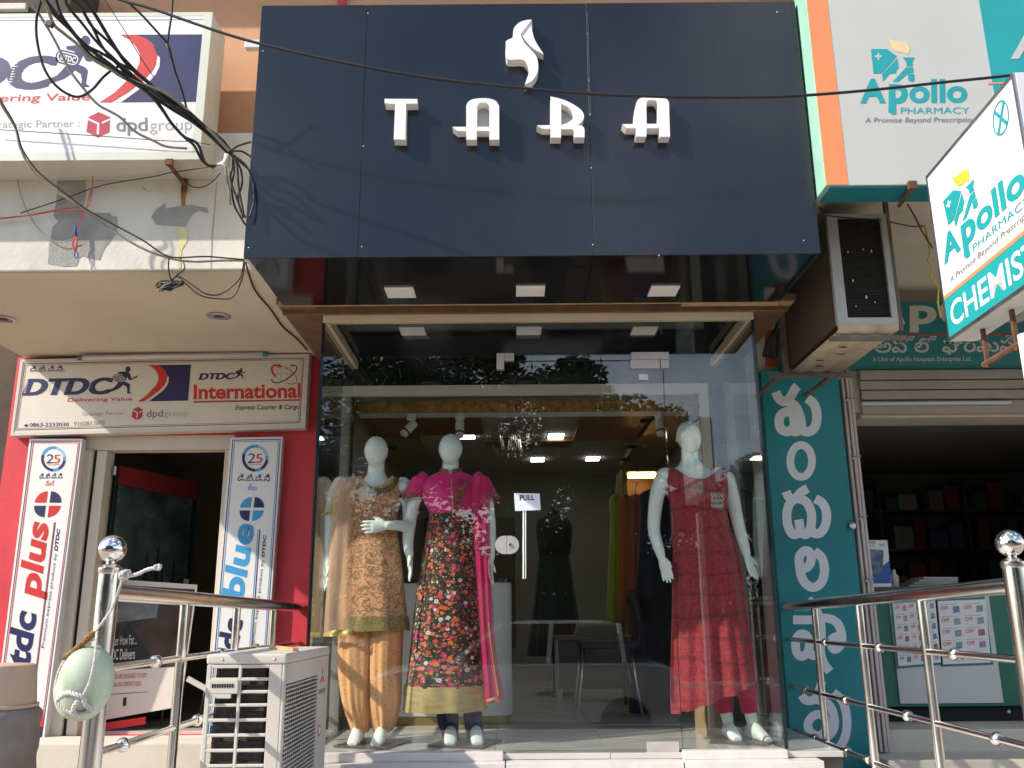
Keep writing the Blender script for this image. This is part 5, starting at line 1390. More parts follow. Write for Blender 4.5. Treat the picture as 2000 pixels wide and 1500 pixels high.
def b_paisley(tex, M_, mix, shift, node, l):
    nz = tex('ShaderNodeTexNoise', 17, Detail=1.5, Distortion=2.4)
    band = M_('LESS_THAN', M_('ABSOLUTE', M_('SUBTRACT', nz.outputs['Fac'], .5)), .055)
    n2 = tex('ShaderNodeTexNoise', 30, shift((4, 2, 0)), Detail=1.0, Distortion=1.2)
    blob = M_('GREATER_THAN', n2.outputs['Fac'], .63)
    f = M_('MAXIMUM', band, blob)
    tone = tex('ShaderNodeTexNoise', 7, Detail=3.0)
    bc_ = mix(tone.outputs['Fac'], (.72, .31, .14), (.80, .43, .24))
    return mix(M_('MULTIPLY', f, .75), bc_, (.17, .12, .04))
m_paisley = fabric('peach_scroll_print_cloth', b_paisley)
def b_band(tex, M_, mix, shift, node, l):
    v = tex('ShaderNodeTexVoronoi', 95)
    return mix(v.outputs['Distance'], (.10, .075, .025), (.42, .30, .10))
m_band = fabric('olive_gold_braid', b_band, .5, .5)
def b_goldhem(tex, M_, mix, shift, node, l):
    v = tex('ShaderNodeTexNoise', 18, shift((0, 0, 0), (.4, 3, 1)), Detail=4.0)
    return mix(v.outputs['Fac'], (.30, .20, .06), (.66, .50, .22))
m_goldhem = fabric('gold_tissue_hem', b_goldhem, .35, .3)
def b_salwar(tex, M_, mix, shift, node, l):
    v = tex('ShaderNodeTexVoronoi', 55)
    d = M_('MULTIPLY', M_('LESS_THAN', v.outputs['Distance'], .28), .7)
    return mix(d, (.76, .37, .15), (.50, .19, .06))
m_salwar = fabric('apricot_salwar_cloth', b_salwar)
def b_pink(tex, M_, mix, shift, node, l):
    v = tex('ShaderNodeTexNoise', 40, shift((0, 0, 0), (1, .2, 1)), Detail=3.0)
    return mix(v.outputs['Fac'], (.68, .008, .14), (.82, .018, .22))
m_pink = fabric('hot_pink_silk', b_pink, .5)
def b_red(tex, M_, mix, shift, node, l):
    def lines(axis, sc):
        q = node('ShaderNodeTexWave', wave_type='BANDS', bands_direction=axis); q.inputs['Scale'].default_value = sc
        q.inputs['Distortion'].default_value = 3.2; q.inputs['Detail'].default_value = 2; q.inputs['Detail Scale'].default_value = 1.5
        l.new(shift((.2, .1, 0)), q.inputs['Vector'])
        return M_('GREATER_THAN', q.outputs['Fac'], .93)
    f = M_('MAXIMUM', M_('MULTIPLY', lines('Y', 2.6), .55), M_('MULTIPLY', lines('X', 6.5), .3))
    nz = tex('ShaderNodeTexNoise', 32, Detail=2.0, Distortion=1.8)
    bnd = M_('LESS_THAN', M_('ABSOLUTE', M_('SUBTRACT', nz.outputs['Fac'], .5)), .05)
    b0 = mix(M_('MULTIPLY', bnd, .8), (.30, .007, .024), (.47, .055, .06))
    n3 = tex('ShaderNodeTexNoise', 9, Detail=2.0)
    b1 = mix(M_('MULTIPLY', n3.outputs['Fac'], .5), b0, (.24, .02, .022))
    return mix(f, b1, (.13, .008, .014))
m_red = fabric('red_batik_cloth', b_red)
def flatfab(name, c, rough=.8):
    return fabric(name, lambda tex, M_, mix, shift, node, l: mix(tex('ShaderNodeTexNoise', 30, Detail=2.0).outputs['Fac'], tuple(x * .75 for x in c), tuple(min(1, x * 1.15) for x in c)), rough)
m_denim = flatfab('dark_blue_trouser_cloth', (.016, .016, .075))
m_legging = flatfab('crimson_legging_cloth', (.55, .012, .07))
m_tribal = fabric('zigzag_pocket_cloth', lambda tex, M_, mix, shift, node, l: mix(M_('GREATER_THAN', tex('ShaderNodeTexVoronoi', 70).outputs['Distance'], .32), (.10, .03, .05), (.62, .52, .44)))
m_sheer_peach = sheer_mat('sheer_peach_net', (.72, .44, .26), .36)
m_sheer_pink = sheer_mat('sheer_magenta_net', (.62, .015, .12), .60)
m_golded = M('gold_embroidery', (.24, .15, .05), .5, .3, var=.7, scale=120, bump=.6, bscale=220)
m_golded_pink = M('gold_pink_embroidery', (.30, .12, .07), .5, .3, var=.8, scale=110, bump=.6, bscale=200)
m_goldlace = M('gold_lace', (.55, .40, .13), .45, .4, var=.3, scale=60)

# ------------------------------------------------------------------ mannequin body
def ring(c, rx, ry, n=20, q=None):
    return [c + Vector((rx * math.cos(2 * math.pi * j / n), ry * math.sin(2 * math.pi * j / n), 0)) for j in range(n)]
def limb(mb, pts, rs, n=12, sub=5):
    pp = spline(pts, sub); rr = [v.x for v in spline([(r_, 0, 0) for r_ in rs], sub)]
    mb.tube(pp, rr, n)
    mb.ball(pts[0], rs[0] * .98, 12, 8); mb.ball(pts[-1], rs[-1] * .98, 12, 8)
def hand(mb, w, d, wd, curl=.25, thumb=1, size=1.0):
    """wrist, finger direction, width direction; the thumb leaves the side of the palm"""
    d = Vector(d).normalized(); wd = Vector(wd); wd = (wd - d * wd.dot(d)).normalized(); nn = d.cross(wd) * thumb
    S = size
    rings = []
    for t, hw, ht in ((-.01, .022, .019), (.02, .028, .018), (.05, .036, .016), (.08, .038, .014), (.092, .034, .011)):
        c = w + d * t * S
        rings.append([c + wd * (hw * S * math.cos(a)) + nn * (ht * S * math.sin(a)) for a in [2 * math.pi * j / 16 for j in range(16)]])
    mb.loft(rings)
    for k, L in enumerate((.066, .078, .074, .058)):
        o = wd * ((1.5 - k) * .0195 * S * thumb)
        s = w + d * .078 * S + o
        f1 = (d + nn * curl * .5 + o * 2.0).normalized(); f2 = (d + nn * curl * 1.4 + o * 2.2).normalized()
        p1 = s + f1 * L * .5 * S; p2 = p1 + f2 * L * .55 * S
        mb.tube([s, p1, p1.lerp(p2, .6), p2], [.0095 * S, .0088 * S, .008 * S, .005 * S], 8)
    s = w + d * .022 * S + wd * .022 * S * thumb
    p1 = s + (d * .75 + wd * .6 * thumb + nn * .25).normalized() * .036 * S
    p2 = p1 + (d * .95 + wd * .2 * thumb + nn * .3).normalized() * .034 * S
    mb.tube([s, p1, p2], [.0125 * S, .0105 * S, .0065 * S], 8)
def remeshed(name, mb, mat, thing, voxel=.0042, smooth=4):
    me = bpy.data.meshes.new('tmp'); me.from_pydata([tuple(p - thing.loc) for p in mb.v], [], mb.f)
    b_ = bmesh.new(); b_.from_mesh(me); bmesh.ops.recalc_face_normals(b_, faces=b_.faces); b_.to_mesh(me); b_.free()
    o = bpy.data.objects.new('tmp', me); COL.objects.link(o)
    r_ = o.modifiers.new('r', 'REMESH'); r_.mode = 'VOXEL'; r_.voxel_size = voxel
    s_ = o.modifiers.new('s', 'SMOOTH'); s_.iterations = smooth; s_.factor = .5
    m2 = bpy.data.meshes.new_from_object(o.evaluated_get(bpy.context.evaluated_depsgraph_get()))
    bpy.data.objects.remove(o); bpy.data.meshes.remove(me)
    m2.name = name; m2.materials.clear(); m2.materials.append(mat)
    for p in m2.polygons: p.use_smooth = True
    ob = bpy.data.objects.new(name, m2); COL.objects.link(ob); ob.parent = thing.o
    return ob
def body(thing, X, Y, H, arms, feet, hip=(0, 0), headtilt=0, ears=False):
    """X: neck position; hip: offset of pelvis; arms: list of (points, radii, hand args); feet: two (ankle, toe) pairs"""
    k = H / 1.75; mb = MB()
    zf = lambda z: FL + z * k
    cx = lambda z: X + hip[0] * max(0, min(1, (1.44 - z) / .5))
    T_ = [(.84, .10, .085), (.90, .148, .10), (.97, .155, .105), (1.07, .130, .092), (1.17, .104, .080), (1.25, .108, .086), (1.33, .118, .098), (1.39, .132, .092), (1.435, .146, .078), (1.47, .112, .066), (1.495, .072, .057), (1.525, .053, .050), (1.60, .047, .048), (1.63, .04, .04)]
    mb.loft([ring(Vector((cx(z), Y + (.012 if z > 1.4 else 0), zf(z))), rx * k, ry * k, 28) for z, rx, ry in T_])
    # egg shaped head, fuller at the crown, narrow at the chin
    rings = []
    for i in range(25):
        a = math.pi * (i + .1) / 24.2 - math.pi / 2
        z = math.sin(a); w = math.cos(a)
        nar = 1 - .24 * max(0, -z) ** 1.3
        rings.append([Vector((X + headtilt * (z + 1) * .5, Y - .012 - .014 * max(0, -z) - .006 * (1 - z * z), zf(1.653))) + Vector((.0715 * k * w * nar * math.cos(t), (.088 if math.sin(t) < 0 else .092) * k * w * nar * math.sin(t), .098 * k * z)) for t in [2 * math.pi * j / 28 for j in range(28)]])
    mb.loft(rings)
    if ears:
        for s in (-1, 1): mb.ball((X + headtilt * .5 + s * .068 * k, Y + .005, zf(1.648)), (.006, .012, .018), 10, 8)
    for s in (-1, 1): mb.ball((cx(1.4) + s * .155 * k, Y, zf(1.440)), (.052 * k, .048 * k, .043 * k), 14, 10)
    for pts, rs, hnd in arms:
        limb(mb, pts, [r_ * k for r_ in rs]); hand(mb, pts[-1], *hnd)
    thing.legs = []
    for s, (an, toe) in zip((-1, 1), feet):
        hipj = Vector((cx(.92) + s * .080 * k, Y, zf(.92)))
        kn = hipj.lerp(an, .52) + Vector((0, -.03, 0))
        limb(mb, [hipj, hipj.lerp(kn, .5) + Vector((s * .01, 0, 0)), kn, kn.lerp(an, .35) + Vector((0, .018, 0)), an], [.078 * k, .066 * k, .047 * k, .048 * k, .032 * k])
        thing.legs.append((kn, kn.lerp(an, .35) + Vector((0, .018, 0)), an))
        d = (toe - an); fl = Vector((d.x, d.y, 0)).normalized(); sd_ = Vector((-fl.y, fl.x, 0))
        L = Vector((d.x, d.y, 0)).length
        rr = []
        for t, hw, zc, hz in ((-.35, .024, .045, .035), (-.05, .032, .052, .050), (.3, .034, .050, .046), (.6, .037, .034, .032), (.85, .036, .022, .021), (1.02, .026, .016, .014)):
            c = Vector((an.x, an.y, FL + zc)) + fl * L * t
            rr.append([c + sd_ * hw * math.cos(a) + Vector((0, 0, hz * math.sin(a))) for a in [2 * math.pi * j / 16 for j in range(16)]])
        mb.loft(rr)
    return remeshed('body', mb, m_mann, thing)
def upsample(rows, sub):
    out = []
    n = len(rows)
    for i in range(n - 1):
        p0, p1, p2, p3 = rows[max(0, i - 1)], rows[i], rows[i + 1], rows[min(n - 1, i + 2)]
        for j in range(sub):
            t = j / sub
            out.append(tuple(.5 * (2 * b + (c - a) * t + (2 * a - 5 * b + 4 * c - d) * t * t + (3 * b - a - 3 * c + d) * t ** 3) for a, b, c, d in zip(p0, p1, p2, p3)))
    out.append(rows[-1]); return out
def garment(thing, name, rows, Y, mat, folds=9, a0=0.0, a1=.05, n=96, sub=6, tilt=0.0, tiltx=0.0, seed=1, uoff=0.0, grow=0.0, yc=0.0, parent=None, pleat=None):
    """rows: (pixel y, pixel left, pixel right, half depth in m), top to bottom"""
    R_ = []
    for y, xl, xr, ry in rows:
        a, b = P(xl, y, Y=Y), P(xr, y, Y=Y)
        R_.append(((a.z + b.z) / 2, (a.x + b.x) / 2, (b.x - a.x) / 2, ry))
    R_ = upsample(R_, sub); N = len(R_); rnd = random.Random(seed)
    ph = [rnd.uniform(0, 6.28) for _ in range(4)]
    rm = sum(r_[2] + r_[3] for r_ in R_) / N / 2
    mb = MB(); mb.uv = []; rings = []
    for i, (z, cx, rx, ry) in enumerate(R_):
        t = i / (N - 1); amp = a0 + (a1 - a0) * t ** 1.3
        rr = []
        for j in range(n):
            th = 2 * math.pi * j / n
            f = 1 + amp * (.62 * math.sin(folds * th + ph[0] + .8 * math.sin(2 * th + ph[1]) + t * 1.2) + .38 * math.sin((folds * 1.7 // 1) * th + ph[2] - t * 2.0) + .45)
            if pleat:
                da = (math.degrees(th) - pleat[0] + 180) % 360 - 180
                f *= 1 - pleat[2] * t ** 1.2 * math.exp(-(da / pleat[1]) ** 2) + pleat[2] * .35 * t ** 1.2 * math.exp(-((da - pleat[1] * 2.2) / pleat[1]) ** 2)
            x = cx + (rx + grow) * f * math.cos(th); y_ = Y + yc + (ry + grow) * f * math.sin(th)
            zz = min(z, R_[0][0] - tilt * max(0.0, -math.sin(th)) ** 2.6) if tilt else z
            zz = zz + tiltx * t ** 3 * math.cos(th) + amp * .05 * math.sin(folds * th + ph[3]) * t
            rr.append(Vector((x, y_, zz))); mb.uv.append((th * rm + uoff, zz))
        rings.append(rr)
    mb.loft(rings, cap=False)
    o = thing.part(name, mb, mat, parent, smooth=True)
    return o
def drape(thing, name, left, right, Y, mat, waves=5, amp=.012, cols=36, sub=8, yl=0, parent=None):
    """hanging cloth between two pixel edges"""
    rnd = random.Random(len(left) * 3 + cols)
    Lp = spline([P(*p, Y=Y + yl) for p in left], sub); Rp = spline([P(*p, Y=Y) for p in right], sub)
    mb = MB(); mb.uv = []; rings = []
    for i, (a, b) in enumerate(zip(Lp, Rp)):
        t = i / (len(Lp) - 1); rr = []
        for j in range(cols):
            s = j / (cols - 1)
            p = a.lerp(b, s) + Vector((0, (amp * (.35 + .65 * t)) * math.sin(s * waves * 6.28 + 1.5 * t + .7 * math.sin(3 * t)) - .03 * math.sin(math.pi * s), 0))
            rr.append(p); mb.uv.append((s * .3, p.z))
        rings.append(rr)
    mb.loft(rings, cap=False, closed=False)
    return thing.part(name, mb, mat, parent, smooth=True)
def base_plate(label, x, y, group='mannequin base plates'):
    single('base_plate', label, 'base plate', MB().obox((x, y, FL + .006), (.15, -.05, 0), (.05, .15, 0), (0, 0, .0045)), M('dull_steel_plate', (.12, .10, .08), .4, .4, var=.1), (x, y, FL), group, bevel=.001)

MY = 5.30
px = lambda x, y, dy=0.0: P(x, y, Y=MY + dy)
# --- first mannequin: peach printed kurti
x1 = px(735, 900).x
t1 = Thing('mannequin', 'faceless white mannequin in peach printed tunic and apricot trousers at the left', 'mannequin', (x1, MY, FL), 'display mannequins in the glass box')
body(t1, x1, MY, 1.745, [
    ([px(665, 945), px(652, 975), px(646, 1040), px(643, 1105, -.03)], (.047, .043, .036, .025), ((-.03, -.1, -1), (.3, -1, 0), .2, 1, .95)),
    ([px(787, 946, .02), px(797, 985, .02), px(797, 1024, -.03), px(775, 1026, -.12), px(757, 1026, -.17)], (.047, .042, .037, .031, .025), ((-1, -.10, -.10), (.05, -.3, 1), .12, 1, .98))],
    [(Vector((px(701, 1430).x, MY - .01, FL + .09)), Vector((px(698, 1450).x, MY - .16, FL))), (Vector((px(748, 1430).x, MY - .03, FL + .09)), Vector((px(744, 1452).x, MY - .19, FL)))], hip=(-.015, 0))
k1 = garment(t1, 'tunic', [(929, 706, 768, .062), (937, 692, 779, .078), (950, 680, 786, .096), (966, 676, 784, .118), (984, 677, 781, .128), (1022, 682, 773, .108), (1075, 674, 781, .132), (1150, 666, 788, .146), (1205, 661, 794, .155), (1231, 659, 797, .158)], MY, m_paisley, 7, 0, .03, tilt=.078, seed=3)
garment(t1, 'hem_band', [(1204, 661, 794, .156), (1218, 660, 796, .158), (1232, 659, 797, .160)], MY, m_band, 7, .0285, .030, seed=3, grow=.004, sub=3, parent=k1)
# gold neckline yoke follows the front opening
yk_ = MB()
for i in range(23):
    th = R(190 + 160 * i / 22)
    pass
yo, yi = [], []
for i in range(25):
    s = i / 24; a = math.pi * s
    yo.append(px(735 - 44 * math.cos(a), 934 + 31 * math.sin(a) ** .8, -.035 - .092 * math.sin(a) ** .8)); yi.append(px(737 - 34 * math.cos(a), 931 + 22 * math.sin(a) ** .8, -.030 - .082 * math.sin(a) ** .8))
t1.part('gold_neckline', MB().loft([yo, yi], cap=False, closed=False), m_golded, k1, smooth=True)
garment(t1, 'trouser_leg', [(1210, 663, 736, .115), (1300, 662, 736, .12), (1370, 671, 729, .11), (1405, 682, 724, .08), (1430, 690, 718, .056)], MY, m_salwar, 9, .035, .13, seed=5, n=96)
garment(t1, 'trouser_leg', [(1210, 720, 788, .115), (1300, 719, 783, .12), (1370, 721, 781, .11), (1408, 727, 773, .08), (1428, 732, 764, .056)], MY - .01, m_salwar, 9, .035, .13, seed=8, n=96)
sl = MB(); sl.uv = []
A_, B_ = px(668, 940), px(648, 1003)
rg = []
for i in range(9):
    t = i / 8; c = A_.lerp(B_, t); r_ = .062 - .008 * t
    rr = [c + Vector((r_ * math.cos(2 * math.pi * j / 28), r_ * 1.05 * math.sin(2 * math.pi * j / 28), .006 * math.cos(2 * math.pi * j / 28))) for j in range(28)]
    rg.append(rr); sl.uv += [(j * .01, p.z) for j, p in enumerate(rr)]
sl.loft(rg, cap=False)
t1.part('sheer_sleeve', sl, m_sheer_peach, smooth=True)
t1.part('sleeve_cuff', MB().tube([B_ + Vector((.056 * math.cos(2 * math.pi * j / 24), .058 * math.sin(2 * math.pi * j / 24), .006 * math.cos(2 * math.pi * j / 24))) for j in range(24)], .006, 6, closed=True), m_goldlace, smooth=True)
dp = drape(t1, 'sheer_scarf', [(664, 934), (652, 960), (648, 1010), (641, 1100), (635, 1180), (631, 1243)], [(704, 930), (694, 962), (688, 1010), (688, 1090), (688, 1160), (689, 1238)], MY - .16, m_sheer_peach, 1.7, .010, yl=.06)
drape(t1, 'sheer_scarf', [(664, 934), (652, 960), (648, 1010), (641, 1100), (635, 1180), (631, 1240)], [(696, 931), (686, 962), (680, 1010), (676, 1090), (672, 1160), (668, 1232)], MY - .13, m_sheer_peach, 1.3, .012, yl=.05)
drape(t1, 'scarf_trim', [(632, 1233), (631, 1238), (630, 1244)], [(689, 1228), (689, 1234), (689, 1240)], MY - .165, m_goldlace, 1.7, .010, yl=.06, parent=dp)
base_plate('square dark steel plate under the feet of the peach mannequin', x1 + .04, MY - .06)
# --- second mannequin: pink bodice, black floral skirt
x2 = px(880, 900).x
t2 = Thing('mannequin', 'faceless white mannequin in hot pink bodice and black floral skirt', 'mannequin', (x2, MY, FL), 'display mannequins in the glass box')
body(t2, x2, MY, 1.755, [
    ([px(815, 944), px(806, 985), px(799, 1030, -.02), px(797, 1062, -.05), px(800, 1084, -.07)], (.047, .043, .038, .032, .025), ((.10, -.12, -1), (.25, -1, 0), .15, 1, .98)),
    ([px(943, 944), px(951, 985), px(957, 1035), px(958, 1090, -.02)], (.046, .042, .036, .026), ((.0, -.1, -1), (-.2, -1, 0), .2, -1, .98))],
    [(Vector((px(880, 1430).x, MY - .02, FL + .09)), Vector((px(884, 1452).x, MY - .17, FL))), (Vector((px(929, 1430).x, MY - .02, FL + .09)), Vector((px(936, 1452).x, MY - .18, FL)))])
bo = garment(t2, 'bodice', [(922, 858, 902, .058), (931, 838, 924, .074), (942, 822, 938, .092), (960, 822, 936, .118), (980, 828, 932, .126), (1000, 839, 921, .112), (1010, 841, 920, .110)], MY, m_pink, 6, 0, .008, tilt=.02, seed=2)
for (a, b, sgn) in ((px(820, 938), px(803, 975), -1), (px(940, 938), px(955, 972), 1)):
    rg = []; sl = MB(); sl.uv = []
    for i in range(-3, 9):
        t = max(0, i / 8); c = a.lerp(b, t) + Vector((0, 0, .014 * max(0, -i))); r_ = .060 + .006 * t - (.0, .005, .018, .045)[max(0, -i)]
        rr = [c + Vector((r_ * math.cos(2 * math.pi * j / 28), r_ * 1.1 * math.sin(2 * math.pi * j / 28), -.012 * sgn * math.cos(2 * math.pi * j / 28))) for j in range(28)]
        rg.append(rr); sl.uv += [(j * .012, p.z) for j, p in enumerate(rr)]
    sl.loft(rg, cap=False)
    so = t2.part('short_sleeve', sl, m_pink, bo, smooth=True)
    cu_ = MB().loft([[c2 + (c2 - b).normalized() * .003 + Vector((0, 0, .026 if k_ == 0 else -.002)) for c2 in rg[-1]] for k_ in range(2)], cap=False)
    t2.part('sleeve_border', cu_, m_golded_pink, bo, smooth=True)
cl = []
for k_ in range(2):
    cl.append([Vector((px(881, 926).x + (.072 - .010 * k_) * math.cos(th), MY + (.068 - .008 * k_) * math.sin(th), px(881, 925).z + .040 * k_ + .022 * math.sin(th))) for th in [R(-80 + 340 * j / 30) for j in range(31)]])
t2.part('stand_collar', MB().loft(cl, cap=False, closed=False), m_golded_pink, bo, smooth=True)
t2.part('button_placket', MB().tube(spline([px(882, 936, -.085), px(883, 955, -.125), px(884, 980, -.133), px(884, 1006, -.118)], 5), .0045, 6), m_goldlace, bo, smooth=True)
mot = MB()
rnd = random.Random(4)
for i in range(34):
    s = i / 33
    cxm, cym = 903 - 9 * s + rnd.uniform(-11, 11) * (1 - .75 * s), 937 + 58 * s
    c = px(cxm, cym, -.118 - .022 * math.sin(math.pi * min(1, s * 1.1)) + .02 * (1 if cym < 945 else 0))
    mot.ball(c, (.012 * rnd.uniform(.6, 1.1), .006, .012 * rnd.uniform(.6, 1.2)), 8, 5)
t2.part('embroidered_motif', mot, m_golded_pink, bo, smooth=True)
sk = garment(t2, 'floral_skirt', [(1005, 840, 921, .112), (1020, 837, 923, .118), (1073, 828, 930, .138), (1130, 818, 934, .155), (1200, 809, 938, .172), (1270, 802, 942, .188), (1340, 794, 947, .20)], MY, m_floral, 9, .005, .035, seed=6)
garment(t2, 'gold_hem', [(1337, 794, 947, .200), (1360, 792, 948, .203), (1386, 790, 949, .206)], MY, m_goldhem, 9, .034, .042, seed=6, grow=.004, sub=4, parent=sk)
garment(t2, 'trouser_leg', [(1370, 852, 896, .075), (1405, 854, 896, .070), (1430, 862, 896, .060), (1446, 866, 897, .056)], MY, m_denim, 5, .02, .05, seed=5, n=56)
garment(t2, 'trouser_leg', [(1370, 903, 942, .075), (1405, 906, 941, .070), (1430, 911, 944, .060), (1442, 914, 945, .058)], MY, m_denim, 5, .02, .05, seed=7, n=56)
d2 = drape(t2, 'magenta_scarf', [(926, 929), (922, 965), (924, 1020), (930, 1110), (938, 1240), (948, 1376)], [(958, 934), (959, 965), (957, 1020), (960, 1110), (968, 1260), (987, 1366)], MY - .15, m_sheer_pink, 2, .012)
drape(t2, 'magenta_scarf', [(932, 930), (928, 965), (930, 1020), (936, 1110), (942, 1240), (948, 1366)], [(956, 934), (956, 965), (955, 1020), (957, 1110), (962, 1260), (975, 1360)], MY - .12, m_sheer_pink, 2, .016)
drape(t2, 'scarf_trim', [(953, 1215), (962, 1290), (971, 1358)], [(956, 1215), (965, 1290), (976, 1358)], MY - .172, m_goldlace, 1, .002, cols=4, parent=d2)
drape(t2, 'scarf_trim', [(950, 1366), (949, 1371)], [(975, 1357), (977, 1362)], MY - .172, m_goldlace, 1, .002, cols=6, parent=d2)
base_plate('square dark steel plate under the feet of the floral skirt mannequin', px(910, 1450).x, MY - .07)
# --- third mannequin: red batik dress
x3 = px(1349, 900).x
t3 = Thing('mannequin', 'faceless white mannequin in long red sleeveless dress at the right', 'mannequin', (x3 + .1, MY, FL), 'display mannequins in the glass box')
body(t3, x3, MY, 1.82, [
    ([px(1292, 938), px(1282, 975), px(1277, 1030), px(1285, 1066, -.03), px(1292, 1088, -.05)], (.046, .042, .036, .031, .024), ((.28, -.10, -1), (.8, -.7, 0), .18, 1, .98)),
    ([px(1420, 935), px(1430, 970), px(1441, 1020, -.01), px(1452, 1060, -.03), px(1458, 1082, -.05)], (.046, .042, .036, .031, .024), ((.22, -.10, -1), (-.75, -.7, 0), .16, -1, .98))],
    [(Vector((px(1424, 1420).x, MY + .02, FL + .10)), Vector((px(1432, 1452).x, MY - .11, FL))), (Vector((px(1468, 1420).x, MY - .02, FL + .10)), Vector((px(1488, 1452).x, MY - .15, FL)))], hip=(.06, 0), headtilt=-.012, ears=True)
dr_ = garment(t3, 'red_dress', [(913, 1310, 1408, .086), (922, 1298, 1420, .100), (938, 1298, 1422, .116), (962, 1303, 1421, .128), (985, 1311, 1417, .130), (1022, 1317, 1420, .116), (1090, 1317, 1437, .140), (1160, 1317, 1447, .155), (1240, 1316, 1456, .165), (1310, 1315, 1466, .172), (1362, 1316, 1471, .175)], MY, m_red, 11, 0, .11, tilt=.085, tiltx=.080, seed=9, pleat=(276, 10, .24))
pk = [px(*p, -.142) for p in ((1388, 962), (1414, 962), (1412, 996), (1389, 991))]
t3.part('pocket', MB().prism(pk, (0, .012, 0)), M('zigzag_pocket', (.34, .24, .20), .8, var=.9, scale=90), dr_)
t3.part('pocket_zigzag', MB().tube([px(1389 + i * 3, 968 + (3 if i % 2 else -2), -.145) for i in range(9)], .0022, 5).tube([px(1389 + i * 3, 978 + (3 if i % 2 else -3), -.145) for i in range(9)], .0022, 5).tube([px(1389 + i * 3, 988 + (2 if i % 2 else -3), -.145) for i in range(9)], .0022, 5), m_flex, dr_)
for kn_, cf_, an_ in t3.legs:
    low = cf_.lerp(an_, .82)
    q_ = spline([kn_, cf_, cf_.lerp(an_, .5), low], 7)
    n_ = len(q_); lg = MB(); lg.uv = []
    lg.tube(q_, [(.062 - .016 * i / (n_ - 1)) * (1 + .03 * math.sin(i * 2.1)) for i in range(n_)], 28, caps=False)
    lg.uv = [(i % 28 * .01, p.z) for i, p in enumerate(lg.v)]
    t3.part('legging', lg, m_legging, smooth=True)
base_plate('square dark steel plate under the feet of the red dress mannequin', px(1445, 1450).x, MY - .03)
cb = px(1400, 1400, .22)
single('cardboard_box', 'brown cardboard box behind the feet of the red dress mannequin', 'box', MB().obox((cb.x, MY + .30, FL + .12), (.085, .02, 0), (-.02, .07, 0), (0, 0, .1195)), m_card, (cb.x, MY + .3, FL), bevel=.003)

# ------------------------------------------------------------------ inside the boutique
ct2 = Thing('reception_counter', 'white rounded reception counter with gold base strip behind the mannequins', 'counter', (-.55, 6.6, FL))
def rr_prism(x0, x1, y0, y1, z0, z1, r_):
    pts = []
    for cx_, cy_, a0 in ((x1 - r_, y0 + r_, -90), (x1 - r_, y1 - r_, 0), (x0 + r_, y1 - r_, 90), (x0 + r_, y0 + r_, 180)):
        pts += [Vector((cx_ + r_ * math.cos(R(a0 + 90 * i / 6)), cy_ + r_ * math.sin(R(a0 + 90 * i / 6)), z1)) for i in range(7)]
    return MB().prism(pts, (0, 0, z0 - z1))
ct2.part('gold_base', rr_prism(-1.085, -.02, 6.10, 6.62, FL, FL + .055, .12), m_gold)
ct2.part('body', rr_prism(-1.09, -.015, 6.095, 6.625, FL + .056, FL + .90, .125), m_int_white, smooth=30)
ct2.part('top', rr_prism(-1.10, .0, 6.08, 6.64, FL + .901, FL + .925, .13), M('dark_glass_top', (.03, .03, .03), .1), smooth=30)
# ceiling dressing
cd_ = Thing('ceiling_panels', 'orange laminate ceiling panels with gold patterned band inside the boutique', 'ceiling panel', (0, 7, 3.1))
def b_gold(n=0): pass
m_goldpat = M('gold_pattern_laminate', (.30, .16, .045), .35, .2, var=.55, scale=28)
cd_.part('gold_band', MB().box(-1.09, 1.27, 6.021, 6.05, 2.92, 3.0), m_goldpat)
cd_.part('track_beam', MB().box(-1.09, 1.27, 6.10, 6.25, 2.93, 3.005), m_int_white, bevel=.003)
cd_.part('orange_panel', MB().box(-1.2, -.25, 6.6, 7.6, 3.07, 3.099), m_orange_lam)
cd_.part('orange_panel', MB().box(.55, 1.1, 6.6, 7.9, 3.07, 3.099), m_orange_lam)
cd_.part('orange_panel', MB().box(-.25, .55, 7.9, 8.2, 3.07, 3.099), m_orange_lam)
cd_.part('gold_cove', MB().box(1.12, 1.5, 6.4, 9.2, 3.04, 3.098), m_gold)
cd_.part('gold_cove', MB().box(-1.22, -.8, 7.62, 9.2, 3.04, 3.098), m_gold)
for (x, y), lab in (((912, 851), 'lit white ceiling panel behind the head of the pink mannequin'), ((1086, 851), 'lit white ceiling panel right of the chandelier'), ((1050, 897), 'lit white ceiling panel deep in the shop above the door handle'), ((1158, 895), 'lit white ceiling panel deep in the shop right of the door middle')):
    c = P(x, y, Z=3.095); c.y = min(c.y, 10.0); c = P(x, y, Y=c.y) if c.y >= 10.0 else c
    t = Thing('led_panel', lab, 'ceiling light', (c.x, c.y, 3.099), 'lit ceiling panels in the boutique')
    t.part('diffuser', MB().box(c.x - .068, c.x + .068, c.y - .10, c.y + .10, 3.085, 3.093), m_led)
    t.part('rim', MB().box(c.x - .074, c.x + .074, c.y - .106, c.y + .106, 3.0932, 3.0995), m_int_white)
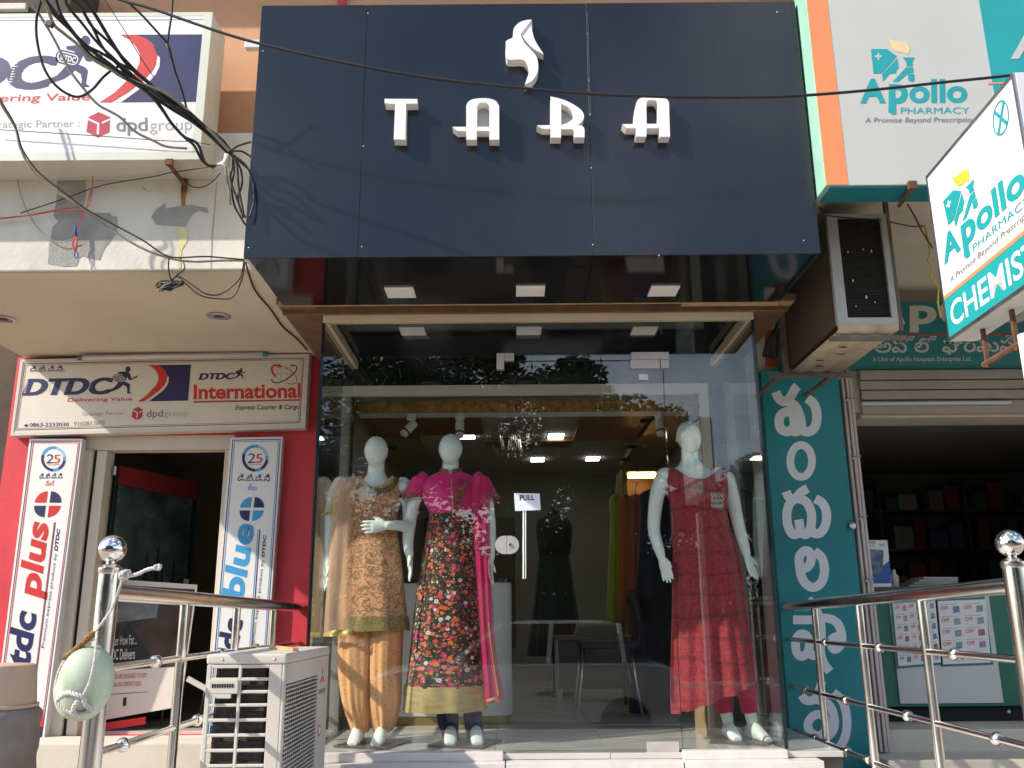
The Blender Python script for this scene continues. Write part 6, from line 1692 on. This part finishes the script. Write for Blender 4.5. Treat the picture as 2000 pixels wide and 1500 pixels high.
for k, ((x, y), lab) in enumerate((((1262, 820), 'warm round downlight nearest the red dress mannequin'), ((1232, 871), 'warm round downlight in the middle of the gold cove'), ((1222, 896), 'warm round downlight lowest in the gold cove'), ((765, 874), 'warm round downlight above the peach mannequin'))):
    zc = 3.036
    c = P(x, y, Z=zc)
    if c.y > 9.1: c = Vector((c.x * 9.1 / c.y, 9.1, zc))
    t = Thing('warm_downlight', lab, 'ceiling light', (c.x, c.y, zc), 'warm downlights in the boutique')
    t.part('rim', MB().lathe([(.034, 0), (.05, 0), (.05, -.012), (.04, -.014), (.034, -.006)], c, 20), m_dark, smooth=40)
    t.part('lamp', MB().lathe([(.0, -.004), (.033, -.004), (.033, -.001), (.0, -.001)], c, 20), m_warm)
# spot heads on the track beam
def spot(label, x, y, ang):
    c = P(x, y, Y=6.14); c.z = 2.929
    t = Thing('track_spotlight', label, 'spotlight', c, 'white track spotlights')
    t.part('mount', MB().lathe([(.0, 0), (.034, 0), (.034, -.035), (.028, -.042), (.0, -.043)], c, 18), m_int_white, smooth=40)
    t.part('stem', MB().tube([c + Vector((0, 0, -.04)), c + Vector((0, 0, -.09))], .006, 8), m_brushed, smooth=True)
    ax = Vector((math.sin(R(ang)), -.3, -math.cos(R(ang)))).normalized(); h = c + Vector((0, 0, -.085)) - ax * .04
    t.part('head', MB().lathe([(.0, 0), (.026, 0), (.031, .01), (.031, .085), (.027, .086)], h, 18, ax), m_int_white, smooth=40)
    t.part('ring', MB().lathe([(.032, .087), (.032, .100), (.026, .100)], h, 18, ax), m_black_plastic, smooth=40)
    t.part('nose', MB().lathe([(.030, .1005), (.030, .125), (.02, .125)], h, 18, ax), m_int_white, smooth=40)
spot('white track spotlight tilted left above the peach mannequin', 803, 822, -40)
spot('white track spotlight hanging straight above the pink mannequin', 898, 822, 0)
spot('white track spotlight hanging straight beside the red dress mannequin', 1288, 822, 2)
# chandelier
cc = P(1005, 838, Y=7.1)
ch = Thing('chandelier', 'clear glass tube chandelier hanging from the boutique ceiling', 'chandelier', (cc.x, 7.1, 3.099))
m_clear = glass_mat('clear_tube_glass', (.95, .95, .93), .09, .05)
ch.part('canopy', MB().lathe([(.0, 0), (.09, 0), (.09, -.02), (.0, -.025)], (cc.x, 7.1, 3.099), 24), m_brushed, smooth=40)
for k in range(12):
    a = R(30 * k); d = Vector((math.cos(a), math.sin(a), 0)); c = Vector((cc.x, 7.1, 2.98))
    ch.part('glass_arm', MB().tube(spline([c + d * .03 + Vector((0, 0, .09)), c + d * .05 + Vector((0, 0, -.12)), c + d * .12 + Vector((0, 0, -.17)), c + d * .2 + Vector((0, 0, -.12)), c + d * .215 + Vector((0, 0, .05))], 5), .009, 8), m_clear, smooth=True)
# rounded wall panel behind the middle
rp = P(880, 900, Y=10.19)
single('rounded_wall_panel', 'brown rounded wall panel on the boutique back wall behind the pink mannequin', 'wall panel', rr_prism(-1.0, .02, 10.10, 10.195, 1.2, 2.62, .045), M('brown_panel', (.13, .105, .08), .5, var=.1), (-.5, 10.15, 1.2))
# dress form with dark gown
fy = 8.3
t = Thing('dress_form', 'dark green gown on a headless dress form seen through the glass door', 'dress form', (P(1083, 1100, Y=fy).x, fy, FL))
m_gown = flatfab('bottle_green_gown', (.010, .030, .022)); m_lace = flatfab('black_lace', (.012, .011, .010))
mbf = lambda x, y: P(x, y, Y=fy)
garment(t, 'lace_bodice', [(1006, 1068, 1096, .05), (1014, 1052, 1112, .09), (1030, 1047, 1118, .13), (1060, 1050, 1116, .13), (1090, 1054, 1112, .12)], fy, m_lace, 6, 0, .02, sub=4)
garment(t, 'gown_skirt', [(1086, 1053, 1113, .125), (1140, 1046, 1120, .15), (1200, 1040, 1128, .18), (1280, 1030, 1136, .22)], fy, m_gown, 9, .01, .06, sub=4)
t.part('neck_knob', MB().lathe([(.05, 0), (.045, .05), (.02, .07), (.012, .10), (.0, .105)], mbf(1080, 1008), 16), m_black_plastic, smooth=40)
t.part('stand', MB().tube([(mbf(1083, 1280).x, fy, FL), (mbf(1083, 1280).x, fy, 1.6)], .02, 10).lathe([(.0, .03), (.16, .02), (.18, 0)], (mbf(1083, 1280).x, fy, FL), 24), m_black_plastic, smooth=40)
# garments on the right hand rack
rk = Thing('garment_rack', 'steel wall rail carrying gowns at the right inside the boutique', 'rack', (1.15, 7.4, 2.3))
rk.part('rail', MB().tube([(.86, 7.35, 2.36), (1.525, 7.35, 2.36)], .012, 10), m_brushed, smooth=True)
rk.part('post', MB().tube([(.87, 7.35, FL), (.87, 7.35, 2.355)], .012, 10), m_gold, smooth=True)
def hang(label, x0, x1, xb0, xb1, y1, Yp, cols, cat='dress', top=962):
    c = P((x0 + x1) / 2, top, Y=Yp)
    t = Thing('hanging_dress', label, cat, (c.x, Yp, c.z - .6), 'dresses on the boutique rack')
    g_ = garment(t, 'dress', [(top + 4, x0 + (x1 - x0) * .3, x1 - (x1 - x0) * .3, .03), (top + 18, x0, x1, .06), (top + 70, x0 + 2, x1 - 2, .06), (y1, xb0, xb1, .10)], Yp, cols, 7, .02, .10, sub=6, n=64)
    hz_ = P(x0, top + 4, Y=Yp).z
    t.part('hanger', MB().tube([(c.x, Yp, hz_ - .02), (c.x, Yp, hz_ + .06), (c.x + .02, Yp, hz_ + .085), (c.x + .0, Yp, hz_ + .10)], .004, 6), m_brushed, smooth=True)
hang('lime green gown hanging leftmost on the boutique rack', 1190, 1216, 1184, 1218, 1215, 7.35, flatfab('lime_silk', (.33, .36, .02)))
hang('orange gown hanging second on the boutique rack', 1206, 1234, 1204, 1236, 1212, 7.30, flatfab('orange_silk', (.45, .13, .02)))
hang('brick pink gown hanging third on the boutique rack', 1226, 1256, 1224, 1262, 1200, 7.25, flatfab('brick_pink_silk', (.38, .09, .05)))
hang('long navy gown hanging beside the red dress mannequin', 1248, 1312, 1232, 1330, 1395, 6.75, flatfab('navy_gown_cloth', (.010, .011, .03)), top=952)
# lit display niche at right
nc = Thing('display_niche', 'gold lit display niche with white bust behind the rack', 'display niche', (1.2, 8.6, FL))
nc.part('side_board', MB().box(1.02, 1.06, 8.2, 8.7, FL, 2.86), m_gold)
nc.part('back_board', MB().box(1.061, 1.52, 8.66, 8.70, FL, 2.86), m_orange_lam)
nc.part('shelf', MB().box(1.061, 1.52, 8.2, 8.659, 1.9, 1.93), m_gold)
nc.part('lamp', MB().box(1.10, 1.35, 8.3, 8.4, 2.80, 2.83), m_warm)
nc.part('head_board', MB().box(1.061, 1.52, 8.2, 8.659, 2.831, 2.86), m_gold)
bu = Thing('cream_bust', 'cream headless bust in the gold lit niche', 'bust', (1.25, 8.45, 1.931))
bu.part('bust', MB().lathe([(.0, 0), (.12, .0), (.11, .1), (.13, .22), (.145, .30), (.12, .40), (.06, .44), (.045, .50), (.0, .51)], (1.25, 8.45, 1.931), 24), M('cream_cloth_bust', (.55, .45, .30), .6), smooth=40)
# folded cloth table and chair
ty = 7.6
tb = Thing('cutting_table', 'low grey table with folded green cloth seen through the glass door', 'table', (P(1165, 1250, Y=ty).x, ty, FL))
xa_, xb_ = P(1085, 1235, Y=ty).x, P(1235, 1235, Y=ty).x; zt_ = P(1160, 1242, Y=ty).z
tb.part('top', MB().box(xa_, xb_, ty - .02, ty + .5, zt_ - .03, zt_), M('grey_laminate', (.26, .24, .21), .4), bevel=.003)
tb.part('front_panel', MB().box(xa_ + .02, xb_ - .02, ty, ty + .02, FL + .10, zt_ - .031), M('grey_laminate_front', (.20, .19, .17), .5), bevel=.003)
for x_ in (xa_ + .03, xb_ - .03):
    for y_ in (ty + .03, ty + .45): tb.part('leg', MB().box(x_ - .02, x_ + .02, y_ - .008, y_ + .03, FL, zt_ - .031), m_brushed)
for k in range(3):
    single('folded_cloth', ('lowest folded green cloth on the grey table', 'middle folded green cloth on the grey table', 'top folded green cloth on the grey table')[k], 'cloth', MB().obox(((xa_ + xb_) / 2 + .05, ty + .16, zt_ + .0155 + k * .031), (.20 - .01 * k, .01 * k, 0), (0, .13, 0), (0, 0, .0148)), (flatfab('mint_cloth', (.28, .42, .26)), MATS['mint_cloth'], flatfab('pale_green_cloth', (.36, .48, .33)))[k], ((xa_ + xb_) / 2, ty + .16, zt_), 'folded green cloths', bevel=.008)
cy_ = 6.7
chx = P(1190, 1300, Y=cy_)
cr2 = Thing('visitor_chair', 'black padded chair with thin chrome legs seen through the glass door', 'chair', (chx.x, cy_, FL))
zs = FL + .45
cr2.part('seat', MB().box(chx.x - .22, chx.x + .20, cy_ - .20, cy_ + .20, zs, zs + .05), m_black_plastic, bevel=.018, seg=3)
cr2.part('backrest', MB().obox((chx.x + .19, cy_, zs + .30), (.012, 0, .03), (0, .18, 0), (-.02, 0, .09)), m_black_plastic, bevel=.01)
for y_ in (-.17, .17):
    cr2.part('back_post', MB().tube(spline([(chx.x + .17, cy_ + y_, zs + .001), (chx.x + .215, cy_ + y_, zs + .12), (chx.x + .20, cy_ + y_, zs + .36)], 5), .010, 8), m_black_plastic, smooth=True)
    for x_, xe in ((-.19, -.25), (.14, .20)):
        cr2.part('leg', MB().tube([(chx.x + x_, cy_ + y_, zs - .001), (chx.x + xe, cy_ + y_ * 1.15, FL)], .009, 8), m_chrome, smooth=True)
# ------------------------------------------------------------------ overhead and loose cables
def cable(label, pts, ys, r=.006, mat=None, group=None, crop=(0, 0, 1), cat='cable', sub=6, name='cable', jit=0.0):
    x0, y0, k = crop
    n = len(pts)
    if isinstance(ys, (int, float)): ys = (ys, ys)
    if len(ys) == 2: ys = [ys[0] + (ys[1] - ys[0]) * i / (n - 1) for i in range(n)]
    w = [P(x0 + p[0] / k, y0 + p[1] / k, Y=y) for p, y in zip(pts, ys)]
    return single(name, label, cat, MB().tube(spline(w, sub), r, 8), mat or m_wire, w[n // 2], group, smooth=True)
C1, C2 = (0, 0, 4), (0, 300, 3.125)
BL, BG = 'black cable in the thick bundle slanting across the big courier signboard', 'black cables of the bundle'
END = [(1600, 985), (1720, 1085), (1800, 1185)]
bundle = [
    [(250, -90), (330, 0), (430, 110), (560, 240), (690, 380), (850, 500), (1010, 620), (1160, 690), (1300, 790), (1460, 880)] + END,
    [(480, -90), (560, 0), (640, 60), (720, 200), (850, 330), (990, 470), (1110, 600), (1240, 700), (1470, 865), (1610, 990), (1730, 1090), (1815, 1195)],
    [(500, -40), (540, 60), (640, 180), (760, 330), (900, 470), (1010, 570), (1160, 680), (1320, 810), (1450, 900), (1590, 1010), (1700, 1100), (1790, 1200)],
    [(430, -60), (480, 110), (560, 230), (660, 350), (800, 420), (920, 490), (1020, 530), (1130, 620), (1290, 760), (1440, 860), (1580, 970), (1710, 1100), (1810, 1205)],
    [(620, -80), (670, 0), (760, 150), (880, 330), (1000, 500), (1150, 640), (1300, 770), (1480, 900), (1620, 1020), (1740, 1120), (1820, 1210)],
    [(310, -70), (400, 60), (520, 190), (640, 340), (760, 430), (900, 560), (1040, 650), (1180, 740), (1330, 850), (1500, 950), (1640, 1060), (1780, 1190)],
    [(330, -40), (440, 120), (590, 280), (700, 420), (850, 520), (980, 590), (1100, 680), (1210, 770), (1270, 860), (1340, 960), (1440, 1060), (1540, 1130), (1600, 1270), (1680, 1300)],
    [(560, -40), (700, 180), (800, 360), (920, 500), (1050, 640), (1190, 760), (1280, 870), (1350, 975), (1450, 1070), (1520, 1140), (1580, 1250), (1670, 1305)]]
for i, b in enumerate(bundle):
    b = [(x + random.uniform(-7, 7), y + random.uniform(-7, 7)) for x, y in b]
    cable(BL, b, (3.45 + .02 * i, 4.06 + .008 * i), random.uniform(.0058, .0088), None, BG, C1)
cable('tan cable running in the black cable bundle over the big courier signboard', [(300, -60), (370, 60), (420, 190), (500, 262), (600, 342), (700, 445), (850, 535), (1050, 635), (1250, 705), (1400, 805), (1540, 930), (1680, 1060), (1790, 1180)], (3.4, 4.04), .0075, m_wire_tan, None, C1)
cable('black cable hanging in a wide loop in front of the runner logo', [(330, -40), (318, 20), (285, 150), (290, 320), (340, 520), (420, 650), (520, 730), (620, 755), (720, 700), (820, 590), (930, 520), (1010, 560), (1100, 660)], (3.5, 3.85), .0062, None, None, C1)
cable('grey cable sagging across the big courier signboard below the bundle', [(190, -60), (230, 0), (330, 150), (430, 320), (540, 540), (660, 700), (770, 820), (930, 910), (1060, 1030), (1200, 1100), (1300, 1145), (1460, 1160)], (3.5, 4.05), .0062, m_wire_grey, None, C1)
cable('thin black cable knotted to another in front of the navy block of the sign', [(940, -40), (980, 0), (1100, 110), (1220, 240), (1310, 345), (1340, 440), (1370, 560), (1420, 700), (1462, 862)], (3.6, 3.98), .0055, None, None, C1)
cable('thin black cable dropping straight down to the knot before the navy block', [(1352, -60), (1350, 0), (1340, 120), (1320, 250), (1312, 345), (1335, 450)], (3.7, 3.8), .005, None, None, C1)
cable('hair thin wire strung slantwise before the red swoosh', [(780, -60), (820, 0), (980, 250), (1100, 450), (1200, 600)], (3.8, 4.0), .0022, None, None, C1)
cable('hair thin wire strung along the bottom of the big courier signboard', [(-40, 1008), (0, 1013), (700, 1058), (1300, 1100), (1480, 1105), (1640, 1130)], (4.10, 4.10), .0022, None, None, C1)
single('cable_tie', 'pale tape knot joining two thin cables before the navy block', 'tape', MB().tube([P(327, 84, Y=3.79), P(331, 92, Y=3.80)], .011, 8), m_wire_tan, P(329, 88, Y=3.8))
single('junction_clip', 'small black clip on the cables near the top left corner', 'clip', MB().obox(P(97, 47, Y=3.42), (.016, 0, -.006), (0, .01, 0), (.004, 0, .012)), m_black_plastic, P(97, 47, Y=3.42), bevel=.002)
# strands that fall beside the fascia edge
BF, GF = 'black cable end drooping beside the left edge of the navy fascia', 'cable ends at the fascia edge'
for i, q in enumerate(([(1800, 1185), (1850, 1290), (1860, 1400), (1870, 1500), (1890, 1600), (1905, 1680)], [(1815, 1195), (1820, 1290), (1800, 1400), (1850, 1550), (1900, 1700)], [(1790, 1200), (1870, 1260), (1940, 1320)], [(1810, 1205), (1880, 1320), (1890, 1440), (1860, 1540), (1880, 1640), (1920, 1700)], [(1820, 1210), (1920, 1290), (1975, 1420), (1985, 1560), (1950, 1700)], [(1780, 1190), (1880, 1180), (1960, 1225)], [(1810, 1190), (1830, 1330), (1810, 1450), (1830, 1600), (1900, 1730), (1925, 1760)], [(1790, 1190), (1860, 1140), (1960, 1110)])):
    cable(BF, q, (4.08 + .006 * i, (4.10 if i in (4,) else 4.12) + .012 * i) if i != 4 else (4.06, 4.0), .0055, None, GF, C1)
cable('tan cable end drooping beside the left edge of the navy fascia', [(1760, 1300), (1775, 1400), (1790, 1500), (1800, 1600)], (4.12, 4.15), .006, m_wire_tan, None, C1)
single('conduit_elbow', 'white conduit elbow where the cable bundle ends beside the fascia', 'conduit', MB().tube(spline([P(420, 326, Y=4.24), P(434, 321, Y=4.16), P(442, 315, Y=4.12), P(444, 303, Y=4.13)], 5), .016, 12).tube([P(442, 325, Y=4.135), P(446, 302, Y=4.13)], .019, 12), m_pvc, P(440, 318, Y=4.15), smooth=True)
# long single cable across the fascia
cable('single black cable sagging right across the navy fascia below the emblem', [(120, -40), (236, 0), (300, 18), (480, 78), (700, 128), (860, 155), (1030, 173), (1150, 183), (1300, 189), (1450, 190), (1560, 187), (1700, 176), (1850, 160), (1990, 145), (2140, 120)], [3.5] * 5 + [3.52] * 4 + [3.55] * 6, .0068, None, None)
# cables over the peeling wall
cable('tan cable sagging along the peeling canopy front', [(-40, 120), (0, 200), (20, 232), (32, 255), (40, 290), (64, 335), (106, 371), (163, 407), (205, 440), (272, 482), (330, 504), (378, 511), (430, 509), (478, 509)], (3.95, 4.28), .0062, m_wire_tan)
cable('thin black cable twisted with the tan one along the peeling canopy front', [(-36, 118), (2, 196), (24, 234), (34, 258), (44, 292), (74, 335), (120, 372), (168, 408), (225, 440), (280, 470), (318, 496), (345, 503), (400, 501), (440, 504), (478, 507)], (3.94, 4.27), .0042)
cable('thin black cable loop under the canopy front hanging near the wire tangle', [(477, 508), (470, 540), (450, 562), (425, 576), (400, 573), (375, 556), (350, 540), (335, 545)], (4.28, 4.33), .004)
cable('second thin black cable loop hanging lower near the wire tangle', [(478, 510), (474, 540), (455, 580), (420, 583), (390, 576), (365, 556), (345, 538)], (4.29, 4.33), .0036)
cable('short looped wire tying the tangle to the tan cable', [(331, 503), (329, 520), (334, 546), (345, 538), (360, 525), (358, 512), (350, 504)], (4.20, 4.32), .0036)
tg = Thing('wire_tangle', 'bunched tangle of grey black wires hanging under the canopy edge', 'wires', P(333, 556, Y=4.32))
rnd = random.Random(3); tm = MB(); tm2 = MB()
for i in range(16):
    c = P(333, 557, Y=4.32); a = rnd.uniform(0, 6.28); ry_ = rnd.uniform(.01, .025); L = rnd.uniform(.045, .075)
    pts = [c + Vector((L * math.cos(t + a) + rnd.uniform(-.006, .006), ry_ * math.sin(2 * t + a), ry_ * math.sin(t + a * 1.3) + rnd.uniform(-.005, .005))) for t in [j * .7 for j in range(9)]]
    (tm if i % 3 else tm2).tube(spline(pts, 4), .0028, 6)
tg.part('wires', tm, m_wire, smooth=True); tg.part('pale_wires', tm2, m_wire_grey, smooth=True)
w_ = [P(480, 511, Y=4.335)] + [P(*q, Z=3.304) for q in ((486, 536), (500, 570), (528, 604), (553, 639), (580, 662), (600, 684))]
single('cable', 'black cable running down the slanting edge of the beige ceiling', 'cable', MB().tube(spline(w_, 6), .005, 8), m_wire, w_[3], smooth=True)
cable('thin black wire strung slantwise under the big courier signboard', [(40, 416), (120, 390), (200, 362), (300, 345), (330, 338), (395, 328), (432, 322)], [4.33, 4.33, 4.32, 4.28, 4.2, 4.15, 4.12], .003)
cable('thin dark wire dropping from under the signboard and swinging to the red charm', [(34, 350), (42, 385), (60, 425), (80, 452), (100, 468), (120, 474), (145, 466)], 4.33, .0028, m_wire_grey)
cable('thin wire hooked below the rusty support angle of the signboard', [(368, 360), (380, 366), (400, 364), (418, 352), (430, 338)], (4.32, 4.2), .0028)
for i, q in enumerate(([(-20, 431), (60, 420), (120, 408), (165, 405)], [(-20, 427), (64, 420), (110, 413), (166, 412)])):
    cable(('upper red thread strung along the peeling canopy front', 'lower red thread strung along the peeling canopy front')[i], q, 4.32, .0025, m_wire_red, cat='thread', name='thread')
cm_ = Thing('thread_charm', 'red and blue thread charm dangling on the grey peeled patch', 'charm', P(150, 465, Y=4.31))
rt = MB()
for i in range(4):
    j = i * 2.2
    rt.tube(spline([P(181, 340, Y=4.30), P(181 - j * .4, 368, Y=4.31), P(176 - j, 398, Y=4.31), P(166 + j * .5, 409, Y=4.31), P(158 + j * .6, 425, Y=4.31), P(152 + j * .3, 440, Y=4.31), P(147 + j * .4, 446, Y=4.31)], 4), .0018, 5)
cm_.part('red_thread', rt, M('pale_red_thread', (.66, .22, .20), .8), smooth=True)
cm_.part('blue_twist', MB().tube([P(147, 441, Y=4.31), P(149, 461, Y=4.31)], .007, 8).tube(spline([P(147, 490, Y=4.31), P(145, 499, Y=4.31), P(149, 504, Y=4.31), P(153, 500, Y=4.31), P(149, 490, Y=4.31)], 4), .003, 6), M('blue_thread', (.03, .08, .35), .8), smooth=True)
cm_.part('red_twist', MB().tube(spline([P(148, 461, Y=4.31), P(143, 472, Y=4.31), P(142, 482, Y=4.31), P(147, 490, Y=4.31)], 4), .0045, 6).tube([P(149, 461, Y=4.31), P(150, 476, Y=4.31), P(148, 490, Y=4.31)], .0045, 6), m_wire_red, smooth=True)
cable('yellow wire hanging behind the edge of the projecting pharmacy sign', [(1806, 440), (1812, 470), (1816, 495), (1812, 510), (1820, 520), (1818, 540), (1826, 552), (1833, 562), (1832, 590), (1838, 620)], (4.5, 4.5), .0055, m_wire_yellow)
cable('brown wire slanting behind the projecting pharmacy sign', [(1772, 398), (1785, 420), (1800, 450), (1812, 470), (1822, 485)], (4.46, 4.5), .0045, M('brown_wire', (.12, .07, .05), .6))
cable('black cable running over the condenser top to the wall', [(1600, 405), (1612, 418), (1640, 424), (1720, 430), (1780, 442), (1815, 441)], [4.3, 4.32, 4.36, 4.42, 4.6, 5.0], .004)
for i, ((x, y), (xe, ye)) in enumerate((((632, 700), (640, 850)),)):
    pass

# ------------------------------------------------------------------ across the street (seen mirrored in the glass)
def tree(label, x, y, h, rad, seed, nleaf=30000, group='street trees opposite', lm=None, lo=.32):
    rnd = random.Random(seed)
    t = Thing('street_tree', label, 'tree', (x, y, 0), group)
    tk = MB()
    top = Vector((x + rnd.uniform(-.3, .3), y, h * .62))
    tk.tube(spline([(x, y, -.05), (x + .1, y, h * .2), (x - .05, y + .1, h * .4), top], 4), [.24 - .012 * i for i in range(13)], 10)
    clumps = []
    for i in range(46):
        a = rnd.uniform(0, 6.28); rr = rad * rnd.uniform(.2, 1) ** .6; z = h * rnd.uniform(lo, .97)
        f = math.sqrt(max(.08, 1 - ((z - h * .62) / (h * .42)) ** 2))
        c = Vector((x + rr * f * math.cos(a), y + rr * f * math.sin(a) * .8, z))
        clumps.append((c, rad * rnd.uniform(.2, .36)))
        if i % 2 == 0:
            s = Vector((x, y, h * rnd.uniform(.25, .5)))
            tk.tube(spline([s, s.lerp(c, .5) + Vector((0, 0, .2)), c], 3), [.07, .06, .05, .04, .03, .02, .012], 6)
    t.part('trunk', tk, m_bark, smooth=True)
    vs, fs = [], []
    for i in range(nleaf):
        c, r_ = clumps[rnd.randrange(len(clumps))]
        d = Vector((rnd.gauss(0, 1), rnd.gauss(0, 1), rnd.gauss(0, 1))).normalized() * r_ * rnd.random() ** .4
        d.z *= .75
        p = c + d
        s = rnd.uniform(.06, .115)
        u = Vector((rnd.gauss(0, 1), rnd.gauss(0, 1), rnd.gauss(0, .6))).normalized(); v = u.orthogonal().normalized()
        k = len(vs); vs += [p - u * s, p + v * s * .45, p + u * s, p - v * s * .45]; fs.append((k, k + 1, k + 2, k + 3))
    t.part('crown', MB().add(vs, fs), lm or m_leaf)
tree('broad tree across the street mirrored in the left half of the shop glass', -3.4, -9.2, 7.0, 3.0, 1)
tree('tall tree across the street mirrored in the middle of the shop glass', .2, -9.6, 7.4, 2.9, 2)
tree('loose tree across the street mirrored beside the glass door', 2.6, -10.5, 6.2, 2.0, 5, 17000)
tree('smaller tree across the street mirrored at the right of the shop glass', 6.3, -12.5, 5.6, 1.9, 3, 15000, lm=m_leaf2)
tree('far left tree across the street mirrored at the edge of the glass', -8.6, -11, 7.2, 3.2, 4, 20000, lm=m_leaf2)
cw = Thing('compound_wall', 'plastered compound wall across the street behind the trees', 'wall', (0, -14, 0))
cw.part('wall', MB().box(-40, 40, -14.2, -14, 0, 3.0), M('tree_shade_dark_plaster', (.10, .095, .07), .95, var=.4, scale=1.5))  # tree shade put into the base colour so the mirrored wall stays dark
cw.part('coping', MB().box(-40, 40, -14.26, -13.94, 3.001, 3.08), m_conc, bevel=.01)
for i in range(14): cw.part('pier', MB().box(-39 + i * 6, -38.65 + i * 6, -13.995, -13.9, 0, 2.99), MATS['tree_shade_dark_plaster'])

# dark timber box fixed above the big courier signboard
kb = Thing('timber_box', 'dark timber box with a pale strip above the signboard in the top left corner', 'box', (-3.0, 4.3, 4.74))
xr = P(135, 20, Y=4.2).x
kb.part('box', MB().box(-3.5, xr, 4.2, 4.499, 4.735, 5.1), m_darkwall, bevel=.006)
kb.part('pale_strip', MB().box(-3.4, P(54, 15, Y=4.19).x, 4.17, 4.1995, P(54, 22, Y=4.19).z, P(54, 10, Y=4.19).z), m_cream_metal, bevel=.003)
# ------------------------------------------------------------------ parked car behind the viewer (mirrored in the door)
cx0, cyc = .1, -2.0
car = Thing('parked_car', 'white hatchback parked across the road, mirrored low in the glass door', 'car', (cx0, cyc, 0))
m_carp = M('white_car_paint', (.70, .70, .69), .25, var=.03, coat=.6)
m_tyre = M('tyre_rubber', (.02, .02, .02), .8, var=.2)
m_cargl = M('dark_car_glass', (.01, .012, .014), .04, spec=.8, var=0)
prof = [(-1.85, .35), (-1.88, .60), (-1.80, .80), (-1.55, .90), (-.95, .96), (.9, .98), (1.62, .95), (1.80, .85), (1.84, .55), (1.80, .32)]
half = spline([(a, 0, b) for a, b in prof], 4)
secs = []
for yy, sx_, dz in ((-.80, .975, -.04), (-.83, .99, -.02), (-.80, 1, 0), (-.6, 1.005, .02), (0, 1.012, .035), (.6, 1.005, .02), (.80, 1, 0), (.83, .99, -.02), (.80, .975, -.04)):
    secs.append([Vector((cx0 + p.x * sx_, cyc + yy, p.z + (dz if p.z > .7 else 0))) for p in half])
car.part('body', MB().loft(secs, cap=True), m_carp, smooth=35)
gh = []
for z_, xa_, xb_, yw in ((.97, -1.02, 1.52, .74), (1.15, -.72, 1.44, .69), (1.32, -.42, 1.30, .62), (1.44, -.20, 1.14, .57), (1.475, -.02, .98, .50)):
    gh.append([Vector((cx0 + x_, cyc + y_, z_)) for x_, y_ in ((xa_, -yw * .85), (xa_ + .15, -yw), (xb_ - .15, -yw), (xb_, -yw * .85), (xb_, yw * .85), (xb_ - .15, yw), (xa_ + .15, yw), (xa_, yw * .85))])
gl_ = MB().loft(gh[:4], cap=True)
car.part('windows', gl_, m_cargl, smooth=25)
car.part('roof', MB().loft([[p + (p - Vector((cx0 + .45, cyc, p.z))) * .012 for p in gh[3]], gh[4]], cap=True), m_carp, smooth=35)
for xa_, xb_ in ((-.95, -.28), (.30, .36), (1.22, 1.18)):
    for s_ in (-1, 1):
        car.part('pillar', MB().tube([(cx0 + xa_ + (.0 if xa_ > 0 else .10), cyc + s_ * .735, .98), (cx0 + xb_ - (.0 if xa_ > 0 else -.02), cyc + s_ * .585, 1.435)], .032, 6), m_carp)
for x_ in (-1.18, 1.20):
    for s_ in (-1, 1):
        c = Vector((cx0 + x_, cyc + s_ * .76, .30))
        w_ = car.part('wheel', MB().lathe([(.20, -.085), (.28, -.085), (.30, -.06), (.30, .06), (.28, .085), (.20, .085)], c, 28, (0, 1, 0)), m_tyre, smooth=40)
        car.part('rim', MB().lathe([(.0, -.05), (.05, -.06), (.19, -.05), (.205, -.08), (.205, .08), (.19, .05), (.05, .06), (.0, .05)], c, 28, (0, 1, 0)), m_brushed, w_, smooth=40)
for s_ in (-1, 1):
    car.part('headlight', MB().ball((cx0 - 1.76, cyc + s_ * .60, .72), (.08, .14, .07), 14, 9), m_mirror, smooth=True)
    car.part('tail_light', MB().ball((cx0 + 1.78, cyc + s_ * .68, .80), (.06, .08, .13), 14, 9), m_redp, smooth=True)
    car.part('door_mirror', MB().ball((cx0 - .72, cyc + s_ * .88, 1.02), (.06, .09, .06), 12, 8), m_carp, smooth=True)
    car.part('door_line', MB().box(cx0 + .30, cx0 + .306, cyc + s_ * .829, cyc + s_ * .836, .40, .92), m_dark)
    car.part('door_handle', MB().obox((cx0 + .18, cyc + s_ * .838, .82), (.08, 0, 0), (0, .012, 0), (0, 0, .014)), m_carp, bevel=.004)
for x_ in (-1.87, 1.83):
    car.part('bumper', MB().obox((cx0 + x_, cyc, .45), (.05, 0, 0), (0, .74, 0), (0, 0, .10)), m_carp, bevel=.03, seg=3)
